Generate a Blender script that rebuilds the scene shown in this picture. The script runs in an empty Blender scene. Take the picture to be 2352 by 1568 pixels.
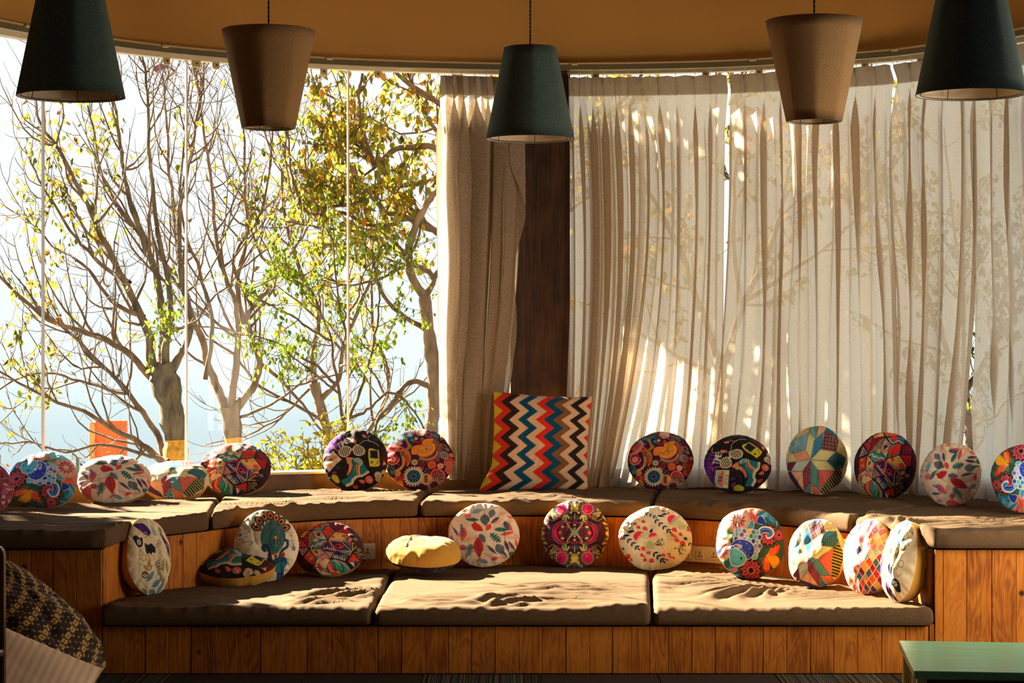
import bpy, bmesh, math, random
import numpy as np
from mathutils import Vector, Matrix, Euler

R = math.radians
F = 4800.0            # focal length in pixels of the 2352 px wide frame
CX, CY, EYE = 1176.0, 784.0, 1.565
C = bpy.context.scene.collection
D = bpy.data
rng = np.random.default_rng(7)
random.seed(7)

# ------------------------------------------------------------------ camera
cam = D.cameras.new('camera')
cam.sensor_width = 36.0
cam.lens = F / 2352.0 * 36.0
cam.clip_end = 300
camo = D.objects.new('camera', cam)
camo.location = (0, 0, EYE)
camo.rotation_euler = (R(90), 0, 0)
C.objects.link(camo)
bpy.context.scene.camera = camo

# ------------------------------------------------------------------ sky, sun, exposure
w = D.worlds.new('sky'); bpy.context.scene.world = w
w.use_nodes = True
nt = w.node_tree; nt.nodes.clear()
o_ = nt.nodes.new('ShaderNodeOutputWorld'); bg = nt.nodes.new('ShaderNodeBackground')
tc = nt.nodes.new('ShaderNodeTexCoord'); sx = nt.nodes.new('ShaderNodeSeparateXYZ')
cr = nt.nodes.new('ShaderNodeValToRGB'); mr = nt.nodes.new('ShaderNodeMapRange')
nt.links.new(tc.outputs['Generated'], sx.inputs[0]); nt.links.new(sx.outputs[2], mr.inputs[0])
mr.inputs[1].default_value = -0.12; mr.inputs[2].default_value = 0.35
nt.links.new(mr.outputs[0], cr.inputs[0]); nt.links.new(cr.outputs[0], bg.inputs[0]); nt.links.new(bg.outputs[0], o_.inputs[0])
e = cr.color_ramp.elements
e[0].position = 0.0; e[0].color = (0.50, 0.62, 0.66, 1)
e[1].position = 1.0; e[1].color = (0.82, 0.91, 1.0, 1)
for p_, c_ in ((0.10, (0.56, 0.70, 0.74, 1)), (0.17, (0.66, 0.79, 0.82, 1)), (0.22, (0.84, 0.95, 0.96, 1)), (0.34, (0.90, 0.98, 0.99, 1)), (0.6, (0.94, 0.98, 1.0, 1))):
    q_ = e.new(p_); q_.color = c_
bg.inputs[1].default_value = 1.15

SUN_AZ, SUN_EL = R(52), R(31)
def lamp(kind, name, loc, rot, energy, color, **kw):
    l = D.lights.new(name, kind); l.energy = energy; l.color = color
    for k, v in kw.items(): setattr(l, k, v)
    o = D.objects.new(name, l); o.location = loc; o.rotation_euler = rot; C.objects.link(o); return o
sd = Vector((-math.sin(SUN_AZ) * math.cos(SUN_EL), math.cos(SUN_AZ) * math.cos(SUN_EL), math.sin(SUN_EL)))
lamp('SUN', 'sun', (-6, 20, 9), sd.to_track_quat('Z', 'Y').to_euler(), 63.0, (1.0, 0.86, 0.63), angle=R(0.6))
# added area fills to the left of and behind the camera, no openings there
lamp('AREA', 'left_fill', (-3.7, 4.6, 2.9), (R(90), 0, R(-78)), 5.0, (1.0, 0.90, 0.76), shape='RECTANGLE', size=4.0, size_y=1.6)
lamp('AREA', 'rear_fill', (0.6, -1.6, 2.2), (R(90), 0, 0), 8.0, (1.0, 0.88, 0.74), shape='RECTANGLE', size=4.5, size_y=2.4)
# added area fill to brighten the right-hand planks, set at the unseen glazing
lamp('AREA', 'right_fill', (3.26, 8.85, 1.25), (R(90), 0, R(66)), 74.0, (1.0, 0.84, 0.62), shape='RECTANGLE', size=1.1, size_y=1.3)
vs = bpy.context.scene.view_settings
bpy.context.scene.display_settings.display_device = 'sRGB'
vs.view_transform = 'Standard'; vs.look = 'None'; vs.exposure = 0.0; vs.gamma = 1.0; vs.use_curve_mapping = False
cy = bpy.context.scene.cycles
cy.max_bounces = 8; cy.diffuse_bounces = 4; cy.transparent_max_bounces = 14; cy.transmission_bounces = 6
cy.sample_clamp_indirect = 6.0

# ------------------------------------------------------------------ helpers
def lin(c):
    c = np.asarray(c, float) / 255.0
    return np.where(c <= 0.04045, c / 12.92, ((c + 0.055) / 1.055) ** 2.4)
def at(px, py, Y): return Vector(((px - CX) * Y / F, Y, EYE - (py - CY) * Y / F))
def tag(o, label=None, cat=None, group=None, kind=None):
    if label: o['label'] = label
    if cat: o['category'] = cat
    if group: o['group'] = group
    if kind: o['kind'] = kind
    return o
def empty(name, loc=(0, 0, 0), rot=(0, 0, 0)):
    o = D.objects.new(name, None); o.location = loc; o.rotation_euler = rot; o.empty_display_size = 0.05
    C.objects.link(o); return o
def thing(name, label, cat, loc=(0, 0, 0), rot=(0, 0, 0), group=None):
    return tag(empty(name, loc, rot), label, cat, group)
def link(name, me, parent=None, loc=None, rot=None):
    o = D.objects.new(name, me); C.objects.link(o)
    if parent is not None: o.parent = parent
    if loc is not None: o.location = loc
    if rot is not None: o.rotation_euler = rot
    return o
def mesh(name, verts, faces, mat=None, smooth=False, mats=None, fmat=None):
    me = D.meshes.new(name)
    verts = np.asarray(verts, float)
    if isinstance(faces, np.ndarray):
        n, k = faces.shape
        me.vertices.add(len(verts)); me.vertices.foreach_set('co', verts.astype(np.float32).ravel())
        me.loops.add(n * k); me.loops.foreach_set('vertex_index', faces.astype(np.int32).ravel())
        me.polygons.add(n); me.polygons.foreach_set('loop_start', np.arange(0, n * k, k, dtype=np.int32))
        me.update(calc_edges=True)
    else:
        me.from_pydata([tuple(v) for v in verts], [], faces)
    if mat: me.materials.append(mat)
    if mats:
        for m in mats: me.materials.append(m)
    if fmat is not None: me.polygons.foreach_set('material_index', np.asarray(fmat, np.int32))
    if smooth: me.polygons.foreach_set('use_smooth', np.ones(len(me.polygons), bool))
    me.update()
    return me
def grid_faces(nu, nv, close_u=False):
    """quads over index i*nv+j ; i along u (nu rows), j along v"""
    i = np.arange(nu if close_u else nu - 1); j = np.arange(nv - 1)
    I, J = np.meshgrid(i, j, indexing='ij'); I2 = (I + 1) % nu
    return np.stack([I * nv + J, I2 * nv + J, I2 * nv + J + 1, I * nv + J + 1], -1).reshape(-1, 4)
def box_vf(x0, x1, y0, y1, z0, z1, b=0.0):
    """chamfered box"""
    bm = bmesh.new()
    bmesh.ops.create_cube(bm, size=1, matrix=Matrix.Translation(((x0 + x1) / 2, (y0 + y1) / 2, (z0 + z1) / 2)) @ Matrix.Diagonal((x1 - x0, y1 - y0, z1 - z0, 1)))
    if b: bmesh.ops.bevel(bm, geom=bm.edges[:], offset=b, segments=1, affect='EDGES')
    return bm
def bm_mesh(name, bm, mat, smooth=False):
    bmesh.ops.recalc_face_normals(bm, faces=bm.faces[:])
    me = D.meshes.new(name); bm.to_mesh(me); bm.free()
    if mat: me.materials.append(mat)
    if smooth: me.polygons.foreach_set('use_smooth', np.ones(len(me.polygons), bool))
    return me
def box(name, parent, mat, x0, x1, y0, y1, z0, z1, b=0.0):
    return link(name, bm_mesh(name, box_vf(x0, x1, y0, y1, z0, z1, b), mat), parent)
def tube_vf(pts, rad, n=6, cap=True):
    pts = np.asarray(pts, float); m = len(pts); rad = np.broadcast_to(np.asarray(rad, float), (m,))
    t = np.gradient(pts, axis=0); t /= np.linalg.norm(t, axis=1)[:, None] + 1e-12
    ref = np.array([0, 0, 1.0]) if abs(t[0][2]) < 0.9 else np.array([1.0, 0, 0])
    a = np.cross(t, ref); a /= np.linalg.norm(a, axis=1)[:, None] + 1e-9
    b = np.cross(t, a)
    th = np.arange(n) * 2 * math.pi / n
    V = pts[:, None, :] + rad[:, None, None] * (np.cos(th)[None, :, None] * a[:, None, :] + np.sin(th)[None, :, None] * b[:, None, :])
    V = V.reshape(-1, 3)
    i = np.arange(m - 1)[:, None]; j = np.arange(n)[None, :]; j2 = (j + 1) % n
    Fq = np.stack([i * n + j + 0 * j2, i * n + j2, (i + 1) * n + j2, (i + 1) * n + j + 0 * j2], -1).reshape(-1, 4)
    return V, Fq
class Bag:
    """collects quads from many tubes into one mesh"""
    def __init__(s): s.v = []; s.f = []; s.n = 0
    def add(s, V, Fq): s.v.append(V); s.f.append(Fq + s.n); s.n += len(V)
    def tube(s, pts, rad, n=6): s.add(*tube_vf(pts, rad, n))
    def mesh(s, name, mat, smooth=True): return mesh(name, np.concatenate(s.v), np.concatenate(s.f), mat, smooth)
def lathe(profile, n=48):
    p = np.asarray(profile, float); th = np.arange(n) * 2 * math.pi / n
    V = np.stack([np.cos(th)[:, None] * p[None, :, 0], np.sin(th)[:, None] * p[None, :, 0], np.broadcast_to(p[None, :, 1], (n, len(p)))], -1).reshape(-1, 3)
    return V, grid_faces(n, len(p), close_u=True)
# value noise on numpy arrays
_perm = rng.random((256, 256))
def vnoise(x, y, seed=0):
    x = np.asarray(x, float) + seed * 17.31; y = np.asarray(y, float) + seed * 9.17
    xi = np.floor(x).astype(int); yi = np.floor(y).astype(int); fx = x - xi; fy = y - yi
    fx = fx * fx * (3 - 2 * fx); fy = fy * fy * (3 - 2 * fy)
    g = lambda a, b: _perm[a % 256, b % 256]
    return (g(xi, yi) * (1 - fx) + g(xi + 1, yi) * fx) * (1 - fy) + (g(xi, yi + 1) * (1 - fx) + g(xi + 1, yi + 1) * fx) * fy
def fbm(x, y, o=4, seed=0):
    s = 0; a = 0.5; t = 0
    for k in range(o):
        s = s + a * vnoise(x * 2 ** k, y * 2 ** k, seed + k); t += a; a *= 0.5
    return s / t
def sstep(a, b, x):
    t = np.clip((x - a) / (b - a), 0, 1); return t * t * (3 - 2 * t)

# ------------------------------------------------------------------ materials
def newmat(name):
    m = D.materials.new(name); m.use_nodes = True
    nt = m.node_tree; nt.nodes.clear()
    out = nt.nodes.new('ShaderNodeOutputMaterial')
    return m, nt, out
def N(nt, t, **kw):
    n = nt.nodes.new(t)
    for k, v in kw.items():
        if k.startswith('i_'):
            key = k[2:]; key = int(key) if key.isdigit() else key.replace('_', ' ')
            n.inputs[key].default_value = v
        else: setattr(n, k, v)
    return n
def L(nt, a, b): nt.links.new(a, b)
def ramp(nt, fac, stops):
    r = nt.nodes.new('ShaderNodeValToRGB'); el = r.color_ramp.elements
    while len(el) > 1: el.remove(el[-1])
    el[0].position = stops[0][0]; el[0].color = (*stops[0][1], 1)
    for p, c in stops[1:]:
        q = el.new(p); q.color = (*c, 1)
    L(nt, fac, r.inputs[0]); return r.outputs[0]
def bump(nt, h, strength=0.3, dist=0.01):
    b = N(nt, 'ShaderNodeBump'); b.inputs['Strength'].default_value = strength; b.inputs['Distance'].default_value = dist
    L(nt, h, b.inputs['Height']); return b.outputs[0]
def plain(name, col, rough=0.6, noise=0.12, scale=8.0, spec=0.3, bumpy=0.0, bscale=300.0, metallic=0.0, coords='Object'):
    m, nt, out = newmat(name)
    b = N(nt, 'ShaderNodeBsdfPrincipled'); b.inputs['Roughness'].default_value = rough; b.inputs['Specular IOR Level'].default_value = spec
    b.inputs['Metallic'].default_value = metallic
    tc = N(nt, 'ShaderNodeTexCoord'); n = N(nt, 'ShaderNodeTexNoise', i_Scale=scale, i_Detail=4.0); L(nt, tc.outputs[coords], n.inputs['Vector'])
    c = np.array(col)
    L(nt, ramp(nt, n.outputs[0], [(0.3, tuple(c * (1 - noise))), (0.7, tuple(np.minimum(c * (1 + noise), 1)))]), b.inputs['Base Color'])
    if bumpy:
        n2 = N(nt, 'ShaderNodeTexNoise', i_Scale=bscale, i_Detail=2.0); L(nt, tc.outputs[coords], n2.inputs['Vector'])
        L(nt, bump(nt, n2.outputs[0], bumpy, 0.004), b.inputs['Normal'])
    L(nt, b.outputs[0], out.inputs[0]); return m
def fabric(name, col, noise=0.2, weave=450.0, wstr=0.35, sheen=0.3, hilite=1.35):
    m, nt, out = newmat(name)
    b = N(nt, 'ShaderNodeBsdfPrincipled'); b.inputs['Roughness'].default_value = 0.92; b.inputs['Specular IOR Level'].default_value = 0.12
    b.inputs['Sheen Weight'].default_value = sheen; b.inputs['Sheen Roughness'].default_value = 0.5
    tc = N(nt, 'ShaderNodeTexCoord'); n = N(nt, 'ShaderNodeTexNoise', i_Scale=weave, i_Detail=2.0); L(nt, tc.outputs['Object'], n.inputs['Vector'])
    c = np.array(col)
    L(nt, ramp(nt, n.outputs[0], [(0.35, tuple(c * (1 - noise))), (0.65, tuple(np.minimum(c * hilite, 1)))]), b.inputs['Base Color'])
    L(nt, bump(nt, n.outputs[0], wstr, 0.003), b.inputs['Normal'])
    L(nt, b.outputs[0], out.inputs[0]); return m
def painted(name, rough=0.85, bumpstr=0.15, sheen=0.15, spec=0.15, translucent=0.0):
    """cloth or leaf coloured by the mesh's own print attribute 'print'"""
    m, nt, out = newmat(name)
    a = N(nt, 'ShaderNodeAttribute', attribute_name='print')
    b = N(nt, 'ShaderNodeBsdfPrincipled'); b.inputs['Roughness'].default_value = rough; b.inputs['Specular IOR Level'].default_value = spec
    b.inputs['Sheen Weight'].default_value = sheen
    tc = N(nt, 'ShaderNodeTexCoord'); n = N(nt, 'ShaderNodeTexNoise', i_Scale=260.0, i_Detail=2.0); L(nt, tc.outputs['Object'], n.inputs['Vector'])
    mx = N(nt, 'ShaderNodeMix', data_type='RGBA', blend_type='MULTIPLY'); mx.inputs[0].default_value = 1.0
    L(nt, a.outputs[0], mx.inputs[6]); L(nt, ramp(nt, n.outputs[0], [(0.3, (0.86,) * 3), (0.7, (1, 1, 1))]), mx.inputs[7])
    L(nt, mx.outputs[2], b.inputs['Base Color']); L(nt, bump(nt, n.outputs[0], bumpstr, 0.003), b.inputs['Normal'])
    if translucent:
        t = N(nt, 'ShaderNodeBsdfTranslucent'); L(nt, a.outputs[0], t.inputs[0])
        ms = N(nt, 'ShaderNodeMixShader'); ms.inputs[0].default_value = translucent
        L(nt, b.outputs[0], ms.inputs[1]); L(nt, t.outputs[0], ms.inputs[2]); L(nt, ms.outputs[0], out.inputs[0])
    else: L(nt, b.outputs[0], out.inputs[0])
    return m
def wood(name, dark, mid, light, rough=0.42, grain=1.0, spec=0.4):
    """vertical boards: grain runs along local Z, pattern shifts with each object's random value"""
    m, nt, out = newmat(name)
    tc = N(nt, 'ShaderNodeTexCoord'); oi = N(nt, 'ShaderNodeObjectInfo')
    off = N(nt, 'ShaderNodeVectorMath', operation='SCALE'); off.inputs[0].default_value = (37.0, 11.0, 23.0); L(nt, oi.outputs['Random'], off.inputs['Scale'])
    ad = N(nt, 'ShaderNodeVectorMath', operation='ADD'); L(nt, tc.outputs['Object'], ad.inputs[0]); L(nt, off.outputs[0], ad.inputs[1])
    mp = N(nt, 'ShaderNodeMapping'); mp.inputs['Scale'].default_value = (9.0, 9.0, 1.6); L(nt, ad.outputs[0], mp.inputs[0])
    n1 = N(nt, 'ShaderNodeTexNoise', i_Scale=1.0, i_Detail=2.0, i_Distortion=0.8); L(nt, mp.outputs[0], n1.inputs['Vector'])
    # contour rings of a smooth noise field = plain-sawn figure
    mu = N(nt, 'ShaderNodeMath', operation='MULTIPLY'); mu.inputs[1].default_value = 70.0 * grain; L(nt, n1.outputs[0], mu.inputs[0])
    si = N(nt, 'ShaderNodeMath', operation='SINE'); L(nt, mu.outputs[0], si.inputs[0])
    mp2 = N(nt, 'ShaderNodeMapping'); mp2.inputs['Scale'].default_value = (160.0, 160.0, 5.0); L(nt, ad.outputs[0], mp2.inputs[0])
    n2 = N(nt, 'ShaderNodeTexNoise', i_Scale=1.0, i_Detail=3.0); L(nt, mp2.outputs[0], n2.inputs['Vector'])
    n3 = N(nt, 'ShaderNodeTexNoise', i_Scale=6.0, i_Detail=3.0); L(nt, ad.outputs[0], n3.inputs['Vector'])
    vo = N(nt, 'ShaderNodeTexVoronoi', i_Scale=4.2); L(nt, ad.outputs[0], vo.inputs['Vector'])
    a1 = N(nt, 'ShaderNodeMath', operation='MULTIPLY_ADD'); a1.inputs[1].default_value = 0.13; L(nt, si.outputs[0], a1.inputs[0]); L(nt, n2.outputs[0], a1.inputs[2])
    a2 = N(nt, 'ShaderNodeMath', operation='MULTIPLY_ADD'); a2.inputs[1].default_value = 0.9; a2.inputs[2].default_value = -0.42; L(nt, n3.outputs[0], a2.inputs[0])
    a3 = N(nt, 'ShaderNodeMath', operation='ADD'); L(nt, a1.outputs[0], a3.inputs[0]); L(nt, a2.outputs[0], a3.inputs[1])
    r2 = N(nt, 'ShaderNodeMath', operation='MULTIPLY_ADD'); r2.inputs[1].default_value = 0.34; L(nt, oi.outputs['Random'], r2.inputs[0]); L(nt, a3.outputs[0], r2.inputs[2])
    r3 = N(nt, 'ShaderNodeMath', operation='SUBTRACT'); r3.inputs[1].default_value = 0.15; L(nt, r2.outputs[0], r3.inputs[0])
    col = ramp(nt, r3.outputs[0], [(0.2, dark), (0.5, mid), (0.85, light)])
    kn = ramp(nt, vo.outputs['Distance'], [(0.03, (0.10, 0.05, 0.03)), (0.085, (1, 1, 1))])
    mx = N(nt, 'ShaderNodeMix', data_type='RGBA', blend_type='MULTIPLY'); mx.inputs[0].default_value = 1.0
    L(nt, col, mx.inputs[6]); L(nt, kn, mx.inputs[7])
    b = N(nt, 'ShaderNodeBsdfPrincipled'); b.inputs['Roughness'].default_value = rough; b.inputs['Specular IOR Level'].default_value = spec
    L(nt, mx.outputs[2], b.inputs['Base Color']); L(nt, bump(nt, a1.outputs[0], 0.12, 0.002), b.inputs['Normal'])
    L(nt, b.outputs[0], out.inputs[0]); return m

M = {}
M['header'] = plain('orange_plaster', (0.58, 0.30, 0.078), rough=0.85, noise=0.05, scale=1.5, bumpy=0.08, bscale=60, spec=0.15)
M['ceiling'] = plain('ceiling_plaster', (0.22, 0.11, 0.045), rough=0.9, noise=0.05)
M['roomwall'] = plain('warm_room_wall', (0.13, 0.07, 0.035), rough=0.9, noise=0.05)
M['sill'] = plain('dark_sill_wall', (0.10, 0.052, 0.024), rough=0.5, noise=0.3, scale=12)
M['ledge'] = plain('cream_ledge', (0.70, 0.64, 0.52), rough=0.5, noise=0.06)
M['rail'] = plain('olive_rail', (0.15, 0.115, 0.05), rough=0.45, noise=0.08, spec=0.4)
M['railtop'] = plain('cream_rail_edge', (0.55, 0.44, 0.25), rough=0.5, noise=0.05)
M['clamp'] = plain('brass_clamp', (0.55, 0.40, 0.18), rough=0.4, noise=0.1, spec=0.5)
M['joint'] = plain('silicone_joint', (0.90, 0.78, 0.68), rough=0.5, noise=0.03)
M['plank'] = wood('pine_plank', (0.24, 0.062, 0.008), (0.42, 0.125, 0.012), (0.54, 0.185, 0.020), rough=0.5, spec=0.22)
M['walnut'] = wood('walnut_panel', (0.018, 0.009, 0.006), (0.050, 0.022, 0.012), (0.085, 0.038, 0.02), rough=0.5, grain=0.25)
M['carcass'] = plain('dark_carcass', (0.03, 0.017, 0.01), rough=0.8)
M['mattress'] = fabric('brown_mattress_cloth', (0.104, 0.061, 0.031), noise=0.22, weave=330, wstr=0.25, sheen=0.0)
M['carpet'] = plain('brown_carpet', (0.055, 0.036, 0.028), rough=0.97, noise=0.35, scale=260, bumpy=0.5, bscale=300, spec=0.05)
M['nail'] = plain('dark_nail', (0.03, 0.02, 0.015), rough=0.6)

m, nt, out = newmat('window_glass')
tr = N(nt, 'ShaderNodeBsdfTransparent'); tr.inputs[0].default_value = (0.97, 0.985, 0.98, 1)
gl = N(nt, 'ShaderNodeBsdfGlossy'); gl.inputs['Roughness'].default_value = 0.02
lw = N(nt, 'ShaderNodeFresnel'); lw.inputs[0].default_value = 1.45; ge = N(nt, 'ShaderNodeNewGeometry')
fq = N(nt, 'ShaderNodeMath', operation='SUBTRACT'); fq.inputs[0].default_value = 1.0; L(nt, ge.outputs['Backfacing'], fq.inputs[1])
fr = N(nt, 'ShaderNodeMath', operation='MULTIPLY'); L(nt, lw.outputs[0], fr.inputs[0]); L(nt, fq.outputs[0], fr.inputs[1])
fs = N(nt, 'ShaderNodeMath', operation='MULTIPLY'); fs.inputs[1].default_value = 0.3; L(nt, fr.outputs[0], fs.inputs[0])
ms = N(nt, 'ShaderNodeMixShader'); L(nt, fs.outputs[0], ms.inputs[0]); L(nt, tr.outputs[0], ms.inputs[1]); L(nt, gl.outputs[0], ms.inputs[2]); L(nt, ms.outputs[0], out.inputs[0])
M['glass'] = m

def carpet_striped():
    m, nt, out = newmat('striped_carpet')
    b = N(nt, 'ShaderNodeBsdfPrincipled'); b.inputs['Roughness'].default_value = 0.97; b.inputs['Specular IOR Level'].default_value = 0.05
    tc = N(nt, 'ShaderNodeTexCoord'); sp = N(nt, 'ShaderNodeSeparateXYZ'); L(nt, tc.outputs['Object'], sp.inputs[0])
    wv = N(nt, 'ShaderNodeTexNoise', noise_dimensions='1D', i_Detail=0.0); mu = N(nt, 'ShaderNodeMath', operation='MULTIPLY'); mu.inputs[1].default_value = 62.0
    L(nt, sp.outputs[0], mu.inputs[0]); L(nt, mu.outputs[0], wv.inputs['W']); wv.inputs['Scale'].default_value = 1.0
    col = ramp(nt, wv.outputs[0], [(0.30, (0.035, 0.022, 0.016)), (0.42, (0.05, 0.035, 0.03)), (0.46, (0.035, 0.05, 0.055)), (0.53, (0.05, 0.06, 0.06)), (0.56, (0.17, 0.13, 0.05)), (0.62, (0.19, 0.14, 0.06)), (0.66, (0.04, 0.03, 0.02))])
    L(nt, col, b.inputs['Base Color'])
    n = N(nt, 'ShaderNodeTexNoise', i_Scale=300.0); L(nt, tc.outputs['Object'], n.inputs['Vector']); L(nt, bump(nt, n.outputs[0], 0.5, 0.004), b.inputs['Normal'])
    L(nt, b.outputs[0], out.inputs[0]); return m
M['striped'] = carpet_striped()

# ------------------------------------------------------------------ plan curves
def cat_rom(pts, n=24):
    P = np.asarray(pts, float); P = np.vstack([2 * P[0] - P[1], P, 2 * P[-1] - P[-2]]); out = []
    for i in range(1, len(P) - 2):
        p0, p1, p2, p3 = P[i - 1:i + 3]
        for t in np.arange(n) / n:
            out.append(0.5 * ((2 * p1) + (-p0 + p2) * t + (2 * p0 - 5 * p1 + 4 * p2 - p3) * t * t + (-p0 + 3 * p1 - 3 * p2 + p3) * t ** 3))
    out.append(P[-2]); return np.array(out)
WALL = cat_rom([(-3.35, 7.0), (-3.33, 8.6), (-3.08, 9.95), (-2.72, 10.95), (-2.2, 11.69), (-1.67, 12.14), (-1.226, 12.36), (-0.72, 12.53), (-0.07, 12.66), (0.35, 12.66),
                (0.85, 12.62), (1.37, 12.5), (2.0, 12.2), (2.38, 11.88), (2.78, 11.22), (3.12, 10.3), (3.33, 9.1), (3.35, 7.0)])
_wr = WALL[:, 0] / WALL[:, 1]
def arclen(P): return np.concatenate([[0], np.cumsum(np.linalg.norm(np.diff(P, axis=0), axis=1))])
_ws = arclen(WALL)
def wall_s_px(px): return np.interp((np.asarray(px, float) - CX) / F, _wr, _ws)
def wall_pt(s): return np.stack([np.interp(s, _ws, WALL[:, 0]), np.interp(s, _ws, WALL[:, 1])], -1)
_wt = np.gradient(WALL, axis=0); _wt /= np.linalg.norm(_wt, axis=1)[:, None]
_wn = np.stack([_wt[:, 1], -_wt[:, 0]], -1)      # points into the room
def wall_n(s):
    n = np.stack([np.interp(s, _ws, _wn[:, 0]), np.interp(s, _ws, _wn[:, 1])], -1)
    return n / np.linalg.norm(n, axis=-1, keepdims=True)
def strip(name, s0, s1, off0, off1, z0, z1, mat, parent=None, n=None, b=0.0):
    """solid strip that follows the wall between arc lengths s0 and s1, offsets measured into the room"""
    n = n or max(2, int((s1 - s0) / 0.06)); s = np.linspace(s0, s1, n); p = wall_pt(s); nn = wall_n(s)
    a = p + nn * off0; c = p + nn * off1
    sec = [np.column_stack([a, np.full(n, z0)]), np.column_stack([c, np.full(n, z0 + 0)]), np.column_stack([c, np.full(n, z1)]), np.column_stack([a, np.full(n, z1)])]
    V = np.stack(sec, 1).reshape(-1, 3); Fc = []
    for i in range(n - 1):
        for j in range(4):
            k = (j + 1) % 4; Fc.append((i * 4 + j, i * 4 + k, (i + 1) * 4 + k, (i + 1) * 4 + j))
    Fc.append((0, 3, 2, 1)); q = (n - 1) * 4; Fc.append((q, q + 1, q + 2, q + 3))
    me = mesh(name, V, Fc, mat)
    bm = bmesh.new(); bm.from_mesh(me); bmesh.ops.recalc_face_normals(bm, faces=bm.faces[:]); bm.to_mesh(me); bm.free()
    return link(name, me, parent)
def S(o, kind='structure'): o['kind'] = kind; return o
S0, S1 = 0.02, _ws[-1] - 0.02
Z_HEAD, Z_SILL = 3.243, 0.797
Z_CEIL = 4.5

# ------------------------------------------------------------------ room shell
S(strip('wall_header', S0, S1, -0.14, 0.0, Z_HEAD, Z_CEIL, M['header']))
S(strip('wall_sill', S0, S1, -0.14, 0.0, 0.0, Z_SILL - 0.014, M['sill']))
S(strip('trim_1', S0, S1, -0.13, 0.012, Z_SILL - 0.014, Z_SILL, M['ledge']))
S(strip('trim_2', S0, S1, -0.11, -0.05, Z_HEAD - 0.052, Z_HEAD, M['ledge']))
# floor with its carpet tiles
fl = S(box('floor', None, M['carcass'], -4.6, 4.6, -2.8, 10.6, -0.10, -0.012))
S(box('ceiling', None, M['ceiling'], -4.6, 4.6, -2.8, 13.2, Z_CEIL, Z_CEIL + 0.12))
S(box('wall_back', None, M['roomwall'], -4.6, 4.6, -2.92, -2.8, 0, Z_CEIL))
S(box('wall_right', None, M['roomwall'], 4.48, 4.6, -2.8, 7.0, 0, Z_CEIL))
S(box('wall_right_return', None, M['roomwall'], 3.35, 4.6, 7.0, 7.12, 0, Z_CEIL))
S(box('wall_left', None, M['roomwall'], -4.6, -4.48, -2.8, 7.0, 0, Z_CEIL))
S(box('wall_left_return', None, M['roomwall'], -4.6, -3.35, 7.0, 7.12, 0, Z_CEIL))
# carpet tiles: 0.552 m squares, the visible joints measured at the bench foot
TS = 0.5515; k = 0
tile_me = {}
for st in (0, 1):
    tile_me[st] = bm_mesh('carpet_tile', box_vf(-TS / 2 + .0012, TS / 2 - .0012, -TS / 2 + .0012, TS / 2 - .0012, -0.012, 0.0, 0.002), M['striped'] if st else M['carpet'])
for iy in range(4):
    for ix in range(-6, 7):
        x = -0.42 + TS * (ix + 0.5); y = 9.84 - TS * (iy + 0.5)
        st = 1 if (ix % 3 == 0) ^ (iy % 2 == 1 and ix % 3 == 1) else 0
        t = link('carpet_tile', tile_me[st], fl, (x, y, 0))

# windows: frameless panes with pale joints and clamps at the head
joints = [-150, 122, 443, 807, 1180]
jr = [1307, 1640, 1990, 2330, 2620, 3000, 3440]
wn = 1
def window(pa, pb):
    global wn
    a, b = wall_s_px(pa), wall_s_px(pb)
    g = S(strip('window_%d' % wn, a + 0.004, b - 0.004, -0.085, -0.077, Z_SILL, Z_HEAD - 0.048, M['glass'])); wn += 1
    j = strip('joint_strip', b - 0.005, b + 0.005, -0.088, -0.072, Z_SILL, Z_HEAD - 0.052, M['joint'], g, n=2)
    return g
wins = [window(a, b) for a, b in zip(joints[:-1], joints[1:])] + [window(a, b) for a, b in zip(jr[:-1], jr[1:])]
def clamp(px, z, g, w=0.042, h=0.044):
    s = float(wall_s_px(px)); p = wall_pt(s); n = wall_n(s)
    bm = box_vf(-w / 2, w / 2, -0.011, 0.011, -h / 2, h / 2, 0.004)
    o = link('glass_clamp', bm_mesh('glass_clamp', bm, M['clamp']), g, (p[0] + n[0] * -0.062, p[1] + n[1] * -0.062, z), (0, 0, math.atan2(n[0], -n[1])))
    V, Fq = lathe([(0.0001, 0.004), (0.005, 0.004), (0.006, 0.0)], 8)
    link('screw', mesh('screw', V, Fq, M['nail'], True), o, (0, -0.0115, 0), (R(90), 0, 0))
for px, wi in ((395, 1), (462, 2), (507, 2), (750, 2), (873, 3), (1160, 3)):
    clamp(px, Z_HEAD - 0.070, wins[wi], w=0.055 if px == 462 else 0.042)
for px, wi in ((1368, 4), (1618, 4), (1738, 5), (1978, 5), (2100, 6)):
    clamp(px, Z_HEAD - 0.066, wins[wi])
clamp(180, Z_SILL + 0.028, wins[1], 0.05, 0.055)
clamp(1745, Z_SILL + 0.05, wins[5]); clamp(846, Z_SILL + 0.028, wins[3], 0.05, 0.055)

S(strip('wall_sun_block', S0, float(wall_s_px(-150)), -0.14, 0.0, Z_SILL - 0.014, Z_HEAD, M['roomwall']))  # unseen solid wall, added to keep the sun off the floor
# walnut column between the two glazed bays
a, b = float(wall_s_px(1172)), float(wall_s_px(1309))
S(strip('wall_column', a, b, -0.15, 0.03, 0.60, Z_HEAD + 0.005, M['walnut'], n=5))
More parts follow.
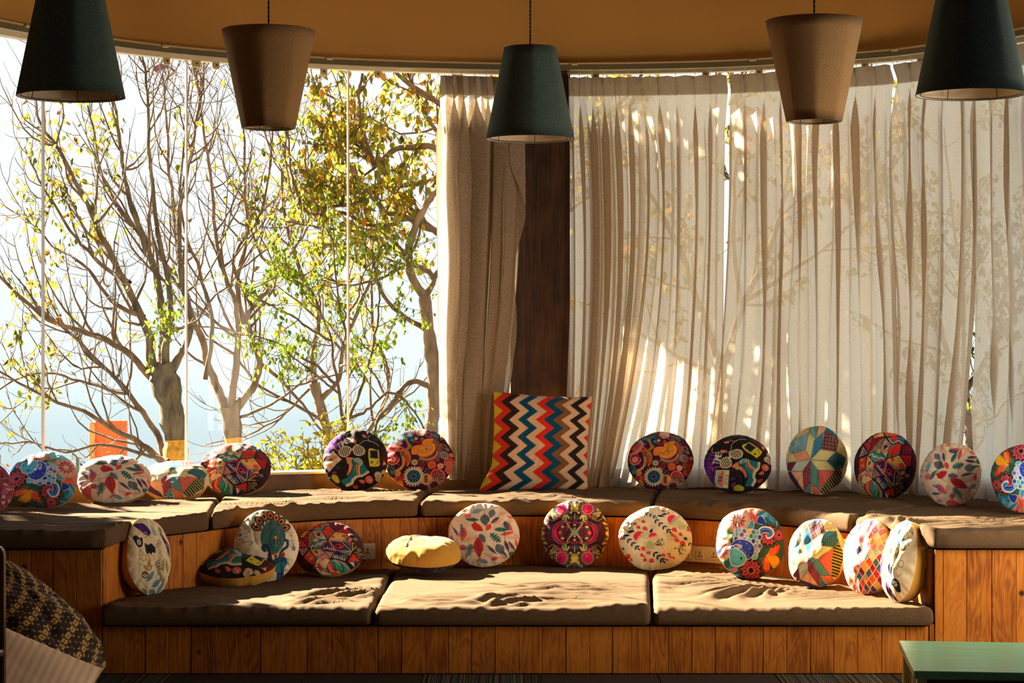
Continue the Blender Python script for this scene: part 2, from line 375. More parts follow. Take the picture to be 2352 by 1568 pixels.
# curtain rail below the header
rail = thing('curtain_rail', 'long curved olive curtain rail running under the orange header wall', 'rail')
strip('rail_profile', S0 + .3, S1 - .3, 0.035, 0.075, Z_HEAD - 0.042, Z_HEAD - 0.010, M['rail'], rail)
strip('rail_edge', S0 + .3, S1 - .3, 0.030, 0.082, Z_HEAD - 0.010, Z_HEAD - 0.001, M['railtop'], rail)
for px in (35, 360, 748, 1320, 1738, 2075, 2300):
    s = float(wall_s_px(px)); p = wall_pt(s); n = wall_n(s)
    link('rail_bracket', bm_mesh('rail_bracket', box_vf(-.02, .02, -.01, .01, -.006, .008, .003), M['railtop']), rail, (p[0] + n[0] * .09, p[1] + n[1] * .09, Z_HEAD - 0.012), (0, 0, math.atan2(n[0], -n[1])))

# ------------------------------------------------------------------ benches
FRONT = 9.83
OUTL = cat_rom([(-1.925, FRONT), (-1.93, 10.10), (-1.865, 10.33), (-1.73, 10.54), (-1.57, 10.80), (-1.42, 11.06), (-1.0, 11.44), (-0.52, 11.63), (0.0, 11.70), (0.4, 11.69), (0.78, 11.60), (1.02, 11.46), (1.38, 11.16), (1.70, 10.72), (1.90, 10.25), (1.99, FRONT)], 16)
_os = arclen(OUTL)
def out_pt(s): return np.stack([np.interp(s, _os, OUTL[:, 0]), np.interp(s, _os, OUTL[:, 1])], -1)
_ot = np.gradient(OUTL, axis=0); _ot /= np.linalg.norm(_ot, axis=1)[:, None]
_on = np.stack([_ot[:, 1], -_ot[:, 0]], -1)
def out_n(s):
    n = np.stack([np.interp(s, _os, _on[:, 0]), np.interp(s, _os, _on[:, 1])], -1); return n / np.linalg.norm(n, axis=-1, keepdims=True)
def out_s_px(px): return np.interp((px - CX) / F, OUTL[:, 0] / OUTL[:, 1], _os)
ZL, ZLT, ZU, ZUT = 0.225, 0.313, 0.585, 0.679      # platform top / mattress top, lower and upper tier
def prism(name, poly, z0, z1, mat, parent):
    n = len(poly); V = [(x, y, z0) for x, y in poly] + [(x, y, z1) for x, y in poly]
    Fc = [tuple(range(n))[::-1], tuple(range(n, 2 * n))] + [(i, (i + 1) % n, n + (i + 1) % n, n + i) for i in range(n)]
    me = mesh(name, V, Fc, mat)
    bm = bmesh.new(); bm.from_mesh(me); bmesh.ops.triangulate(bm, faces=[f for f in bm.faces if len(f.verts) > 4]); bmesh.ops.recalc_face_normals(bm, faces=bm.faces[:]); bm.to_mesh(me); bm.free()
    return link(name, me, parent)
PT = 0.016
ub = thing('upper_bench', 'horseshoe upper seating tier clad in vertical pine planks under the windows', 'bench')
lb = thing('lower_bench', 'lower seating tier with a straight front of vertical pine planks', 'bench')
sl = np.linspace(0, _os[-1], 90)
inner = out_pt(sl) - out_n(sl) * PT
sw = np.linspace(float(np.interp(9.6, WALL[:40 * 3, 1], _ws[:40 * 3])), float(_ws[-1] - 2.2), 70)
wl = wall_pt(sw) + wall_n(sw) * 0.004
poly = [(-3.6 + .45, FRONT + PT)] + [tuple(p) for p in inner[1:-1]] + [(3.14, FRONT + PT)]
wl_f = [tuple(p) for p in wl[::-1] if p[1] > FRONT + 0.05]
poly = [(-3.10, FRONT + PT), (-1.925 - PT, FRONT + PT)] + [tuple(p) for p in inner[2:-2]] + [(1.99 + PT, FRONT + PT), (3.2, FRONT + PT)] + wl_f
prism('platform', poly, 0.0, ZU - 0.002, M['carcass'], ub)
prism('platform', [(-1.92, FRONT + PT), (1.985, FRONT + PT)] + [tuple(p - q * 0.004) for p, q in zip(out_pt(sl[::-1])[1:-1] + out_n(sl[::-1])[1:-1] * 0.01, np.zeros((88, 2)))], 0.0, ZL - 0.002, M['carcass'], lb)
def plank(p0, p1, z0, z1, parent, proud=None):
    """one vertical board standing between two plan points, its back on the line, its face towards the room"""
    p0 = np.array(p0, float); p1 = np.array(p1, float); d = p1 - p0; wd = np.linalg.norm(d); d /= wd
    c = (p0 + p1) / 2; ang = math.atan2(d[1], d[0]); th = PT * random.uniform(0.85, 1.05) if proud is None else proud
    bm = box_vf(-wd / 2 + .0011, wd / 2 - .0011, -th, 0, z0, z1, 0.0016)
    return link('plank', bm_mesh('plank', bm, M['plank']), parent, (c[0], c[1], 0), (0, 0, ang))
def nails(p0, p1, z, parent): pass
# straight front of the lower tier: joints measured in the photograph
px = 235.0; xs = [235.0]
for wdt in [46, 53, 53, 52, 53, 54, 53, 54, 53, 54, 54, 54, 54, 54, 54, 53, 54, 54, 54, 55, 54, 53, 43, 42, 43, 54, 54, 56, 54, 54, 54, 54, 55, 55, 55, 54, 55]:
    px += wdt; xs.append(px)
xs = [x for x in xs if x < 2120] + [2133]
for a, b in zip(xs[:-1], xs[1:]):
    plank(((a - CX) * FRONT / F, FRONT + PT), ((b - CX) * FRONT / F, FRONT + PT), 0.004, ZL, lb)
# fronts of the upper tier, left and right of the lower one
xl = [-330, -275, -222, -168, -115, -62, -10, 18, 70, 122, 175, 233.5]
for a, b in zip(xl[:-1], xl[1:]): plank(((a - CX) * FRONT / F, FRONT + PT), ((b - CX) * FRONT / F, FRONT + PT), 0.004, ZU, ub)
xr = [2147, 2166, 2220, 2278, 2334, 2390, 2446, 2500, 2556, 2610, 2660]
for a, b in zip(xr[:-1], xr[1:]): plank(((a - CX) * FRONT / F, FRONT + PT), ((b - CX) * FRONT / F, FRONT + PT), 0.004, ZU, ub)
plank(((2134 - CX) * FRONT / F, FRONT + PT), ((2146 - CX) * FRONT / F, FRONT + PT), 0.004, ZL + .01, ub)
# curved riser between the tiers
ss = np.arange(0.02, _os[-1] - 0.02, 0.1058)
for a, b in zip(ss[:-1], ss[1:]):
    pa = out_pt(a) - out_n(a) * PT; pb = out_pt(b) - out_n(b) * PT
    plank(pa, pb, ZL + 0.002, ZU, ub)

# mattresses --------------------------------------------------------------
def resample(P, t):
    s = arclen(P); s = s / s[-1]; return np.stack([np.interp(t, s, P[:, 0]), np.interp(t, s, P[:, 1])], -1)
def mattress(label, front, back, z0, z1, seed, folds=(), wr=1.0, group=None):
    front = np.array(front, float); back = np.array(back, float)
    Lf, Lb = arclen(front)[-1], arclen(back)[-1]; Lx = (Lf + Lb) / 2
    Dp = np.linalg.norm(resample(front, np.array([.5]))[0] - resample(back, np.array([.5]))[0]); H = z1 - z0; r = 0.034
    step = 0.0125
    nx = int(Lx / step) + 2; ny = int(Dp / step) + 2; nz = 7
    def axis(n, Ln):      # denser towards the rounded rim
        t = np.linspace(0, 1, n); g = np.linspace(0, r, 6)[:-1]
        mid = np.linspace(r, Ln - r, max(n - 8, 4)); return np.concatenate([g, mid, Ln - g[::-1]])
    ax, ay, az = axis(nx, Lx), axis(ny, Dp), np.concatenate([np.linspace(0, r, 4)[:-1], np.linspace(r, H - r, 2), H - np.linspace(0, r, 5)[:-1][::-1]])
    V = []; Fq = []; n0 = 0
    def face(A, B, f):
        nonlocal n0
        a, b = np.meshgrid(A, B, indexing='ij'); P = f(a, b).reshape(-1, 3); V.append(P); Fq.append(grid_faces(len(A), len(B)) + n0); n0 += len(P)
    o = np.ones_like
    face(ax, ay, lambda a, b: np.stack([a, b, H * o(a)], -1))
    face(ax, az, lambda a, b: np.stack([a, 0 * o(a), b], -1))
    face(az, ax, lambda a, b: np.stack([b, Dp * o(a), a], -1))
    face(az, ay, lambda a, b: np.stack([0 * o(a), b, a], -1))
    face(ay, az, lambda a, b: np.stack([Lx * o(a), a, b], -1))
    V = np.concatenate(V); Fq = np.concatenate(Fq)
    lo = np.array([r, r, r]); hi = np.array([Lx - r, Dp - r, H - r]); q = np.clip(V, lo, hi); d = V - q
    nrm = d / (np.linalg.norm(d, axis=1)[:, None] + 1e-9); ins = np.linalg.norm(d, axis=1) < 1e-6
    P = q + r * nrm; P[ins] = V[ins]
    u, v, z = P[:, 0] / Lx, P[:, 1] / Dp, P[:, 2]
    fu = resample(front, u); bu = resample(back, u); xy = fu * (1 - v)[:, None] + bu * v[:, None]
    x, y = xy[:, 0], xy[:, 1]
    top = sstep(H - r * 1.2, H, z)
    # soft sag, low waves and creased patches
    h = (fbm(x * 1.6, y * 1.6, 3, seed) - .5) * 0.020
    wx = x + 0.10 * (fbm(x * 2, y * 2, 2, seed + 5) - .5); wy = y + 0.16 * (fbm(x * 2.2, y * 2.2, 2, seed + 9) - .5)
    rd = 1 - np.abs(2 * vnoise(wx * 2.6, wy * 11, seed + 3) - 1); rd2 = 1 - np.abs(2 * vnoise(wx * 4, wy * 26, seed + 4) - 1)
    mk = sstep(.45, .72, fbm(x * 2.1, y * 1.7, 2, seed + 12))
    rd = rd ** 3; rd2 = rd2 ** 2
    h = h + wr * (0.016 * rd + 0.0045 * rd2) * (0.22 + mk)
    for (fx, fy, rad, ang, amp, fr) in folds:       # creased patches: ridges fanning about a point
        dx, dy = x - fx, y - fy; ca, sa = math.cos(ang), math.sin(ang)
        a_ = dx * ca + dy * sa; b_ = -dx * sa + dy * ca
        w_ = np.exp(-(a_ / rad) ** 2 - (b_ / (rad * .55)) ** 2)
        b2 = b_ * (1 + .6 * a_ / rad) + 0.035 * (fbm(x * 6, y * 6, 2, seed + 20) - .5) * 2
        h = h + w_ * amp * 1.7 * (.5 + .5 * np.cos(2 * b2 * fr * .8)) ** 1.5
    # gathers along the front rim
    rim = np.exp(-(P[:, 1] / 0.03) ** 2) * sstep(H * .4, H, z)
    g = rim * 0.009 * np.maximum(0, np.sin(P[:, 0] * 46 + 5 * vnoise(P[:, 0] * 5, 0, seed)) + vnoise(P[:, 0] * 21, 3, seed) - .6)
    z = z0 + z + top * h + g
    bul = 0.006 * np.sin(np.pi * np.clip(P[:, 2] / H, 0, 1))
    xy = xy - (bu - fu) / np.linalg.norm(bu - fu, axis=1)[:, None] * ((v < .04) * bul)[:, None]
    me = mesh('seat_mattress', np.column_stack([xy, z]), Fq, M['mattress'], True)
    bm = bmesh.new(); bm.from_mesh(me); bmesh.ops.remove_doubles(bm, verts=bm.verts[:], dist=0.0004); bmesh.ops.recalc_face_normals(bm, faces=bm.faces[:]); bm.to_mesh(me); bm.free()
    o = link('seat_mattress', me); tag(o, label, 'mattress', group); return o

OH = 0.03
def of(px, dx=0):      # offset front edge of the upper tier at a photo column
    s = out_s_px(px); return out_pt(s) + out_n(s) * OH
def ofront(pa, pb, n=14):
    s = np.linspace(out_s_px(pa), out_s_px(pb), n); return out_pt(s) + out_n(s) * OH
def wback(pa, pb, n=14, off=0.02):
    s = np.linspace(wall_s_px(pa), wall_s_px(pb), n); return wall_pt(s) + wall_n(s) * off
G = 4
f0 = np.array([(-3.02, FRONT - .03), (-2.6, FRONT - .032), (-1.97, FRONT - .03), (-1.91, FRONT - .01), (-1.897, FRONT + .06)])
f0 = np.vstack([f0, ofront(300, 470 - G)]) if False else np.vstack([f0, ofront(262, 468, 12)])
b0 = wall_pt(np.linspace(float(np.interp(9.9, WALL[:60, 1], _ws[:60])), wall_s_px(505), 16)) + wall_n(np.linspace(float(np.interp(9.9, WALL[:60, 1], _ws[:60])), wall_s_px(505), 16)) * .02
mattress('brown upper mattress with a square corner above the bean bag, leftmost of its tier', f0, b0, ZU, ZUT, 11, wr=1.3, group='upper tier mattresses',
         folds=[(-1.75, 10.1, .3, .2, .014, 60)])
mattress('brown upper mattress between the left corner one and the seam below the paisley cushion', ofront(474, 956), wback(511, 993), ZU, ZUT, 12, group='upper tier mattresses', folds=[(-.55, 11.95, .22, .3, .01, 55)])
mattress('brown upper mattress in front of the walnut column, zigzag pillow on it', ofront(962, 1497), wback(999, 1515), ZU, ZUT, 13, group='upper tier mattresses', folds=[(.1, 11.85, .4, .1, .008, 60)])
mattress('brown upper mattress below the drawn curtains, with the patchwork star cushion on it', ofront(1505, 1965), wback(1521, 2200), ZU, ZUT, 14, group='upper tier mattresses', folds=[(1.6, 11.4, .4, -.3, .01, 50)])
f4 = np.vstack([ofront(1974, 2132, 8), np.array([(1.955, FRONT + .06), (1.985, FRONT - .02), (2.05, FRONT - .035), (2.6, FRONT - .033), (3.08, FRONT - .03)])])
sb = np.linspace(wall_s_px(2212), _ws[-1] - 3.15, 16)
mattress('brown upper mattress with a square corner at the right end above the orange planks', f4, wall_pt(sb) + wall_n(sb) * .02, ZU, ZUT, 15, group='upper tier mattresses', wr=1.4,
         folds=[(2.2, 10.25, .45, .1, .016, 55)])
def obk(pa, pb, n=16):
    s = np.linspace(out_s_px(pa), out_s_px(pb), n); return out_pt(s) + out_n(s) * 0.012
FY = FRONT - 0.035
X = lambda p, y=FRONT: (p - CX) * y / F
mattress('brown lower mattress on the shaded left, with the peacock cushion at its back', [(X(237), FY), (X(400), FY), (X(600), FY), (X(855), FY)], np.vstack([[(-1.915, 10.0)], obk(265, 905, 18)]), ZL, ZLT, 21, group='lower tier mattresses', wr=1.1,
         folds=[(X(755), 10.25, .22, .6, .026, 48), (X(735), 9.98, .16, .4, .02, 60)])
mattress('brown lower mattress in the middle, with the yellow underside cushion at its back', [(X(860), FY), (X(1176), FY), (X(1494), FY)], obk(911, 1492), ZL, ZLT, 22, group='lower tier mattresses', wr=1.25,
         folds=[(X(1150), 9.99, .2, .2, .026, 50), (X(1310), 10.6, .5, .05, .010, 60)])
mattress('brown lower mattress on the sunlit right, with the pink diamond cushion on it', [(X(1500), FY), (X(1800), FY), (X(2141), FY)], np.vstack([obk(1499, 1940, 13), [(1.84, 10.35)], [(1.93, 10.05)]]), ZL, ZLT, 23, group='lower tier mattresses', wr=1.2,
         folds=[(X(1720), 10.35, .3, .9, .028, 42), (X(1640), 10.8, .3, .4, .012, 55), (X(1900), 10.3, .35, .05, .010, 50)])
# ------------------------------------------------------------------ curtains
def curtain_mat(name='linen_curtain', tl=0.66):
    m, nt, out = newmat(name)
    tc = N(nt, 'ShaderNodeTexCoord'); uv = N(nt, 'ShaderNodeUVMap')
    mp = N(nt, 'ShaderNodeMapping'); mp.inputs['Scale'].default_value = (420, 90, 1); L(nt, uv.outputs[0], mp.inputs[0])
    n1 = N(nt, 'ShaderNodeTexNoise', i_Scale=1.0, i_Detail=2.0); L(nt, mp.outputs[0], n1.inputs['Vector'])
    mp2 = N(nt, 'ShaderNodeMapping'); mp2.inputs['Scale'].default_value = (60, 460, 1); L(nt, uv.outputs[0], mp2.inputs[0])
    n2 = N(nt, 'ShaderNodeTexNoise', i_Scale=1.0, i_Detail=2.0); L(nt, mp2.outputs[0], n2.inputs['Vector'])
    ad = N(nt, 'ShaderNodeMath', operation='ADD'); L(nt, n1.outputs[0], ad.inputs[0]); L(nt, n2.outputs[0], ad.inputs[1])
    hf = N(nt, 'ShaderNodeMath', operation='MULTIPLY'); hf.inputs[1].default_value = 0.5; L(nt, ad.outputs[0], hf.inputs[0])
    col = ramp(nt, hf.outputs[0], [(0.36, (0.27, 0.21, 0.15)), (0.64, (0.46, 0.375, 0.285))])
    d = N(nt, 'ShaderNodeBsdfDiffuse'); L(nt, col, d.inputs[0]); L(nt, bump(nt, hf.outputs[0], 0.3, 0.003), d.inputs['Normal'])
    t = N(nt, 'ShaderNodeBsdfTranslucent'); L(nt, ramp(nt, hf.outputs[0], [(0.36, (0.68, 0.56, 0.43)), (0.64, (0.92, 0.80, 0.67))]), t.inputs[0])
    m1 = N(nt, 'ShaderNodeMixShader'); m1.inputs[0].default_value = tl; L(nt, d.outputs[0], m1.inputs[1]); L(nt, t.outputs[0], m1.inputs[2])
    tr = N(nt, 'ShaderNodeBsdfTransparent'); tr.inputs[0].default_value = (1, 0.97, 0.9, 1)
    m2 = N(nt, 'ShaderNodeMixShader'); L(nt, ramp(nt, hf.outputs[0], [(0.34, (0.20,) * 3), (0.6, (0.07,) * 3)]), m2.inputs[0])
    L(nt, m1.outputs[0], m2.inputs[1]); L(nt, tr.outputs[0], m2.inputs[2]); L(nt, m2.outputs[0], out.inputs[0])
    return m
M['linen'] = curtain_mat()
M['lining_cloth'] = curtain_mat('doubled_linen_heading', 0.2)
M['dense_linen'] = curtain_mat('dense_linen_curtain', 0.28)
M['hook'] = plain('ivory_hook', (0.62, 0.52, 0.36), rough=0.45, noise=0.03)
hook_me = None
def make_hook():
    b = Bag(); th = np.linspace(0, 2 * math.pi, 13)
    b.tube(np.column_stack([0.006 * np.cos(th), 0 * th, 0.006 * np.sin(th) + 0.010]), 0.0018, 5)
    b.tube(np.array([(0, 0, 0.004), (0, 0, -0.008), (0.001, 0.004, -0.016), (0.001, 0.007, -0.012)]), 0.0018, 5)
    return b.mesh('hook', M['hook'])
hook_me = make_hook()
Z_CT, Z_PIN, Z_CB = 3.150, 3.060, 0.690
def curtain(label, top, bot, npl, seed, zb=Z_CB, amp=0.034, inward=0.065, fold_jit=0.35, group=None, zt=Z_CT, swag=None, over=0.0, kmul=1.0, cloth='linen'):
    """pinch-pleated drape. top/bot: photo columns [left, right] at the head and the hem"""
    rs = np.random.default_rng(seed)
    per = 22; nu = npl * per + 1; zs = np.concatenate([np.linspace(zt, Z_PIN, 7)[:-1], Z_PIN - (Z_PIN - zb) * np.linspace(0, 1, 64) ** 1.15])
    nv = len(zs); u = np.linspace(0, 1, nu)
    # uneven pleat widths
    kn = np.concatenate([[0], np.cumsum(rs.uniform(1 - fold_jit, 1 + fold_jit, npl))]); kn /= kn[-1]
    ph = u * npl                                   # pleat phase
    ub = np.interp(ph, np.arange(npl + 1), np.concatenate([[0], np.cumsum(rs.uniform(1 - fold_jit, 1 + fold_jit, npl))])); ub /= ub[-1]
    ut = np.interp(ph, np.arange(npl + 1), kn) * .5 + u * .5
    v = (zt - zs) / (zt - zb)
    U, Vv = np.meshgrid(ph, v, indexing='ij'); UT, _ = np.meshgrid(ut, v, indexing='ij'); UB, Zz = np.meshgrid(ub, zs, indexing='ij')
    k = sstep(0, 1, Vv) ** (1.3)
    side = (UT * (1 - k) + UB * k)
    pl = top[0] * (1 - Vv ** 1.6) + bot[0] * Vv ** 1.6; pr = top[1] * (1 - Vv ** 1.6) + bot[1] * Vv ** 1.6
    if swag is not None: pl = pl + swag[0] * np.sin(np.pi * Vv) ; pr = pr + swag[1] * np.sin(np.pi * Vv)
    below = sstep(Z_PIN, Z_PIN - 0.30, Zz)         # folds open up below the pinch
    head = sstep(Z_PIN, zt, Zz)
    am = amp * (0.22 + 0.30 * head + 0.85 * below * (1 - .25 * Vv)) * (0.45 + 1.0 * vnoise(U * 1.0 + 0.5, Vv * 1.6, seed))
    wob = 1.6 * (vnoise(U * 0.8, Vv * 2.6, seed + 3) - .5) * below
    phi = 2 * np.pi * (U + wob * .35)
    off = am * np.cos(phi)
    # sharp pinched tuck at each pleat line (fullness gathered at integer phases)
    fr = np.abs(U - np.round(U)); tuck = np.exp(-(fr / 0.11) ** 2) * np.exp(-((Zz - Z_PIN) / 0.05) ** 2)
    off = off - 0.022 * tuck + (0.010 * np.exp(-(fr / .05) ** 2) * head * (zt - Zz < .2))
    off = off + am * 0.30 * np.cos(2 * phi + 1.3 + 4 * vnoise(U, Vv, seed + 8)) * below
    s = wall_s_px(pl + (pr - pl) * side) - 0.75 * am * np.sin(2 * phi) * (0.35 + .65 * below) * 0.75
    # each pinch throws a three-layer fold that opens below the heading
    fs_ = U - np.round(U); wf = 0.12 + .13 * vnoise(np.round(U) * 3.3, Vv * 0 + 1, seed + 2); inner = (np.round(U) > 0) & (np.round(U) < npl)
    pitch = (np.ptp(s[:, 0]) / npl); kf = kmul * (.35 + .75 * head + 1.25 * sstep(Z_PIN - .0, Z_PIN - .16, Zz) * (1 - .45 * sstep(.18, .55, Vv))) * (.75 + .5 * vnoise(np.round(U) * 1.7, Vv * 1.5, seed + 6))
    s = s - inner * kf * pitch * wf * (fs_ / wf) * np.exp(-(fs_ / wf) ** 2)
    off = off + inner * (.008 + .012 * head + .018 * below) * (fs_ / wf) * np.exp(-(fs_ / wf) ** 2) * np.where(np.round(U) % 3 == 0, -1, 1)
    s = np.clip(s, 0.05, _ws[-1] - .05)
    p = wall_pt(s.ravel()).reshape(s.shape + (2,)); n = wall_n(s.ravel()).reshape(s.shape + (2,))
    d = inward + over + off + 0.02 * Vv
    scal = 0.006 * (1 - np.cos(2 * np.pi * U)) * head
    P = np.stack([p[..., 0] + n[..., 0] * d, p[..., 1] + n[..., 1] * d, Zz + scal + 0.006 * np.sin(phi * .5 + 1) * (Vv > .97)], -1)
    root = thing('curtain', label, 'curtain', group=group)
    me = mesh('curtain_cloth', P.reshape(-1, 3), grid_faces(nu, nv), M[cloth], True)
    uvl = me.uv_layers.new(name='UVMap'); li = np.empty(len(me.loops), np.int32); me.loops.foreach_get('vertex_index', li)
    W = abs(float(wall_s_px(top[1]) - wall_s_px(top[0]))) * 2
    uvc = np.stack([(U * (W / npl)).ravel(), Zz.ravel()], -1)[li]; uvl.data.foreach_set('uv', uvc.astype(np.float32).ravel())
    link('curtain_cloth', me, root)
    # doubled heading behind the front cloth, down to a stitched hem
    hz = np.linspace(zt - .001, Z_PIN - 0.018, 6)
    UU, HZ = np.meshgrid(ph, hz, indexing='ij')
    sel = np.array([np.argmin(abs(zs - z)) for z in hz]); Q = P[:, sel, :].copy(); nn = n[:, sel, :]
    Q[..., 0] -= nn[..., 0] * 0.004; Q[..., 1] -= nn[..., 1] * 0.004; Q[..., 2] = P[:, sel, 2] - (zs[sel][None, :] - HZ)
    me = mesh('heading_band', Q.reshape(-1, 3), grid_faces(nu, len(hz)), M['lining_cloth'], True)
    uvl = me.uv_layers.new(name='UVMap'); li = np.empty(len(me.loops), np.int32); me.loops.foreach_get('vertex_index', li)
    uvl.data.foreach_set('uv', np.stack([(UU * (W / npl)).ravel(), HZ.ravel()], -1)[li].astype(np.float32).ravel())
    link('heading_band', me, root)
    for q in range(npl + 1):
        i = min(q * per, nu - 1); a = P[i, 0]
        c = wall_pt(s[i, 0]); nn_ = wall_n(s[i, 0]); c = c + nn_ * 0.055
        link('hook', hook_me, root, (c[0], c[1], Z_HEAD - 0.066), (0, 0, math.atan2(nn_[0], -nn_[1])))
    return root
CG = 'linen curtains hanging from the curved rail'
curtain('bunched grey linen curtain left of the walnut column, beside the bare windows', (1003, 1185), (1022, 1122), 7, 31, zb=0.745, amp=0.085, inward=0.10, fold_jit=.5, kmul=1.9, cloth='dense_linen', group=CG, swag=(-2, 10))
curtain('linen curtain just right of the walnut column, behind the zigzag pillow', (1306, 1474), (1300, 1400), 6, 32, amp=0.036, group=CG, swag=(8, 30))
curtain('glowing linen curtain behind the paisley cushion, brightest of the drapes', (1474, 1676), (1400, 1664), 5, 33, amp=0.030, group=CG, swag=(30, -2))
curtain('wide linen curtain behind the star patchwork and comic-print cushions', (1682, 2062), (1628, 2085), 9, 34, amp=0.032, group=CG, swag=(8, 8))
curtain('linen curtain hanging partly behind the right green lampshade', (2072, 2262), (2100, 2224), 5, 35, amp=0.038, group=CG, swag=(2, 20))
curtain('linen curtain at the right edge, beyond the sliver of open window', (2262, 2560), (2272, 2590), 7, 36, amp=0.036, group=CG, swag=(-4, 0))

# ------------------------------------------------------------------ pendant lamps
def shade_mat(name, a, b):
    m, nt, out = newmat(name)
    tc = N(nt, 'ShaderNodeTexCoord'); n = N(nt, 'ShaderNodeTexNoise', i_Scale=420.0, i_Detail=2.0); L(nt, tc.outputs['Object'], n.inputs['Vector'])
    p = N(nt, 'ShaderNodeBsdfPrincipled'); p.inputs['Roughness'].default_value = 0.9; p.inputs['Specular IOR Level'].default_value = 0.15; p.inputs['Sheen Weight'].default_value = 0.08
    L(nt, ramp(nt, n.outputs[0], [(0.35, a), (0.65, b)]), p.inputs['Base Color']); L(nt, bump(nt, n.outputs[0], 0.35, 0.002), p.inputs['Normal'])
    L(nt, p.outputs[0], out.inputs[0]); return m
M['green'] = shade_mat('green_felt_shade', (0.022, 0.042, 0.037), (0.115, 0.165, 0.145))
M['tan'] = shade_mat('tan_felt_shade', (0.22, 0.115, 0.045), (0.42, 0.235, 0.10))
M['lining'] = plain('cream_shade_lining', (0.62, 0.48, 0.32), rough=0.8, noise=0.04)
M['cord'] = plain('black_cord', (0.02, 0.017, 0.015), rough=0.6)
M['bulb'] = plain('opal_bulb', (0.8, 0.78, 0.72), rough=0.25, noise=0.02, spec=0.5)
def shade_vf(r0, r1, H, t, facet, nseg=64, nh=10):
    """tapered shade, slightly faceted towards its narrow end; outer skin"""
    th = np.arange(nseg) * 2 * math.pi / nseg + .4; h = np.linspace(0, 1, nh)
    T, Hh = np.meshgrid(th, h, indexing='ij')
    a = 2 * math.pi / 8; oc = math.cos(a / 2) / np.cos((T % a) - a / 2)
    w_ = facet[0] * (1 - Hh) + facet[1] * Hh
    r = (r0 * (1 - Hh) + r1 * Hh - t) * (1 - w_ + w_ * oc)
    V = np.stack([r * np.cos(T), r * np.sin(T), Hh * H], -1).reshape(-1, 3)
    return V, grid_faces(nseg, nh, True)
def pendant(label, px, Y, zbot, rb, rt, H, mat, facet, rot):
    root = thing('pendant_lamp', label, 'lamp', ((px - CX) * Y / F, Y, zbot), (0, 0, rot), 'felt pendant lamps over the seating')
    V, Fq = shade_vf(rb, rt, H, 0, facet); V2, _ = shade_vf(rb, rt, H, 0.003, facet)
    n = len(V); ring = lambda row: np.array([[i * 10 + row, ((i + 1) % 64) * 10 + row, ((i + 1) % 64) * 10 + row + n, i * 10 + row + n] for i in range(64)])
    sh = link('lamp_shade', mesh('lamp_shade', np.concatenate([V, V2 * [1, 1, 1]]), np.concatenate([Fq, ring(0), ring(9)]), mat, True), root)
    V3, F3 = shade_vf(rb, rt, H, 0.0036, facet); V3[:, 2] = 0.002 + V3[:, 2] * (H - 0.004) / H
    link('shade_lining', mesh('shade_lining', V3, F3, M['lining'], True), root)
    # wire frame: two rings, struts, spider and lamp holder
    th = np.linspace(0, 2 * math.pi, 49); b = Bag()
    for r_, z in ((rb - .020, .005), (rt - .018, H - .004)): b.tube(np.column_stack([r_ * np.cos(th), r_ * np.sin(th), 0 * th + z]), 0.0022, 5)
    link('ring_frame', b.mesh('ring_frame', M['cord']), root)
    for q in range(6):
        a = q * math.pi / 3 + .3
        V, Fq = tube_vf(np.array([((rb - .022) * math.cos(a), (rb - .022) * math.sin(a), .006), ((rt - .020) * math.cos(a), (rt - .020) * math.sin(a), H - .006)]), 0.0018, 5)
        link('strut', mesh('strut', V, Fq, M['cord'], True), root)
    for q in range(3):
        a = q * math.pi * 2 / 3
        V, Fq = tube_vf(np.array([(.018 * math.cos(a), .018 * math.sin(a), H - .02), ((rt - .006) * math.cos(a), (rt - .006) * math.sin(a), H - .004)]), 0.0018, 5)
        link('spider_arm', mesh('spider_arm', V, Fq, M['cord'], True), root)
    V, Fq = lathe([(0.0005, H), (.009, H), (.02, H - .015), (.022, H - .06), (.018, H - .07), (0.0005, H - .07)], 20); link('lamp_holder', mesh('lamp_holder', V, Fq, M['cord'], True), root)
    V, Fq = lathe([(0.0005, H - .165), (.016, H - .16), (.028, H - .14), (.031, H - .12), (.024, H - .095), (.014, H - .07)], 20); link('bulb', mesh('bulb', V, Fq, M['bulb'], True), root)
    # twisted flex to the ceiling
    z = np.linspace(H - .002, Z_CEIL - zbot - .03, 260); b = Bag()
    for q in (0, math.pi): b.tube(np.column_stack([.0026 * np.cos(z * 150 + q), .0026 * np.sin(z * 150 + q), z]), 0.0026, 5)
    link('cord', b.mesh('cord', M['cord']), root)
    V, Fq = lathe([(0.0005, Z_CEIL - zbot - .035), (.045, Z_CEIL - zbot - .03), (.05, Z_CEIL - zbot)], 24); link('ceiling_rose', mesh('ceiling_rose', V, Fq, M['cord'], True), root)
    return root
ZB = 2.583
pendant('green felt pendant lampshade at the left edge, cut off above, wide end down', 163, 8.70, ZB, .225, .132, .462, M['green'], (.15, .6), .3)
pendant('tan felt pendant lampshade with its narrow end down, in front of the bare windows', 617, 10.04, ZB + .004, .130, .226, .470, M['tan'], (.7, .15), .75)
pendant('green felt pendant lampshade in the middle, hanging before the walnut column', 1218, 10.53, ZB, .225, .132, .462, M['green'], (.15, .6), .1)
pendant('tan felt pendant lampshade with its narrow end down, in front of the drawn curtains', 1870, 9.73, ZB + .004, .130, .226, .470, M['tan'], (.7, .15), .7)
pendant('green felt pendant lampshade at the right edge, cut off above, wide end down', 2230, 8.63, ZB, .227, .132, .462, M['green'], (.15, .6), .5)

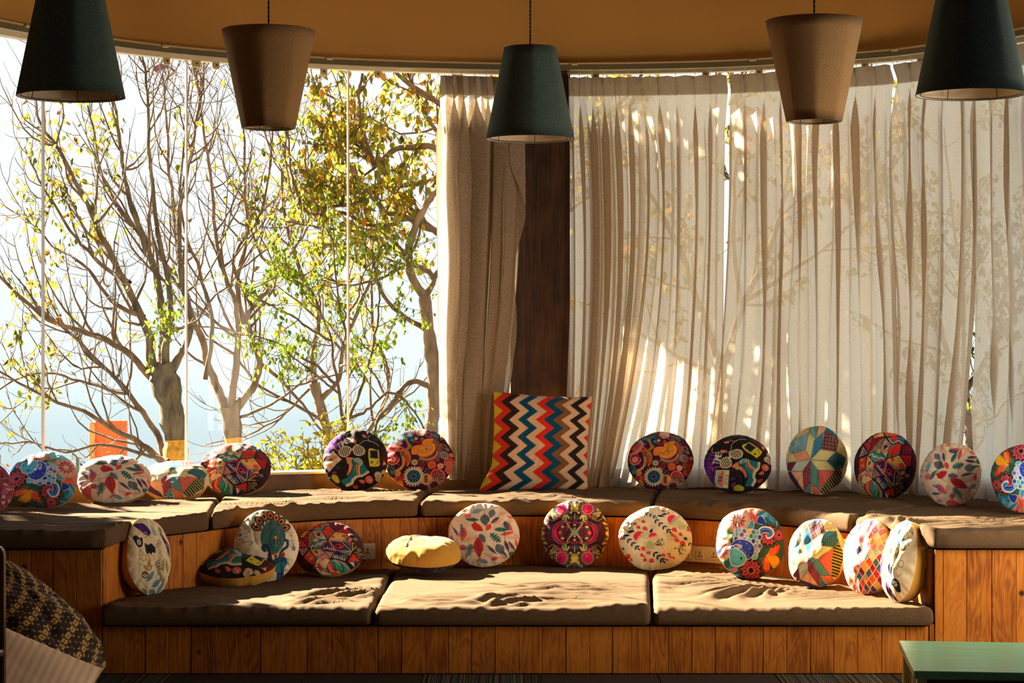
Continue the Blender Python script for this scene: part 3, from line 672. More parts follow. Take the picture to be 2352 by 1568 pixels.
# ------------------------------------------------------------------ sockets in the riser
M['socket'] = plain('ivory_socket', (0.62, 0.50, 0.36), rough=0.4, noise=0.03, spec=0.4)
def sockets(label, pa, pb, pz, n):
    s0, s1 = out_s_px(pa), out_s_px(pb); p0, p1 = out_pt(s0), out_pt(s1); c = (p0 + p1) / 2; d = p1 - p0; Wd = np.linalg.norm(d); nn = out_n((s0 + s1) / 2)
    z = EYE - (pz - CY) * c[1] / F
    r = thing('power_outlet', label, 'socket', (c[0] + nn[0] * .020, c[1] + nn[1] * .020, z), (0, 0, math.atan2(d[1], d[0])), 'ivory outlets on the riser')
    box('cover_plate', r, M['socket'], -Wd / 2, Wd / 2, -.010, .012, -.044, .044, .003)
    for i in range(n):
        x = -Wd / 2 + Wd * (i + .5) / n
        o = link('socket_face', bm_mesh('socket_face', box_vf(-.025, .025, -.0135, -.009, -.026, .026, .0015), M['socket']), r, (x, 0, 0))
        for (hx, hz, hw, hh) in ((0, .011, .003, .006), (-.011, -.009, .0025, .004), (.011, -.009, .0025, .004), (0, -.008, .003, .003), (0, .001, .0012, .008)):
            link('pin_hole', bm_mesh('pin_hole', box_vf(hx - hw, hx + hw, -.0142, -.013, hz - hh, hz + hh), M['nail']), o)
sockets('ivory power outlet beside the comic-print cushion on the lower tier', 822, 858, 1265, 1)
sockets('ivory double power outlet between the berry and blue fish cushions', 1568, 1662, 1272, 3)
# ------------------------------------------------------------------ printed cloth: the prints are evaluated at the cloth's own vertices
class Print:
    """flat print on a cloth; coordinates are traced units, converted with origin (ox, oy) and radius sc, y downwards"""
    def __init__(s, x, y, base, ox=0, oy=0, sc=1.0, aa=0.012):
        s.x = x * sc + ox; s.y = -y * sc + oy; s.c = np.tile(lin(base), (len(x), 1)); s.aa = aa * sc; s.clipm = None
    def _put(s, idx, d, col):
        a = np.clip(0.5 - d / s.aa, 0, 1)
        if s.clipm is not None: a = a * s.clipm[idx]
        s.c[idx] = s.c[idx] * (1 - a)[:, None] + lin(col) * a[:, None]
    def _sel(s, x0, x1, y0, y1, pad=0):
        p = pad + s.aa
        return np.nonzero((s.x > x0 - p) & (s.x < x1 + p) & (s.y > y0 - p) & (s.y < y1 + p))[0]
    def ell(s, cx, cy, a, b, rot, col, ring=None):
        m = max(a, b); i = s._sel(cx - m, cx + m, cy - m, cy + m)
        if not len(i): return
        c, sn = math.cos(rot), math.sin(rot); dx, dy = s.x[i] - cx, s.y[i] - cy
        u = (dx * c + dy * sn) / a; v = (-dx * sn + dy * c) / b; r = np.hypot(u, v) + 1e-9
        g = np.hypot(u / a, v / b) / r + 1e-9
        d = (r - 1) / g
        if ring: d = np.abs(d) - ring / 2
        s._put(i, d, col)
    def circ(s, cx, cy, r, col, ring=None): s.ell(cx, cy, r, r, 0, col, ring)
    def seg_d(s, i, pts, closed=False):
        d = np.full(len(i), 1e9); X, Y = s.x[i], s.y[i]; n = len(pts)
        for k in range(n if closed else n - 1):
            x0, y0 = pts[k]; x1, y1 = pts[(k + 1) % n]; vx, vy = x1 - x0, y1 - y0; l2 = vx * vx + vy * vy + 1e-12
            t = np.clip(((X - x0) * vx + (Y - y0) * vy) / l2, 0, 1); d = np.minimum(d, np.hypot(X - x0 - t * vx, Y - y0 - t * vy))
        return d
    def line(s, pts, w, col, closed=False):
        P = np.array(pts, float); i = s._sel(P[:, 0].min(), P[:, 0].max(), P[:, 1].min(), P[:, 1].max(), w)
        if len(i): s._put(i, s.seg_d(i, pts, closed) - w / 2, col)
    def inside(s, i, pts):
        X, Y = s.x[i], s.y[i]; ins = np.zeros(len(i), bool); n = len(pts)
        for k in range(n):
            x0, y0 = pts[k]; x1, y1 = pts[(k + 1) % n]
            if y0 == y1: continue
            c = ((y0 > Y) != (y1 > Y)) & (X < (x1 - x0) * (Y - y0) / (y1 - y0) + x0); ins ^= c
        return ins
    def poly(s, pts, col, edge=None, ew=0.0):
        P = np.array(pts, float); i = s._sel(P[:, 0].min(), P[:, 0].max(), P[:, 1].min(), P[:, 1].max(), ew)
        if not len(i): return
        d = s.seg_d(i, pts, True); dd = np.where(s.inside(i, pts), -d, d)
        if col is not None: s._put(i, dd, col)
        if edge is not None: s._put(i, np.abs(dd) - ew / 2, edge)
    def blob(s, pts, col, edge=None, ew=0.0, n=6):
        """closed smooth outline through the points"""
        P = np.array(pts, float); m = len(P); out = []
        for k in range(m):
            p0, p1, p2, p3 = P[k - 1], P[k], P[(k + 1) % m], P[(k + 2) % m]
            for t in np.arange(n) / n: out.append(0.5 * ((2 * p1) + (-p0 + p2) * t + (2 * p0 - 5 * p1 + 4 * p2 - p3) * t * t + (-p0 + 3 * p1 - 3 * p2 + p3) * t ** 3))
        s.poly([tuple(q) for q in out], col, edge, ew)
    def curve(s, pts, w, col, n=6): s.line([tuple(q) for q in cat_rom(pts, n)], w, col)
    def petals(s, cx, cy, r0, r1, wd, n, col, rot=0.0, edge=None, ew=0.0):
        for k in range(n):
            a = rot + 2 * math.pi * k / n; rm = (r0 + r1) / 2
            if edge: s.ell(cx + rm * math.cos(a), cy + rm * math.sin(a), (r1 - r0) / 2 + ew, wd + ew, a, edge)
            s.ell(cx + rm * math.cos(a), cy + rm * math.sin(a), (r1 - r0) / 2, wd, a, col)
    def dots(s, cx, cy, r, rd, n, col, rot=0.0, a0=0, a1=2 * math.pi):
        for k in range(n):
            a = a0 + (a1 - a0) * k / n + rot; s.circ(cx + r * math.cos(a), cy + r * math.sin(a), rd, col)
    def leaf(s, x, y, ln, w, rot, col, vein=None, vw=2):
        """pointed leaf from (x, y) along rot"""
        c, sn = math.cos(rot), math.sin(rot); T = lambda u, v: (x + u * c - v * sn, y + u * sn + v * c)
        s.blob([T(0, 0), T(ln * .25, w * .42), T(ln * .55, w * .5), T(ln * .85, w * .22), T(ln, 0), T(ln * .85, -w * .22), T(ln * .55, -w * .5), T(ln * .25, -w * .42)], col, n=3)
        if vein: s.line([T(0, 0), T(ln * .92, 0)], vw, vein)
    def oakleaf(s, x, y, ln, w, rot, col, lobes=4):
        c, sn = math.cos(rot), math.sin(rot)
        for k in range(lobes):
            u = ln * (k + .7) / (lobes + .6); ww = w * .5 * math.sin(math.pi * (k + 1) / (lobes + 1)) ** .5
            s.ell(x + u * c, y + u * sn, ww, ln * .10, rot + 1.57, col)
        s.line([(x, y), (x + ln * c, y + ln * sn)], w * .22, col)
    def frond(s, x, y, ln, w, rot, col, lw=3, n=7):
        c, sn = math.cos(rot), math.sin(rot); s.line([(x, y), (x + ln * c, y + ln * sn)], lw, col)
        for k in range(1, n):
            u = ln * k / n; q = w * (1 - .55 * k / n)
            for sg in (-1, 1):
                a = rot + sg * .75; s.line([(x + u * c, y + u * sn), (x + u * c + q * math.cos(a), y + u * sn + q * math.sin(a))], lw, col)
    def spiral(s, cx, cy, r, turns, w, col, rot=0, sg=1):
        t = np.linspace(0.08, 1, int(14 * turns)); a = rot + sg * t * turns * 2 * math.pi
        s.line([(cx + r * q * math.cos(b), cy + r * q * math.sin(b)) for q, b in zip(t, a)], w, col)
    def hatch(s, pts, ang, gap, w, col, wav=0.0):
        P = np.array(pts, float); i = s._sel(P[:, 0].min(), P[:, 0].max(), P[:, 1].min(), P[:, 1].max())
        if not len(i): return
        ins = s.inside(i, pts); i = i[ins]; X, Y = s.x[i], s.y[i]
        q = -X * math.sin(ang) + Y * math.cos(ang)
        if wav: q = q + wav * np.abs(((X * math.cos(ang) + Y * math.sin(ang)) / (wav * 2.4)) % 2 - 1)
        d = np.abs(((q / gap) % 1) - .5) * gap; s._put(i, d - w / 2, col)
    def spots(s, pts, ang, gap, r, col, ring=None):
        P = np.array(pts, float); i = s._sel(P[:, 0].min(), P[:, 0].max(), P[:, 1].min(), P[:, 1].max())
        if not len(i): return
        ins = s.inside(i, pts); i = i[ins]; X, Y = s.x[i], s.y[i]; c, sn = math.cos(ang), math.sin(ang)
        u = (X * c + Y * sn) / gap; v = (-X * sn + Y * c) / gap
        d = np.hypot((u % 1) - .5, (v % 1) - .5) * gap
        s._put(i, (np.abs(d - r) - ring / 2) if ring else d - r, col)
    def text(s, word, x, y, h, rot, w, col, adv=0.72, slant=0.25):
        G_ = {'T': [[(0, 0), (1, 0)], [(.5, 0), (.5, 1)]], 'I': [[(.5, 0), (.5, 1)]], 'M': [[(0, 1), (.08, 0), (.5, .6), (.92, 0), (1, 1)]], 'E': [[(1, 0), (0, 0), (0, 1), (1, 1)], [(0, .5), (.8, .5)]],
              'P': [[(0, 1), (0, 0), (.8, .05), (.9, .3), (.7, .52), (0, .55)]], 'A': [[(0, 1), (.5, 0), (1, 1)], [(.2, .62), (.8, .62)]], 'R': [[(0, 1), (0, 0), (.8, .05), (.9, .3), (.7, .5), (0, .52), (.9, 1)]],
              'Y': [[(0, 0), (.5, .5), (1, 0)], [(.5, .5), (.5, 1)]]}
        c, sn = math.cos(rot), math.sin(rot)
        for ch in word:
            k = .35 if ch == 'I' else 1.0
            for st in G_[ch]:
                s.line([(x + (u * k * h * .6 + (1 - v) * h * slant) * c - v * h * sn, y + (u * k * h * .6 + (1 - v) * h * slant) * sn + v * h * c) for u, v in st], w, col)
            x += h * adv * (.45 if ch == 'I' else 1) * c; y += h * adv * (.45 if ch == 'I' else 1) * sn

def bigflower(p, x, y, r, petal=(190, 62, 84), dark=(38, 30, 30), n=12, lace=(120, 130, 100)):
    """dark lacy round flower"""
    for k in range(16):
        a = 2 * math.pi * k / 16; p.circ(x + r * .9 * math.cos(a), y + r * .9 * math.sin(a), r * .2, dark); p.circ(x + r * .9 * math.cos(a), y + r * .9 * math.sin(a), r * .10, lace, ring=r * .05)
    p.circ(x, y, r * .86, dark)
    p.petals(x, y, r * .22, r * .78, r * .13, n, petal, 0.1, (215, 120, 120), r * .025)
    p.petals(x, y, r * .3, r * .62, r * .05, n, (120, 30, 45), 0.1)
    p.circ(x, y, r * .2, dark); p.dots(x, y, r * .27, r * .035, 10, (230, 150, 120))

def design_fish(x, y):
    p = Print(x, y, (52, 92, 84), 425, 420, 362)
    p.blob([(60, 330), (180, 180), (320, 60), (480, 40), (420, 200), (250, 330), (200, 520), (120, 560)], (226, 128, 106))
    p.blob([(60, 240), (150, 160), (230, 260), (210, 330), (110, 400)], (150, 215, 232)); p.blob([(400, 230), (430, 120), (560, 60), (480, 220)], (222, 100, 84))
    p.blob([(180, 250), (250, 240), (270, 340), (220, 380)], (120, 160, 100)); p.blob([(230, 250), (290, 250), (270, 340)], (235, 150, 110))
    p.blob([(480, 160), (560, 80), (660, 90), (700, 240), (560, 230)], (38, 120, 150), (190, 225, 235), 4)
    for a in range(5): p.curve([(520, 190 - a * 8), (590, 150 - a * 12), (660, 190 - a * 28)], 4, (150, 205, 225))
    p.blob([(420, 250), (440, 180), (490, 150), (520, 160), (500, 220)], (245, 96, 66)); p.blob([(500, 220), (520, 150), (560, 160), (590, 230)], (24, 60, 150), (210, 225, 240), 4)
    p.blob([(395, 285), (440, 200), (460, 190), (470, 270)], (80, 160, 180), (230, 240, 245), 4)
    for (fx, fy, r, pc, dk) in ((300, 195, 120, (214, 140, 138), (235, 190, 170)), (140, 500, 105, (220, 140, 140), (238, 200, 180))):
        bigflower(p, fx, fy, r, pc, dk, 11, (140, 130, 110))
    p.circ(95, 520, 45, (235, 240, 245)); p.circ(92, 522, 34, (70, 120, 215)); p.circ(90, 522, 18, (24, 50, 140))
    p.blob([(190, 760), (230, 640), (330, 660), (350, 760), (260, 800)], (50, 150, 180)); p.poly([(200, 700), (300, 670), (330, 730)], (228, 120, 100)); p.poly([(230, 740), (340, 690), (340, 745)], (30, 70, 170), (220, 230, 240), 4)
    # butterfly
    p.blob([(590, 550), (620, 470), (700, 410), (745, 440), (710, 520), (640, 565)], (232, 62, 24)); p.blob([(600, 560), (640, 600), (650, 680), (600, 720), (560, 650)], (230, 60, 22)); p.blob([(610, 560), (700, 540), (735, 590), (690, 670), (650, 620)], (250, 176, 22))
    for a in range(4): p.curve([(605, 552), (640 + a * 12, 490 + a * 12), (715 - a * 3, 430 + a * 20)], 4, (255, 190, 120)); p.curve([(600, 575), (595 + a * 14, 630), (590 + a * 14, 690)], 4, (255, 190, 120))
    p.blob([(520, 620), (560, 560), (590, 580), (550, 640)], (80, 120, 70)); p.blob([(580, 540), (590, 480), (640, 470), (610, 530)], (60, 110, 80))
    p.poly([(640, 700), (700, 660), (745, 580), (800, 600), (760, 760), (620, 780)], (40, 110, 130))
    bigflower(p, 630, 340, 120); bigflower(p, 450, 700, 128); bigflower(p, 735, 330, 70)
    # fish: tail, scaled body, helmet, face
    p.curve([(500, 520), (525, 420), (520, 330), (570, 275), (640, 285), (660, 325), (625, 350)], 46, (225, 236, 248)); p.curve([(500, 520), (527, 420), (524, 332), (572, 282), (638, 292), (652, 325), (625, 342)], 34, (60, 120, 205)); p.curve([(512, 470), (532, 400), (536, 335), (580, 298), (630, 305)], 12, (20, 40, 120)); p.curve([(520, 440), (540, 350), (585, 315), (625, 322)], 6, (170, 205, 240))
    p.blob([(270, 420), (290, 300), (370, 290), (480, 290), (540, 340), (530, 470), (470, 560)], (120, 190, 215), (235, 240, 248), 6)
    sc = [(120, 196, 216), (40, 80, 190), (160, 200, 230), (110, 100, 190), (205, 190, 225), (60, 150, 190)]
    k = 0
    for ry in range(5):
        for rx in range(6):
            X0 = 285 + rx * 46 + (ry % 2) * 22; Y0 = 300 + ry * 44 + rx * 4; k += 1
            if Y0 > 500 or (X0 < 330 and Y0 < 310): continue
            p.ell(X0, Y0, 26, 28, 0, (238, 240, 248)); p.ell(X0, Y0, 21, 23, 0, (250, 196, 60) if (rx, ry) == (3, 0) else sc[(k * 7 + ry) % 6])
    p.blob([(230, 480), (275, 410), (360, 390), (450, 420), (482, 490), (460, 560), (380, 600), (290, 570)], (44, 76, 200), (236, 240, 250), 7)
    for (a, b) in ((350, 450), (400, 430), (430, 480), (390, 520), (445, 520), (360, 500), (420, 555), (330, 420)): p.line([(a - 6, b - 5), (a + 6, b + 5)], 5, (200, 180, 230))
    p.ell(305, 465, 46, 24, .1, (236, 240, 250)); p.ell(305, 465, 36, 16, .1, (120, 110, 170)); p.ell(318, 463, 14, 6, 0, (220, 220, 240))
    p.blob([(216, 560), (225, 500), (290, 490), (370, 530), (400, 590), (360, 650), (290, 668), (232, 640)], (96, 196, 226), (236, 244, 250), 7)
    p.ell(348, 583, 10, 15, .2, (16, 24, 40)); p.ell(300, 545, 12, 8, 0, (190, 160, 190)); p.ell(245, 565, 9, 7, 0, (190, 160, 190)); p.curve([(232, 620), (260, 640), (285, 632)], 5, (40, 90, 150))
    p.blob([(470, 560), (520, 540), (510, 580), (460, 590)], (110, 190, 215), (230, 240, 245), 4)
    return p.c

def design_leaves(x, y):
    p = Print(x, y, (236, 214, 192), 1810, 1075, 305)
    pk, rd, bl, tl, sl, or_, nv, gr = (226, 84, 88), (206, 52, 50), (74, 92, 112), (52, 116, 112), (110, 122, 134), (232, 150, 112), (56, 60, 84), (150, 150, 150)
    for (a, b, l, w, r, c) in ((1640, 1010, 130, 60, 1.75, pk), (1600, 1180, 60, 50, .6, pk), (1545, 1170, 120, 60, 1.1, (235, 90, 110)), (1990, 950, 120, 46, 1.0, pk), (1985, 955, 100, 44, 1.15, bl)):
        p.leaf(a, b, l, w, r, c)
    p.leaf(1700, 985, 120, 66, .55, rd, (150, 40, 60)); p.leaf(1715, 960, 40, 20, .6, rd)
    p.leaf(1815, 885, 115, 84, 1.5, (92, 104, 118), (60, 70, 90)); p.leaf(1895, 840, 90, 60, 1.9, (104, 120, 138), (70, 80, 100)); p.leaf(1945, 915, 100, 34, 2.45, (84, 84, 118)); p.leaf(1650, 930, 120, 38, .12, tl, (30, 80, 84))
    p.leaf(1700, 870, 110, 44, -.3, (120, 165, 195)); p.leaf(1650, 870, 70, 60, .9, (236, 120, 130))
    p.leaf(1870, 985, 75, 46, 2.2, (224, 70, 58)); p.leaf(1900, 1035, 120, 42, 0, tl, (30, 70, 78)); p.oakleaf(1865, 1075, 110, 70, .75, tl); p.leaf(1950, 1085, 120, 34, -.25, (214, 90, 80)); p.leaf(1985, 1140, 115, 30, 1.2, (70, 66, 92)); p.leaf(2015, 1145, 110, 30, .9, (92, 72, 90))
    p.leaf(1770, 1075, 100, 56, 1.1, (98, 112, 122), (60, 70, 84)); p.leaf(1752, 1110, 190, 84, 1.5, rd, (66, 70, 96), 7); p.leaf(1830, 1185, 130, 28, .75, (88, 80, 112)); p.leaf(1915, 1175, 110, 78, .95, (104, 116, 126), (70, 80, 100))
    for (a, b, l, r) in ((1660, 1160, 120, -.65), (1890, 990, 110, -.6), (1935, 900, 90, -.5), (2060, 1060, 70, .9), (1905, 1310, 110, -.2), (1990, 1100, 100, .15), (2030, 1185, 80, 1.2), (1800, 1250, 100, .6), (1615, 1145, 90, -.4)): p.frond(a, b, l, 30, r, or_, 4)
    p.frond(1600, 1210, 120, 40, -.1, (92, 100, 110), 7, 7); p.frond(1685, 1280, 110, 40, -1.5, (92, 104, 112), 8, 6); p.frond(1650, 1300, 110, 34, -1.2, (84, 100, 110), 7, 6); p.frond(1735, 1335, 60, 20, -.6, rd, 5, 5)
    p.leaf(1545, 1000, 110, 22, 1.1, (96, 96, 150)); p.oakleaf(1620, 980, 110, 30, 1.5, (100, 104, 156)); p.leaf(1965, 1230, 80, 20, .9, bl); p.leaf(2020, 1250, 80, 60, .3, tl); p.leaf(1525, 1080, 60, 30, 1.3, (200, 120, 180))
    p.leaf(2080, 1120, 80, 30, 1.4, (222, 110, 90)); p.leaf(1870, 1320, 70, 34, -.4, (214, 90, 84)); p.leaf(1770, 1320, 80, 40, .3, (120, 140, 150)); p.leaf(2010, 900, 70, 30, .3, (228, 120, 120)); p.leaf(1560, 1260, 70, 40, .8, (214, 80, 84))
    return p.c

def design_star(x, y):
    p = Print(x, y, (226, 214, 158), 610, 640, 530)
    cr, pe, mg, bl, tl, co, wh = (228, 218, 156), (240, 180, 140), (122, 40, 70), (32, 130, 176), (112, 164, 158), (226, 92, 82), (214, 226, 210)
    def q(pts, c, e=(50, 60, 66)): p.poly(pts, c, e, 5)
    q([(250, 300), (480, 220), (420, 490), (150, 540), (120, 420)], (60, 140, 176)); p.hatch([(250, 300), (480, 220), (420, 490), (210, 530)], -.65, 17, 6, (180, 214, 220)); p.hatch([(120, 420), (300, 270), (330, 380), (160, 540)], .8, 14, 5, (190, 224, 214))
    q([(340, 240), (520, 90), (490, 215)], pe); q([(520, 90), (655, 90), (600, 330), (490, 205)], tl); q([(655, 90), (800, 130), (740, 220), (600, 320)], pe); p.spots([(655, 90), (800, 130), (740, 220), (600, 320)], .5, 22, 4, (150, 90, 70))
    q([(480, 220), (570, 345), (512, 640), (425, 500)], cr); q([(570, 345), (740, 225), (680, 490), (515, 640)], (28, 128, 178)); p.spots([(570, 345), (740, 225), (680, 490), (515, 640)], .3, 27, 5, (170, 226, 236))
    q([(740, 225), (800, 110), (960, 250), (990, 340), (830, 330)], (26, 96, 128)); p.hatch([(740, 225), (800, 110), (960, 250)], .6, 26, 8, (90, 180, 200), 14)
    q([(760, 210), (860, 220), (1000, 340), (950, 520), (680, 480)], (90, 34, 52)); p.spots([(760, 210), (860, 220), (1000, 340), (950, 520), (680, 480)], .1, 56, 16, (206, 160, 150), 6); p.spots([(760, 210), (860, 220), (1000, 340), (950, 520), (680, 480)], .1, 28, 3, (206, 160, 150))
    q([(200, 540), (420, 500), (510, 640), (270, 650)], pe); p.hatch([(200, 540), (420, 500), (510, 640), (270, 650)], 1.3, 20, 5, (240, 110, 96), 6)
    q([(512, 640), (680, 490), (930, 520), (790, 655)], cr); q([(512, 655), (790, 660), (940, 800), (640, 805)], (222, 210, 146)); q([(790, 655), (950, 520), (1110, 600), (1060, 760), (950, 800)], (30, 76, 104)); p.spots([(790, 655), (950, 520), (1110, 600), (1060, 760), (950, 800)], .6, 30, 7, (96, 160, 170), 4); p.hatch([(790, 655), (950, 520), (1110, 600)], .2, 22, 4, (80, 150, 190))
    q([(990, 340), (1100, 420), (1110, 600), (950, 520)], (232, 206, 130)); q([(120, 560), (200, 545), (270, 650), (120, 660)], cr); q([(110, 680), (260, 668), (160, 815), (100, 790)], mg)
    q([(270, 665), (505, 655), (370, 815), (160, 815)], wh); p.hatch([(270, 665), (505, 655), (370, 815), (160, 815)], -.5, 22, 4, (120, 150, 150))
    q([(505, 660), (500, 1010), (395, 1115), (370, 815)], (120, 34, 60)); p.spots([(505, 660), (500, 1010), (395, 1115), (370, 815)], .2, 52, 17, (230, 110, 130), 6); p.spots([(505, 660), (500, 1010), (395, 1115), (370, 815)], .2, 26, 3, (236, 140, 150))
    q([(160, 820), (370, 818), (390, 1115)], (240, 196, 152)); p.hatch([(160, 820), (370, 818), (390, 1115)], .9, 30, 9, (242, 140, 118)); q([(110, 815), (160, 820), (385, 1120), (260, 1100), (130, 950)], (66, 30, 78)); p.spots([(110, 815), (160, 820), (385, 1120), (260, 1100), (130, 950)], .6, 26, 3, (180, 130, 180))
    q([(512, 665), (640, 820), (660, 1095), (500, 1000)], (104, 158, 152)); p.hatch([(512, 665), (640, 820), (660, 1095), (500, 1000)], 1.2, 16, 4, (60, 110, 112)); q([(640, 808), (935, 808), (670, 1100)], co); p.spots([(640, 808), (935, 808), (670, 1100)], .4, 27, 4, (250, 190, 170))
    q([(940, 805), (1050, 780), (1020, 980), (760, 1170), (665, 1120)], (26, 26, 28)); p.hatch([(940, 805), (1050, 780), (1020, 980), (760, 1170), (665, 1120)], .85, 44, 16, (196, 180, 110), 9)
    q([(500, 1005), (665, 1100), (680, 1200), (560, 1200)], (224, 100, 74)); p.spots([(500, 1005), (665, 1100), (680, 1200), (560, 1200)], .4, 30, 8, (240, 170, 130), 4); q([(400, 1110), (500, 1010), (530, 1200), (400, 1200)], (20, 100, 118)); p.hatch([(400, 1110), (500, 1010), (530, 1200), (400, 1200)], .2, 28, 8, (170, 220, 210), 10); q([(270, 1110), (400, 1130), (400, 1200), (320, 1190)], cr)
    return p.c

def design_comic(x, y):
    p = Print(x, y, (70, 24, 44), 1735, 725, 535)
    K = (30, 16, 26); cr, rd, nv, tl, mr, or_, gy = (240, 214, 150), (226, 44, 38), (52, 28, 96), (40, 130, 146), (130, 26, 50), (245, 190, 100), (128, 96, 84)
    q = lambda pts, c, e=K, w=8: p.poly(pts, c, e, w)
    def inner(pts, col, k=.84, w=6):
        P = np.array(pts, float); m = P.mean(0); p.poly([tuple(m + (v - m) * k) for v in P], None, col, w)
    def drip(pts, n, col, base, up):   # saw-tooth drips along an edge
        (x0, y0), (x1, y1) = base
        for k in range(n):
            a, b = (k + .15) / n, (k + .85) / n; mx_, my_ = x0 + (x1 - x0) * (k + .5) / n, y0 + (y1 - y0) * (k + .5) / n; h = 1 if k % 2 else .65
            p.poly([(x0 + (x1 - x0) * a, y0 + (y1 - y0) * a), (x0 + (x1 - x0) * b, y0 + (y1 - y0) * b), (mx_ + up[0] * h, my_ + up[1] * h)], col)
    A = [(1460, 550), (1530, 330), (1720, 280), (1650, 490)]; q(A, (150, 30, 48)); p.poly([(1470, 548), (1600, 400), (1715, 290), (1648, 488)], (150, 176, 130)); p.hatch([(1480, 545), (1610, 410), (1700, 320), (1648, 480)], -.3, 18, 6, (60, 60, 50)); drip(A, 7, (150, 30, 48), ((1500, 520), (1690, 320)), (40, 40))
    q([(1735, 290), (1850, 410), (1775, 630), (1650, 490)], (210, 205, 170)); inner([(1735, 290), (1850, 410), (1775, 630), (1650, 490)], K, .86); p.ell(1750, 455, 70, 78, .3, (200, 50, 40), None); p.ell(1750, 455, 56, 62, .3, (240, 200, 160)); p.ell(1758, 452, 42, 46, .3, (60, 90, 120)); p.ell(1765, 448, 26, 34, .3, K); p.circ(1775, 470, 12, (250, 240, 220)); p.curve([(1700, 330), (1780, 370), (1830, 430)], 8, tl)
    q([(1460, 560), (1650, 492), (1770, 635), (1580, 710)], tl); p.circ(1640, 515, 36, or_); p.curve([(1480, 585), (1530, 560), (1560, 610), (1600, 590), (1620, 640), (1680, 620), (1740, 640)], 16, cr); p.spiral(1620, 600, 30, 1.4, 8, cr); p.curve([(1540, 650), (1620, 690), (1700, 660)], 9, (30, 40, 80)); p.curve([(1520, 630), (1600, 670), (1690, 650)], 6, (210, 220, 200))
    q([(1850, 410), (2020, 380), (1990, 580), (1785, 630)], gy); p.ell(1880, 520, 56, 58, 0, rd); p.ell(1950, 440, 48, 78, .45, rd); p.ell(1940, 490, 50, 60, 0, rd)
    q([(1785, 640), (1990, 580), (2130, 745), (1935, 805)], or_); p.circ(1885, 645, 28, (232, 70, 40)); p.ell(2040, 735, 50, 40, .3, (240, 80, 90)); p.line([(1950, 620), (1985, 660)], 7, (130, 60, 40)); p.line([(1985, 610), (2010, 640)], 7, (130, 60, 40)); drip(0, 5, (236, 90, 110), ((1850, 700), (2000, 780)), (10, 60)); 
    q([(1575, 715), (1770, 640), (1735, 890), (1560, 960)], nv); inner([(1575, 715), (1770, 640), (1735, 890), (1560, 960)], rd, .93, 12); p.hatch([(1590, 780), (1690, 900), (1570, 940)], .9, 26, 11, cr); drip(0, 5, cr, ((1600, 740), (1720, 870)), (60, -40))
    q([(1785, 650), (1930, 800), (1915, 1060), (1740, 880)], (60, 36, 110)); inner([(1785, 650), (1930, 800), (1915, 1060), (1740, 880)], cr, .93, 9); p.ell(1835, 850, 60, 80, -.5, mr); p.ell(1830, 845, 40, 56, -.5, (206, 60, 60)); p.ell(1825, 840, 22, 36, -.5, K); p.circ(1832, 860, 10, cr); p.spiral(1880, 880, 26, 1.5, 6, (200, 120, 160))
    q([(1455, 580), (1575, 712), (1555, 960), (1420, 800)], (190, 160, 140)); p.ell(1490, 720, 46, 66, .2, or_); p.ell(1495, 715, 24, 40, .2, gy); p.spiral(1520, 820, 34, 1.6, 9, (60, 40, 50)); p.spiral(1500, 690, 24, 1.4, 7, (120, 60, 40))
    q([(1300, 640), (1440, 590), (1420, 800), (1300, 880)], (232, 70, 50)); p.circ(1365, 655, 20, or_); p.circ(1365, 655, 9, K); p.circ(1365, 750, 20, or_); p.circ(1365, 750, 9, K); p.line([(1335, 690), (1340, 720)], 8, K); p.curve([(1310, 850), (1340, 800), (1400, 790)], 8, nv)
    q([(1300, 610), (1345, 425), (1450, 550)], nv); inner([(1300, 610), (1345, 425), (1450, 550)], (226, 214, 220), .8, 10); p.hatch([(1320, 570), (1350, 470), (1400, 540)], .3, 22, 8, cr)
    q([(1360, 400), (1500, 270), (1520, 330), (1460, 540)], (200, 50, 76)); p.ell(1455, 350, 34, 44, .2, K); p.ell(1455, 350, 22, 30, .2, (200, 130, 120)); p.curve([(1390, 420), (1430, 440), (1440, 490)], 7, mr)
    q([(1510, 260), (1680, 190), (1730, 260), (1540, 320)], or_); drip(0, 5, (226, 60, 50), ((1530, 310), (1720, 262)), (0, -60)); inner([(1510, 260), (1680, 190), (1730, 260), (1540, 320)], (60, 60, 50), .9, 5)
    q([(1690, 180), (1960, 210), (1980, 250), (1750, 265)], (226, 120, 70)); p.hatch([(1690, 180), (1960, 210), (1980, 250), (1750, 265)], .6, 40, 16, rd)
    q([(1750, 275), (2060, 250), (2060, 370), (1850, 400)], (40, 90, 130)); p.ell(1890, 300, 60, 40, .3, rd); p.curve([(1800, 300), (1870, 380), (1960, 340), (2040, 380)], 12, cr); p.ell(2000, 300, 40, 24, .1, tl)
    q([(2030, 390), (2180, 440), (2200, 560), (2040, 560)], mr); p.hatch([(2030, 390), (2180, 440), (2200, 560), (2040, 560)], .4, 24, 6, K); q([(2000, 570), (2190, 570), (2180, 740), (2130, 740)], (190, 36, 40)); p.hatch([(2060, 600), (2180, 600), (2150, 720)], 1.2, 20, 5, mr)
    q([(1950, 810), (2120, 760), (1930, 1040)], (30, 110, 120)); p.poly([(1950, 810), (2110, 760), (2030, 880)], None, or_, 9); p.circ(2060, 840, 34, rd); p.spiral(2060, 840, 26, 1.5, 7, cr); p.circ(1990, 900, 34, (200, 40, 50)); p.poly([(1935, 1040), (2040, 915), (2130, 970)], None, or_, 9); q([(2120, 760), (2200, 780), (2180, 960), (2050, 1000)], (46, 40, 50)); p.spiral(2130, 880, 36, 1.6, 8, (190, 170, 110))
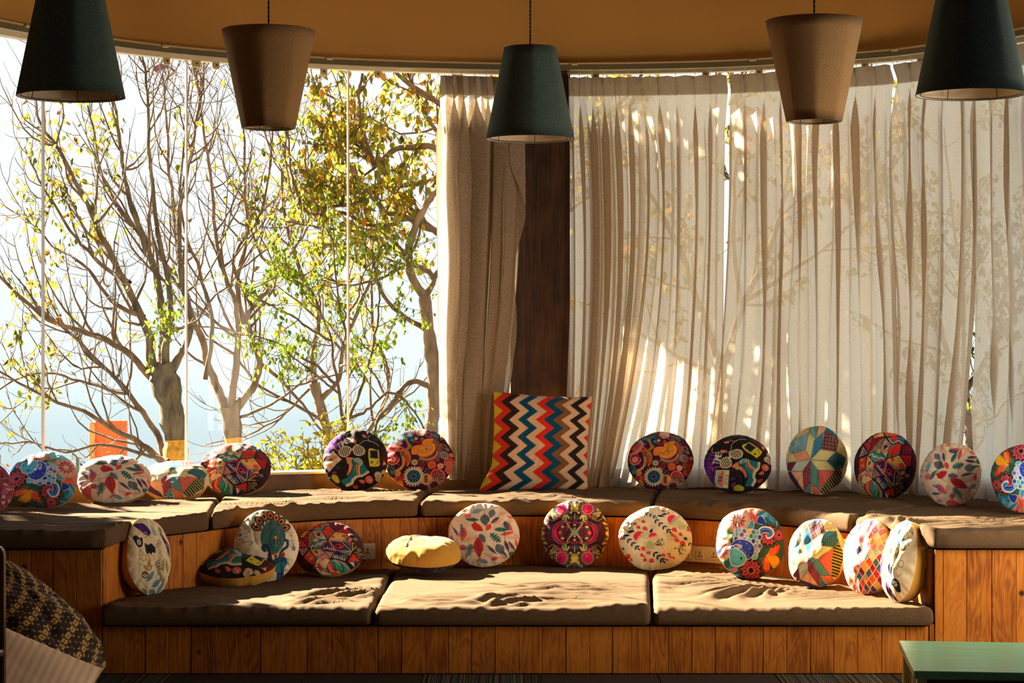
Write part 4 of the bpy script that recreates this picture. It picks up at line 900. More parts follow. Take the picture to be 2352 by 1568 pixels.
    q([(1290, 890), (1420, 810), (1550, 960), (1400, 1040)], (236, 200, 160)); p.ell(1460, 890, 36, 40, 0, (240, 130, 120)); p.circ(1455, 895, 14, rd); p.poly([(1310, 890), (1410, 820), (1410, 900)], None, (30, 60, 90), 7); p.poly([(1415, 930), (1540, 965), (1405, 1030)], None, cr, 8); p.ell(1350, 940, 26, 44, .3, rd)
    q([(1290, 900), (1400, 1040), (1430, 1180), (1300, 1080)], cr); p.curve([(1320, 960), (1370, 1040), (1420, 1130)], 12, tl); drip(0, 5, mr, ((1310, 960), (1400, 1130)), (40, -10))
    q([(1410, 1040), (1555, 965), (1500, 1120), (1580, 1260), (1440, 1180)], (232, 80, 54)); p.line([(1470, 1010), (1450, 1120), (1560, 1230)], 8, cr); p.poly([(1555, 970), (1720, 1130), (1720, 1260), (1590, 1260), (1500, 1110)], (60, 150, 150)); p.ell(1600, 1190, 50, 70, .6, (30, 130, 90)); p.curve([(1560, 1000), (1620, 1100), (1600, 1200)], 10, cr); p.curve([(1600, 1010), (1680, 1120), (1700, 1240)], 22, (220, 140, 100))
    q([(1570, 955), (1735, 895), (1910, 1065), (1725, 1130)], nv); p.blob([(1600, 960), (1660, 930), (1700, 990), (1650, 1010)], (130, 140, 140)); p.blob([(1690, 1010), (1740, 990), (1800, 1040), (1780, 1090), (1720, 1090)], (90, 110, 120)); drip(0, 5, cr, ((1620, 980), (1740, 1110)), (40, -50)); p.poly([(1760, 930), (1890, 1050), (1850, 1070)], None, cr, 7)
    q([(1725, 1140), (1915, 1075), (1925, 1220)], (236, 70, 30)); p.hatch([(1725, 1140), (1915, 1075), (1925, 1220)], -1.0, 22, 8, (150, 20, 20)); q([(1730, 1150), (1920, 1230), (1740, 1270)], (60, 30, 70)); p.poly([(1760, 1160), (1830, 1180), (1790, 1250)], cr); p.line([(1800, 1180), (1900, 1240)], 12, (30, 90, 150)); q([(1930, 1060), (2130, 980), (2060, 1170), (1935, 1210)], (40, 32, 26)); p.spiral(2040, 1060, 40, 1.5, 8, (170, 160, 100)); p.line([(1940, 1080), (2050, 1150)], 8, (210, 150, 90)); p.hatch([(1930, 1110), (2040, 1140), (1940, 1200)], .8, 22, 6, (170, 130, 80))
    return p.c

def design_retro(x, y):
    p = Print(x, y, (26, 18, 22), 1718, 632, 520)
    # purple area with a soft edge towards the left, then the grid
    d = (p.x - 1195) * .9 + (p.y - 500) * -.12; a = np.clip(1 - d / 260, 0, 1)[:, None] * np.clip((p.y - 380) / 160, 0, 1)[:, None]; p.c = p.c * (1 - a) + lin((70, 34, 128)) * a
    d = np.clip((p.x - 1900) / 300, 0, 1) * np.clip((450 - p.y) / 200, 0, 1); p.c = p.c * (1 - d[:, None]) + lin((110, 40, 30)) * d[:, None]
    for k in range(7): p.line([(1330 + k * 75, 330), (1300 + k * 80, 900)], 2.5, (66, 56, 72)); p.line([(1330, 350 + k * 75), (1900, 400 + k * 85)], 2.5, (60, 50, 66))
    sal, crm, tea, yel = (240, 122, 98), (226, 208, 170), (24, 108, 112), (212, 198, 42)
    p.curve([(1320, 400), (1330, 440), (1400, 448), (1560, 450), (1610, 390), (1620, 320), (1680, 260), (1780, 215), (1840, 215)], 8, (200, 190, 180)); p.curve([(1700, 260), (1640, 250), (1600, 215)], 8, (190, 170, 165)); p.curve([(1330, 350), (1315, 400)], 8, (200, 190, 180))
    p.line([(1465, 425), (1520, 425)], 46, sal); p.line([(1530, 255), (1575, 255)], 40, sal); p.line([(1400, 445), (1425, 448)], 24, (190, 190, 110))
    p.text('PARTY', 1222, 800, 80, -1.38, 10, (176, 52, 170), .92, .1); p.text('TIME', 1326, 652, 82, -1.30, 15, (236, 228, 216), .74, .1)
    # slatted glasses
    L1 = [(1580, 520), (1590, 455), (1670, 415), (1740, 425), (1780, 470), (1760, 540), (1700, 575), (1640, 565)]; L2 = [(1440, 680), (1440, 610), (1500, 555), (1570, 560), (1605, 640), (1590, 710), (1520, 740), (1460, 725)]
    p.circ(1620, 480, 46, (200, 180, 60), 8)
    for l in (L1, L2): p.blob(l, (26, 20, 24)); p.hatch(l, 1.05 - .0, 31, 14, crm); p.blob(l, None, crm, 14)
    p.line([(1570, 560), (1600, 530)], 26, crm); p.curve([(1450, 705), (1390, 715), (1330, 725), (1320, 750), (1335, 775)], 12, (226, 110, 96))
    # handheld game
    p.blob([(1780, 370), (1870, 285), (1900, 275), (2060, 410), (2085, 450), (2060, 500), (2000, 560), (1980, 550)], yel); p.poly([(1810, 370), (1880, 285), (1990, 370), (1905, 455)], (30, 50, 110), (20, 20, 40), 6); p.poly([(1835, 370), (1885, 310), (1965, 372), (1905, 430)], (22, 22, 34))
    p.line([(1955, 490), (1990, 490)], 14, (20, 16, 20)); p.line([(1972, 472), (1972, 510)], 14, (20, 16, 20)); p.circ(2020, 410, 12, (90, 70, 30)); p.circ(2035, 442, 12, (90, 70, 30)); p.line([(2030, 495), (2050, 480)], 8, (60, 40, 20))
    # cassette
    p.blob([(1365, 775), (1390, 770), (1560, 780), (1572, 800), (1555, 1050), (1530, 1060), (1370, 1010)], crm); p.poly([(1430, 788), (1495, 792), (1480, 1045), (1405, 1010)], (238, 120, 80)); p.poly([(1430, 788), (1450, 789), (1430, 1030), (1405, 1010)], (240, 196, 60))
    p.line([(1440, 850), (1425, 980)], 44, (120, 30, 90)); p.circ(1440, 855, 16, crm); p.circ(1428, 975, 16, crm); p.circ(1440, 855, 6, (120, 30, 90)); p.circ(1428, 975, 6, (120, 30, 90)); p.line([(1434, 905), (1430, 930)], 12, crm)
    for k in range(4): p.line([(1378 + k * 12, 800), (1368 + k * 11, 990)], 3, (90, 100, 80))
    p.poly([(1520, 860), (1568, 860), (1552, 1010), (1502, 990)], None, (60, 60, 50), 6); p.circ(1545, 880, 8, (50, 30, 30)); p.circ(1535, 920, 6, (50, 30, 30)); p.circ(1528, 975, 8, (50, 30, 30))
    # boot
    p.blob([(1720, 660), (1760, 590), (1850, 590), (2000, 625), (2050, 650), (2020, 740), (1970, 800), (1960, 900), (1930, 1010), (1900, 1050), (1810, 1040), (1850, 940), (1830, 840), (1780, 740)], tea, (14, 50, 60), 5)
    p.blob([(1715, 650), (1760, 590), (1810, 575), (1870, 590), (1840, 640), (1770, 665)], (126, 170, 172)); p.curve([(1870, 610), (1880, 690), (1990, 790)], 20, (226, 190, 60)); p.curve([(1850, 630), (1860, 700), (1970, 800)], 18, (206, 50, 80)); p.curve([(1838, 640), (1845, 710), (1960, 815)], 8, (240, 130, 80)); p.curve([(1820, 680), (1860, 780), (1950, 855)], 5, (110, 180, 180))
    p.curve([(2035, 650), (2010, 750), (1965, 810), (1950, 900), (1970, 950), (1930, 1030)], 44, (206, 190, 160)); p.line([(2020, 670), (2000, 740)], 12, (110, 120, 90)); p.line([(1955, 890), (1980, 890)], 5, (40, 40, 40))
    for k in range(5): p.line([(1770 + k * 22, 700 + k * 50), (1785 + k * 22, 712 + k * 50)], 9, (12, 60, 66))
    p.blob([(1615, 705), (1700, 640), (1722, 700), (1780, 740), (1830, 860), (1820, 920), (1770, 810), (1700, 750), (1650, 740)], sal); p.ell(1698, 735, 28, 38, .4, (150, 150, 40)); p.ell(1698, 735, 14, 24, .4, (200, 190, 70))
    # wheels, fruit, watch, extras
    p.circ(2130, 720, 56, (226, 110, 80)); p.circ(2135, 718, 34, (190, 70, 60)); p.circ(2140, 718, 18, (236, 200, 190)); p.circ(2140, 718, 8, (190, 70, 60)); p.blob([(2030, 830), (2090, 780), (2110, 830), (2050, 850)], (222, 90, 60))
    p.ell(2170, 570, 52, 54, 0, (196, 170, 130)); p.ell(2205, 610, 40, 44, 0, (176, 146, 110)); p.circ(2175, 575, 8, (90, 60, 50)); p.ell(2190, 470, 26, 44, 0, (190, 160, 120)); p.poly([(2060, 320), (2130, 360), (2115, 410)], (230, 40, 110)); p.poly([(2080, 330), (2140, 350), (2110, 380)], (230, 190, 50))
    p.blob([(1640, 1060), (1700, 1030), (1800, 1070), (1760, 1120), (1650, 1110)], (176, 170, 50)); p.poly([(1600, 1040), (1640, 985), (1670, 1000), (1630, 1060)], (150, 40, 110)); p.curve([(1580, 930), (1640, 905), (1655, 935), (1600, 940)], 4, (120, 110, 120)); p.curve([(1215, 860), (1240, 930), (1290, 990), (1360, 1050)], 30, (40, 130, 160)); p.ell(2050, 950, 44, 26, -.6, (186, 60, 50))
    p.curve([(1275, 850), (1262, 865), (1285, 868)], 5, (150, 110, 190))
    return p.c

def design_paisley(x, y):
    p = Print(x, y, (74, 22, 52), 572, 590, 480)
    or_, rd, tl, cr, mg = (244, 142, 48), (214, 38, 42), (24, 130, 150), (240, 206, 160), (200, 40, 90)
    # upper-left teal and gold swirls
    p.blob([(180, 300), (330, 220), (460, 190), (500, 260), (420, 290), (330, 300), (270, 360)], (20, 124, 136)); p.blob([(370, 260), (430, 250), (470, 340), (480, 400), (400, 480), (350, 540), (350, 470), (420, 390)], (186, 132, 46), (120, 70, 20), 4); p.dots(430, 370, 45, 5, 14, (120, 70, 30))
    p.blob([(420, 260), (470, 240), (510, 300), (500, 390), (450, 350)], (28, 50, 100)); p.spiral(480, 300, 28, 1.2, 8, (90, 200, 210)); p.blob([(310, 270), (390, 300), (410, 400), (380, 440), (300, 370)], (64, 26, 76)); p.circ(335, 345, 14, (210, 110, 150)); p.petals(335, 345, 8, 18, 5, 6, (200, 100, 150))
    p.blob([(160, 420), (250, 340), (380, 440), (340, 480), (250, 470), (190, 500)], (236, 92, 60)); p.petals(322, 432, 5, 18, 6, 8, (60, 30, 50)); p.petals(258, 455, 5, 18, 6, 8, (250, 160, 190))
    p.curve([(110, 500), (220, 480), (290, 400), (300, 330), (270, 285)], 40, (204, 150, 160)); 
    for k in range(9): p.circ(120 + k * 20, 498 - k * 17 + (k * k) * .6 * 0, 6, (100, 60, 90))
    p.spiral(250, 300, 34, 1.3, 8, (230, 180, 190)); p.blob([(140, 400), (230, 320), (220, 370), (150, 440)], (200, 60, 90))
    # big orange double paisley with dotted rim and lacy petals
    for k in range(15):
        a = -1.15 + k * .235; cx_, cy_ = 690 + 175 * math.cos(a), 470 + 165 * math.sin(a)
        p.ell(cx_, cy_, 46, 20, a, (110, 30, 44)); p.ell(cx_, cy_, 40, 15, a, (196, 130, 90), 4); p.ell(cx_, cy_, 24, 7, a, (150, 100, 80))
    p.blob([(468, 520), (480, 420), (560, 390), (640, 400), (600, 450), (560, 470), (550, 530), (490, 540)], (246, 146, 46)); p.blob([(625, 390), (640, 330), (720, 300), (785, 310), (750, 350), (700, 380)], (246, 150, 50)); p.spots([(470, 520), (480, 420), (560, 390), (640, 400), (560, 470), (550, 530)], .6, 14, 3, (200, 90, 30)); p.spots([(630, 390), (640, 330), (720, 300), (785, 310), (700, 380)], .6, 14, 3, (200, 90, 30))
    p.blob([(545, 500), (600, 440), (640, 400), (680, 360), (750, 350), (810, 410), (800, 500), (730, 570), (640, 590), (570, 570)], (242, 118, 42)); p.blob([(565, 500), (610, 450), (680, 380), (745, 370), (790, 420), (780, 490), (720, 545), (640, 565), (585, 550)], (250, 190, 110), None, 0); p.blob([(575, 502), (615, 460), (680, 392), (742, 382), (778, 425), (768, 486), (712, 534), (640, 552), (592, 540)], (238, 128, 36))
    for (a, b, s_) in ((612, 495, 1), (715, 405, -1)): p.circ(a, b, 48, (245, 170, 50)); p.spiral(a, b, 42, 1.6, 7, (110, 50, 20), 0, s_)
    p.petals(690, 480, 12, 80, 11, 5, (250, 170, 90), .35, (120, 50, 20), 3); p.ell(678, 462, 14, 20, 0, (150, 110, 60)); p.dots(680, 480, 150, 6, 18, (250, 220, 160), 0, .2, 2.4)
    # left circle, hook-shaped gold paisley
    p.circ(205, 585, 92, (245, 150, 60)); p.circ(205, 580, 80, (210, 30, 66)); p.dots(205, 580, 84, 5, 26, (250, 200, 180)); p.petals(200, 590, 10, 52, 11, 7, (246, 206, 190), .4)
    p.blob([(230, 500), (310, 540), (330, 620), (280, 720), (200, 700), (290, 640), (280, 560)], (60, 24, 70)); p.circ(275, 680, 16, (140, 60, 60))
    p.curve([(330, 500), (350, 590), (340, 690), (290, 750), (240, 770), (230, 810), (262, 835), (285, 805), (262, 785)], 44, (206, 118, 44)); p.curve([(330, 520), (350, 600), (345, 680), (300, 740), (245, 765)], 26, (226, 190, 130))
    for k in range(7): p.circ(335 + 14 * math.sin(k * .5), 520 + k * 34, 8, (90, 80, 90))
    p.spiral(262, 800, 34, 1.4, 9, (240, 206, 160)); p.blob([(350, 500), (420, 470), (455, 560), (440, 660), (390, 720), (390, 640), (380, 560)], (206, 130, 50), (140, 80, 40), 5); p.blob([(400, 520), (430, 570), (425, 650), (400, 680), (375, 640), (372, 580)], (222, 60, 36)); p.blob([(405, 550), (420, 600), (405, 650)], (120, 130, 90)); p.blob([(330, 480), (380, 490), (360, 560), (320, 540)], (110, 110, 60))
    p.blob([(130, 680), (200, 690), (215, 770), (180, 820), (150, 770)], (50, 150, 165)); p.petals(160, 720, 0, 60, 9, 5, (90, 40, 60), -.5)
    # small blooms
    def fl(a, b, r, c, k, cen, n=10): p.petals(a, b, r * .3, r, r * .26, n, c, 0, k, 3); p.circ(a, b, r * .38, cen); p.circ(a, b, r * .18, c)
    fl(502, 662, 46, (216, 200, 140), (90, 60, 50), (70, 70, 90)); fl(740, 712, 60, (240, 110, 50), (160, 30, 30), (214, 40, 50), 12); fl(855, 728, 44, (244, 190, 140), (200, 90, 60), (220, 70, 50), 9); fl(605, 705, 44, (120, 40, 44), (150, 80, 60), (90, 30, 40), 6); fl(545, 785, 56, (244, 180, 130), (226, 60, 60), (220, 40, 60), 11); fl(815, 640, 28, (170, 80, 50), (110, 40, 40), (80, 30, 40), 7); fl(970, 790, 58, (226, 110, 60), (150, 50, 40), (200, 60, 50), 9)
    p.circ(915, 565, 66, (96, 124, 132)); p.petals(915, 565, 6, 36, 8, 8, (190, 80, 90)); p.dots(915, 565, 50, 5, 18, (180, 190, 180)); p.circ(975, 680, 74, (214, 52, 40)); p.petals(970, 690, 6, 52, 11, 7, (226, 130, 100), .3, (60, 20, 20), 3); p.dots(975, 680, 70, 5, 22, (250, 180, 150)); p.circ(1015, 560, 40, (170, 80, 60)); p.petals(1015, 560, 5, 30, 7, 8, (220, 140, 110))
    p.circ(812, 875, 104, (196, 34, 40)); p.dots(812, 875, 97, 6, 30, (246, 206, 190)); p.petals(812, 910, 8, 88, 17, 7, (110, 60, 50), -1.57 - .9, (200, 170, 150), 3); p.circ(652, 925, 84, (244, 158, 84)); p.line([(640, 985), (650, 870)], 5, (60, 30, 30))
    for k in range(4):
        for s_ in (-1, 1): p.leaf(645, 970 - k * 28, 38, 18, -1.57 + s_ * .8, (60, 26, 30))
    p.petals(478, 870, 60, 150, 14, 22, (240, 212, 176), 0, (120, 50, 60), 3); p.circ(478, 870, 96, (22, 120, 130)); p.petals(478, 870, 20, 88, 17, 12, (18, 26, 60)); p.petals(478, 870, 50, 80, 6, 12, (70, 170, 180), .26); p.circ(478, 870, 40, (150, 160, 190)); p.circ(478, 870, 32, (60, 30, 80))
    p.blob([(160, 850), (260, 870), (340, 830), (330, 930), (240, 960), (170, 900)], (206, 60, 50)); p.dots(250, 890, 40, 6, 9, (250, 200, 180)); p.blob([(190, 930), (300, 920), (330, 1000), (240, 990)], (226, 130, 50)); p.petals(760, 1010, 60, 100, 9, 22, (180, 140, 120)); p.circ(760, 1010, 56, (90, 30, 50))
    # top
    p.petals(625, 175, 30, 78, 9, 20, (226, 190, 160)); p.circ(625, 175, 44, (196, 60, 60)); p.petals(625, 175, 10, 40, 9, 8, (250, 200, 170)); p.circ(545, 285, 30, (120, 130, 90)); p.circ(545, 285, 16, (230, 210, 150)); p.circ(632, 302, 17, (200, 190, 160)); p.circ(632, 302, 9, (50, 40, 60)); p.curve([(510, 320), (560, 350), (620, 330), (640, 300)], 16, (200, 30, 60)); p.curve([(520, 250), (600, 210), (700, 250), (780, 280)], 12, (140, 30, 90)); p.dots(720, 240, 40, 5, 12, (220, 140, 160))
    p.blob([(880, 380), (960, 400), (960, 460), (910, 440)], (70, 60, 64), (220, 190, 170), 5); p.circ(975, 470, 22, (190, 160, 130)); p.circ(975, 470, 10, (60, 40, 50)); p.blob([(770, 220), (840, 230), (850, 300), (790, 270)], (30, 110, 110))
    for (a, b) in ((620, 760), (660, 780), (700, 770), (640, 810), (690, 820), (560, 620), (860, 810), (900, 830)): p.circ(a, b, 6, (220, 180, 150))
    return p.c

def design_mandala(x, y):
    p = Print(x, y, (226, 206, 84), 0, 0, 1.0)
    p.x = np.abs(p.x); sy = p.y.copy(); p.y = np.abs(p.y)      # mirrored in four
    dk, wine, mag, ol, gy = (58, 22, 40), (104, 30, 66), (226, 26, 96), (120, 116, 70), (104, 100, 120)
    p.blob([(0, .2), (.15, .30), (.45, .2), (.75, .05), (.78, .3), (.7, .45), (.5, .62), (.3, .6), (.1, .55), (0, .55)], dk); p.blob([(0, 0), (.2, 0), (.8, 0), (.78, .2), (.45, .3), (.2, .35)], wine)
    p.circ(.38, .72, .27, dk)
    for k in range(14):
        a = 2 * math.pi * k / 14; p.circ(.38 + .215 * math.cos(a), .72 + .215 * math.sin(a), .044, gy); p.circ(.38 + .27 * math.cos(a + .2), .72 + .27 * math.sin(a + .2), .02, wine)
    p.circ(.38, .72, .16, mag); p.dots(.38, .72, .165, .013, 22, (236, 220, 170)); p.circ(.36, .66, .05, (240, 70, 120))
    p.blob([(.42, .5), (.6, .62), (.9, .74), (.82, .52), (.9, .36), (.7, .3), (.55, .36)], (74, 34, 44)); p.blob([(.5, .56), (.7, .64), (.86, .68), (.72, .56)], (176, 158, 96)); p.spiral(.6, .46, .09, 1.6, .018, (170, 166, 110)); p.ell(.7, .52, .05, .02, .2, (230, 206, 130)); p.curve([(.55, .4), (.66, .36), (.78, .42), (.84, .5)], .018, (150, 150, 100)); p.circ(.44, .49, .04, (214, 30, 60)); p.petals(.44, .49, .01, .055, .016, 7, (224, 40, 70))
    p.blob([(.72, .05), (.9, .0), (.9, .15), (.84, .3), (.72, .25)], (92, 40, 70)); 
    for k in range(7): p.circ(.86 - .01 * k * k * .2, .03 + k * .045, .02, (60, 24, 36)); 
    p.ell(.33, 0, .34, .32, 0, dk); p.ell(.33, 0, .30, .29, 0, mag); p.ell(.27, 0, .27, .27, 0, dk); p.dots(.33, 0, .335, .011, 40, (230, 214, 190))
    p.blob([(.05, 0), (.2, .12), (.34, .22), (.46, .12), (.5, 0), (.46, -.12), (.34, -.22), (.2, -.12)], (86, 74, 72)); p.blob([(.1, 0), (.28, .12), (.36, 0), (.28, -.12)], wine); p.blob([(.42, .07), (.50, 0), (.42, -.07), (.38, 0)], (230, 50, 60)); p.circ(.44, 0, .02, (240, 200, 160)); p.ell(.36, .17, .05, .034, 0, (226, 206, 130)); p.ell(.30, 0, .03, .16, 0, None or (60, 40, 50), .012)
    p.curve([(.03, .03), (.16, .16), (.24, .3), (.3, .45), (.22, .5), (.17, .42)], .045, (226, 206, 110)); p.curve([(.03, .03), (.16, .16), (.24, .3), (.3, .45)], .014, dk); p.ell(.30, .42, .07, .11, .3, (214, 200, 120)); p.ell(.32, .40, .045, .08, .3, (40, 100, 90)); p.spiral(.32, .42, .05, 1.3, .013, (226, 206, 110)); p.circ(.2, .17, .03, mag); p.circ(.27, .3, .035, (150, 40, 70))
    p.blob([(0, .15), (.12, .24), (.14, .42), (.1, .56), (0, .6)], (46, 34, 60)); p.spiral(.08, .42, .06, 1.4, .014, (80, 120, 140)); p.blob([(0, .18), (.07, .26), (.05, .36), (0, .38)], wine); p.circ(0, .22, .03, (206, 180, 110)); p.line([(0, .4), (0, .56)], .02, (210, 200, 130)); p.circ(.06, .3, .025, (180, 30, 60)); p.line([(0, .6), (.12, .62), (.1, .66), (0, .66)], .018, (80, 20, 30))
    p.leaf(.01, .01, .12, .09, .55, (120, 160, 150)); p.blob([(0, .86), (.1, .9), (.2, .98), (.1, 1.1), (0, 1.1)], (80, 60, 84)); p.dots(.06, .98, .08, .02, 10, (120, 116, 140))
    for k in range(5): p.circ(.93, .1 + k * .12, .05, (86, 34, 60)); p.circ(.93, .1 + k * .12, .025, gy)
    return p.c

def design_berries(x, y):
    p = Print(x, y, (230, 222, 196), 1650, 650, 505)
    nv, pk, rd = (20, 44, 104), (232, 48, 84), (214, 38, 40)
    for (a, b, c_, d_) in ((1980, 450, 110, 60), (1500, 620, 90, 60), (1850, 640, 80, 50), (1560, 770, 90, 60), (1900, 400, 70, 80)): p.ell(a, b, c_, d_, .5, (196, 204, 166))
    def sprig(x0, y0, x1, y1, n=6, L_=52, w=24, col=nv):
        a = math.atan2(y1 - y0, x1 - x0); p.line([(x0, y0), (x1, y1)], 4, (60, 60, 90))
        for k in range(n):
            t = (k + .6) / n; X_, Y_ = x0 + (x1 - x0) * t, y0 + (y1 - y0) * t
            for s_ in (-1, 1): p.leaf(X_, Y_, L_, w, a + s_ * .75, col)
        p.leaf(x1, y1, L_, w, a, col)
    sprig(1620, 350, 1830, 560, 4, 66, 26); sprig(1190, 590, 1390, 810, 4, 66, 26); p.leaf(1260, 570, 110, 44, -.15, nv); p.leaf(1205, 615, 100, 34, .05, nv); sprig(1590, 870, 1740, 1010, 3, 72, 30); sprig(1490, 250, 1640, 330, 3, 50, 20); p.leaf(1570, 590, 80, 40, -1.1, nv); p.leaf(1680, 310, 110, 34, .1, nv); p.leaf(1740, 290, 100, 30, -.1, nv); p.leaf(1190, 790, 60, 24, 1.2, nv); p.leaf(2060, 640, 60, 34, 1.4, nv); p.leaf(2100, 470, 50, 24, 1.2, nv); sprig(2010, 600, 2130, 760, 2, 44, 20)
    def pome(x_, y_, r): p.circ(x_, y_, r, rd); p.circ(x_ - r * .2, y_ - r * .2, r * .5, (240, 84, 80)); p.poly([(x_ + r * .5, y_ + r * .5), (x_ + r * 1.25, y_ + r * .7), (x_ + r * .8, y_ + r * 1.3)], (90, 20, 40))
    for (a, b, c_) in ((1410, 495, 26), (1500, 515, 34), (1475, 400, 26), (1400, 360, 20), (1365, 440, 22), (1910, 535, 34), (1880, 620, 26), (1920, 640, 18), (1930, 690, 30), (2015, 735, 38), (1990, 600, 26), (1475, 820, 34), (1550, 885, 26), (1460, 915, 26), (1500, 985, 26), (1590, 1010, 34), (1755, 930, 28), (1830, 910, 20), (1890, 960, 20), (1265, 935, 36), (1310, 985, 20), (1185, 660, 20), (1770, 235, 22), (1845, 265, 16), (1850, 950, 18), (1805, 1000, 20), (1960, 700, 10), (1940, 575, 10), (1490, 935, 14)): pome(a, b, c_)
    for (a, b, c_, r_) in ((1425, 640, 80, -1.0), (1900, 370, 76, -1.0), (1615, 645, 60, -.3), (2110, 545, 36, .3), (1160, 610, 30, .2)):
        cc, ss_ = math.cos(r_), math.sin(r_); pts = [(a + c_ * (math.cos(t) * cc - math.sin(t) * ss_ * 1.0), b + c_ * (math.cos(t) * ss_ + math.sin(t) * cc)) for t in np.linspace(math.pi, 2 * math.pi, 12)]
        p.poly(pts, pk); p.line([pts[0], pts[-1]], 7, (240, 150, 160)); p.line([(pts[0][0] + 14 * -ss_, pts[0][1] + 14 * cc), (pts[-1][0] + 14 * -ss_, pts[-1][1] + 14 * cc)], 6, pk)
    for (bx, by) in ((1690, 750), (1980, 830), (1290, 480)):
        for k in range(18):
            a = random.uniform(0, 6.28); r_ = random.uniform(18, 85); p.ell(bx + r_ * math.cos(a) * .9, by + r_ * math.sin(a), 8, 11, a, (30, 36, 60)); p.line([(bx, by - 60), (bx + r_ * math.cos(a) * .9, by + r_ * math.sin(a))], 2, (120, 120, 120))
    p.curve([(1830, 560), (1900, 590), (1960, 660), (2000, 790)], 4, (90, 90, 90)); p.curve([(1680, 650), (1700, 720), (1770, 860), (1860, 1010)], 3, (110, 110, 100)); p.curve([(1390, 820), (1470, 870), (1590, 870)], 4, (90, 90, 90))
    for k in range(5): p.line([(1750 + k * 8, 570), (1745 + k * 9, 620)], 3, (220, 150, 180))
    return p.c

def design_botanic(x, y):
    p = Print(x, y, (236, 214, 176), 0, 0, 1.0)
    pu, nv, ta, bl, yl = (72, 34, 110), (26, 30, 48), (178, 154, 96), (96, 142, 168), (222, 196, 90)
    p.blob([(-.55, -.82), (-.3, -.86), (-.1, -.78), (.02, -.6), (-.1, -.52), (-.3, -.62)], pu); p.blob([(.45, -.55), (.62, -.5), (.85, -.1), (.86, .12), (.7, .05), (.6, -.2)], pu); p.circ(.68, -.25, .05, ta); p.ell(.75, 0, .05, .08, 0, ta)
    p.blob([(-.72, -.52), (-.6, -.58), (-.5, -.5), (-.36, -.5), (-.4, -.38), (-.5, -.28), (-.66, -.3)], nv); p.petals(-.55, -.40, .02, .08, .022, 6, (230, 220, 200)); p.blob([(-.36, -.3), (-.28, -.36), (-.16, -.3), (-.02, -.33), (.1, -.22), (.06, -.08), (-.05, -.1), (-.12, -.04), (-.2, -.1), (-.3, -.08)], nv)
    for (a, b, r) in ((-.2, -.55, .07), (0, -.52, .05), (-.45, 0, .09), (-.3, .02, .07), (-.1, .04, .06), (-.22, .1, .05), (.3, -.6, .06), (.05, .02, .05), (-.6, .1, .08), (.6, .35, .06), (.35, .5, .05)): p.circ(a, b, r, yl if r < .06 else ta, .024)
    p.spiral(-.42, -.66, .08, 1.4, .018, (130, 110, 80)); p.blob([(.1, -.8), (.2, -.72), (.3, -.6), (.2, -.52), (.08, -.6)], (150, 180, 180)); p.blob([(.5, -.75), (.62, -.6), (.56, -.5), (.46, -.62)], (150, 150, 110))
    for (a, b) in ((.2, -.25), (.26, -.1), (.12, .2), (.22, .16), (.16, .32), (.16, .44), (.3, -.34), (.24, .3)):
        for k in range(5): t = k * 1.256; p.ell(a + .05 * math.cos(t), b + .05 * math.sin(t), .028, .013, t, nv if b > .1 else (70, 70, 90))
    for (a, b, l, w, r, c) in ((-.5, .2, .3, .12, .6, ta), (-.2, .1, .24, .12, 2.2, ta), (-.1, .2, .24, .11, 2.3, ta), (-.55, .38, .3, .12, .3, ta), (.3, .4, .34, .17, -1.2, ta), (.55, .5, .4, .14, -1.6, ta), (.75, .3, .3, .14, -1.3, (190, 170, 110)), (.35, .7, .34, .13, -2.2, ta), (-.35, .62, .42, .16, -.6, bl), (-.1, .78, .4, .15, -.5, bl), (.1, .95, .4, .2, -.6, (100, 140, 160)), (-.2, .88, .3, .16, .3, bl), (.5, .98, .3, .1, -1.0, ta), (.3, .8, .25, .12, -1.2, (120, 130, 110)), (-.5, .8, .3, .1, .5, ta)): p.leaf(a, b, l, w, r, c, (120, 110, 80), .012)
    p.ell(-.42, .46, .11, .07, .2, nv, .03); p.blob([(.6, .8), (.7, .7), (.66, .9), (.5, 1.0)], None, nv, .025); p.circ(.75, .65, .08, (60, 60, 70), .02); p.curve([(-.6, .55), (-.3, .8), (0, .9)], .015, (120, 110, 80)); p.curve([(-.7, -.1), (-.6, -.2), (-.5, -.12)], .02, ta)
    return p.c

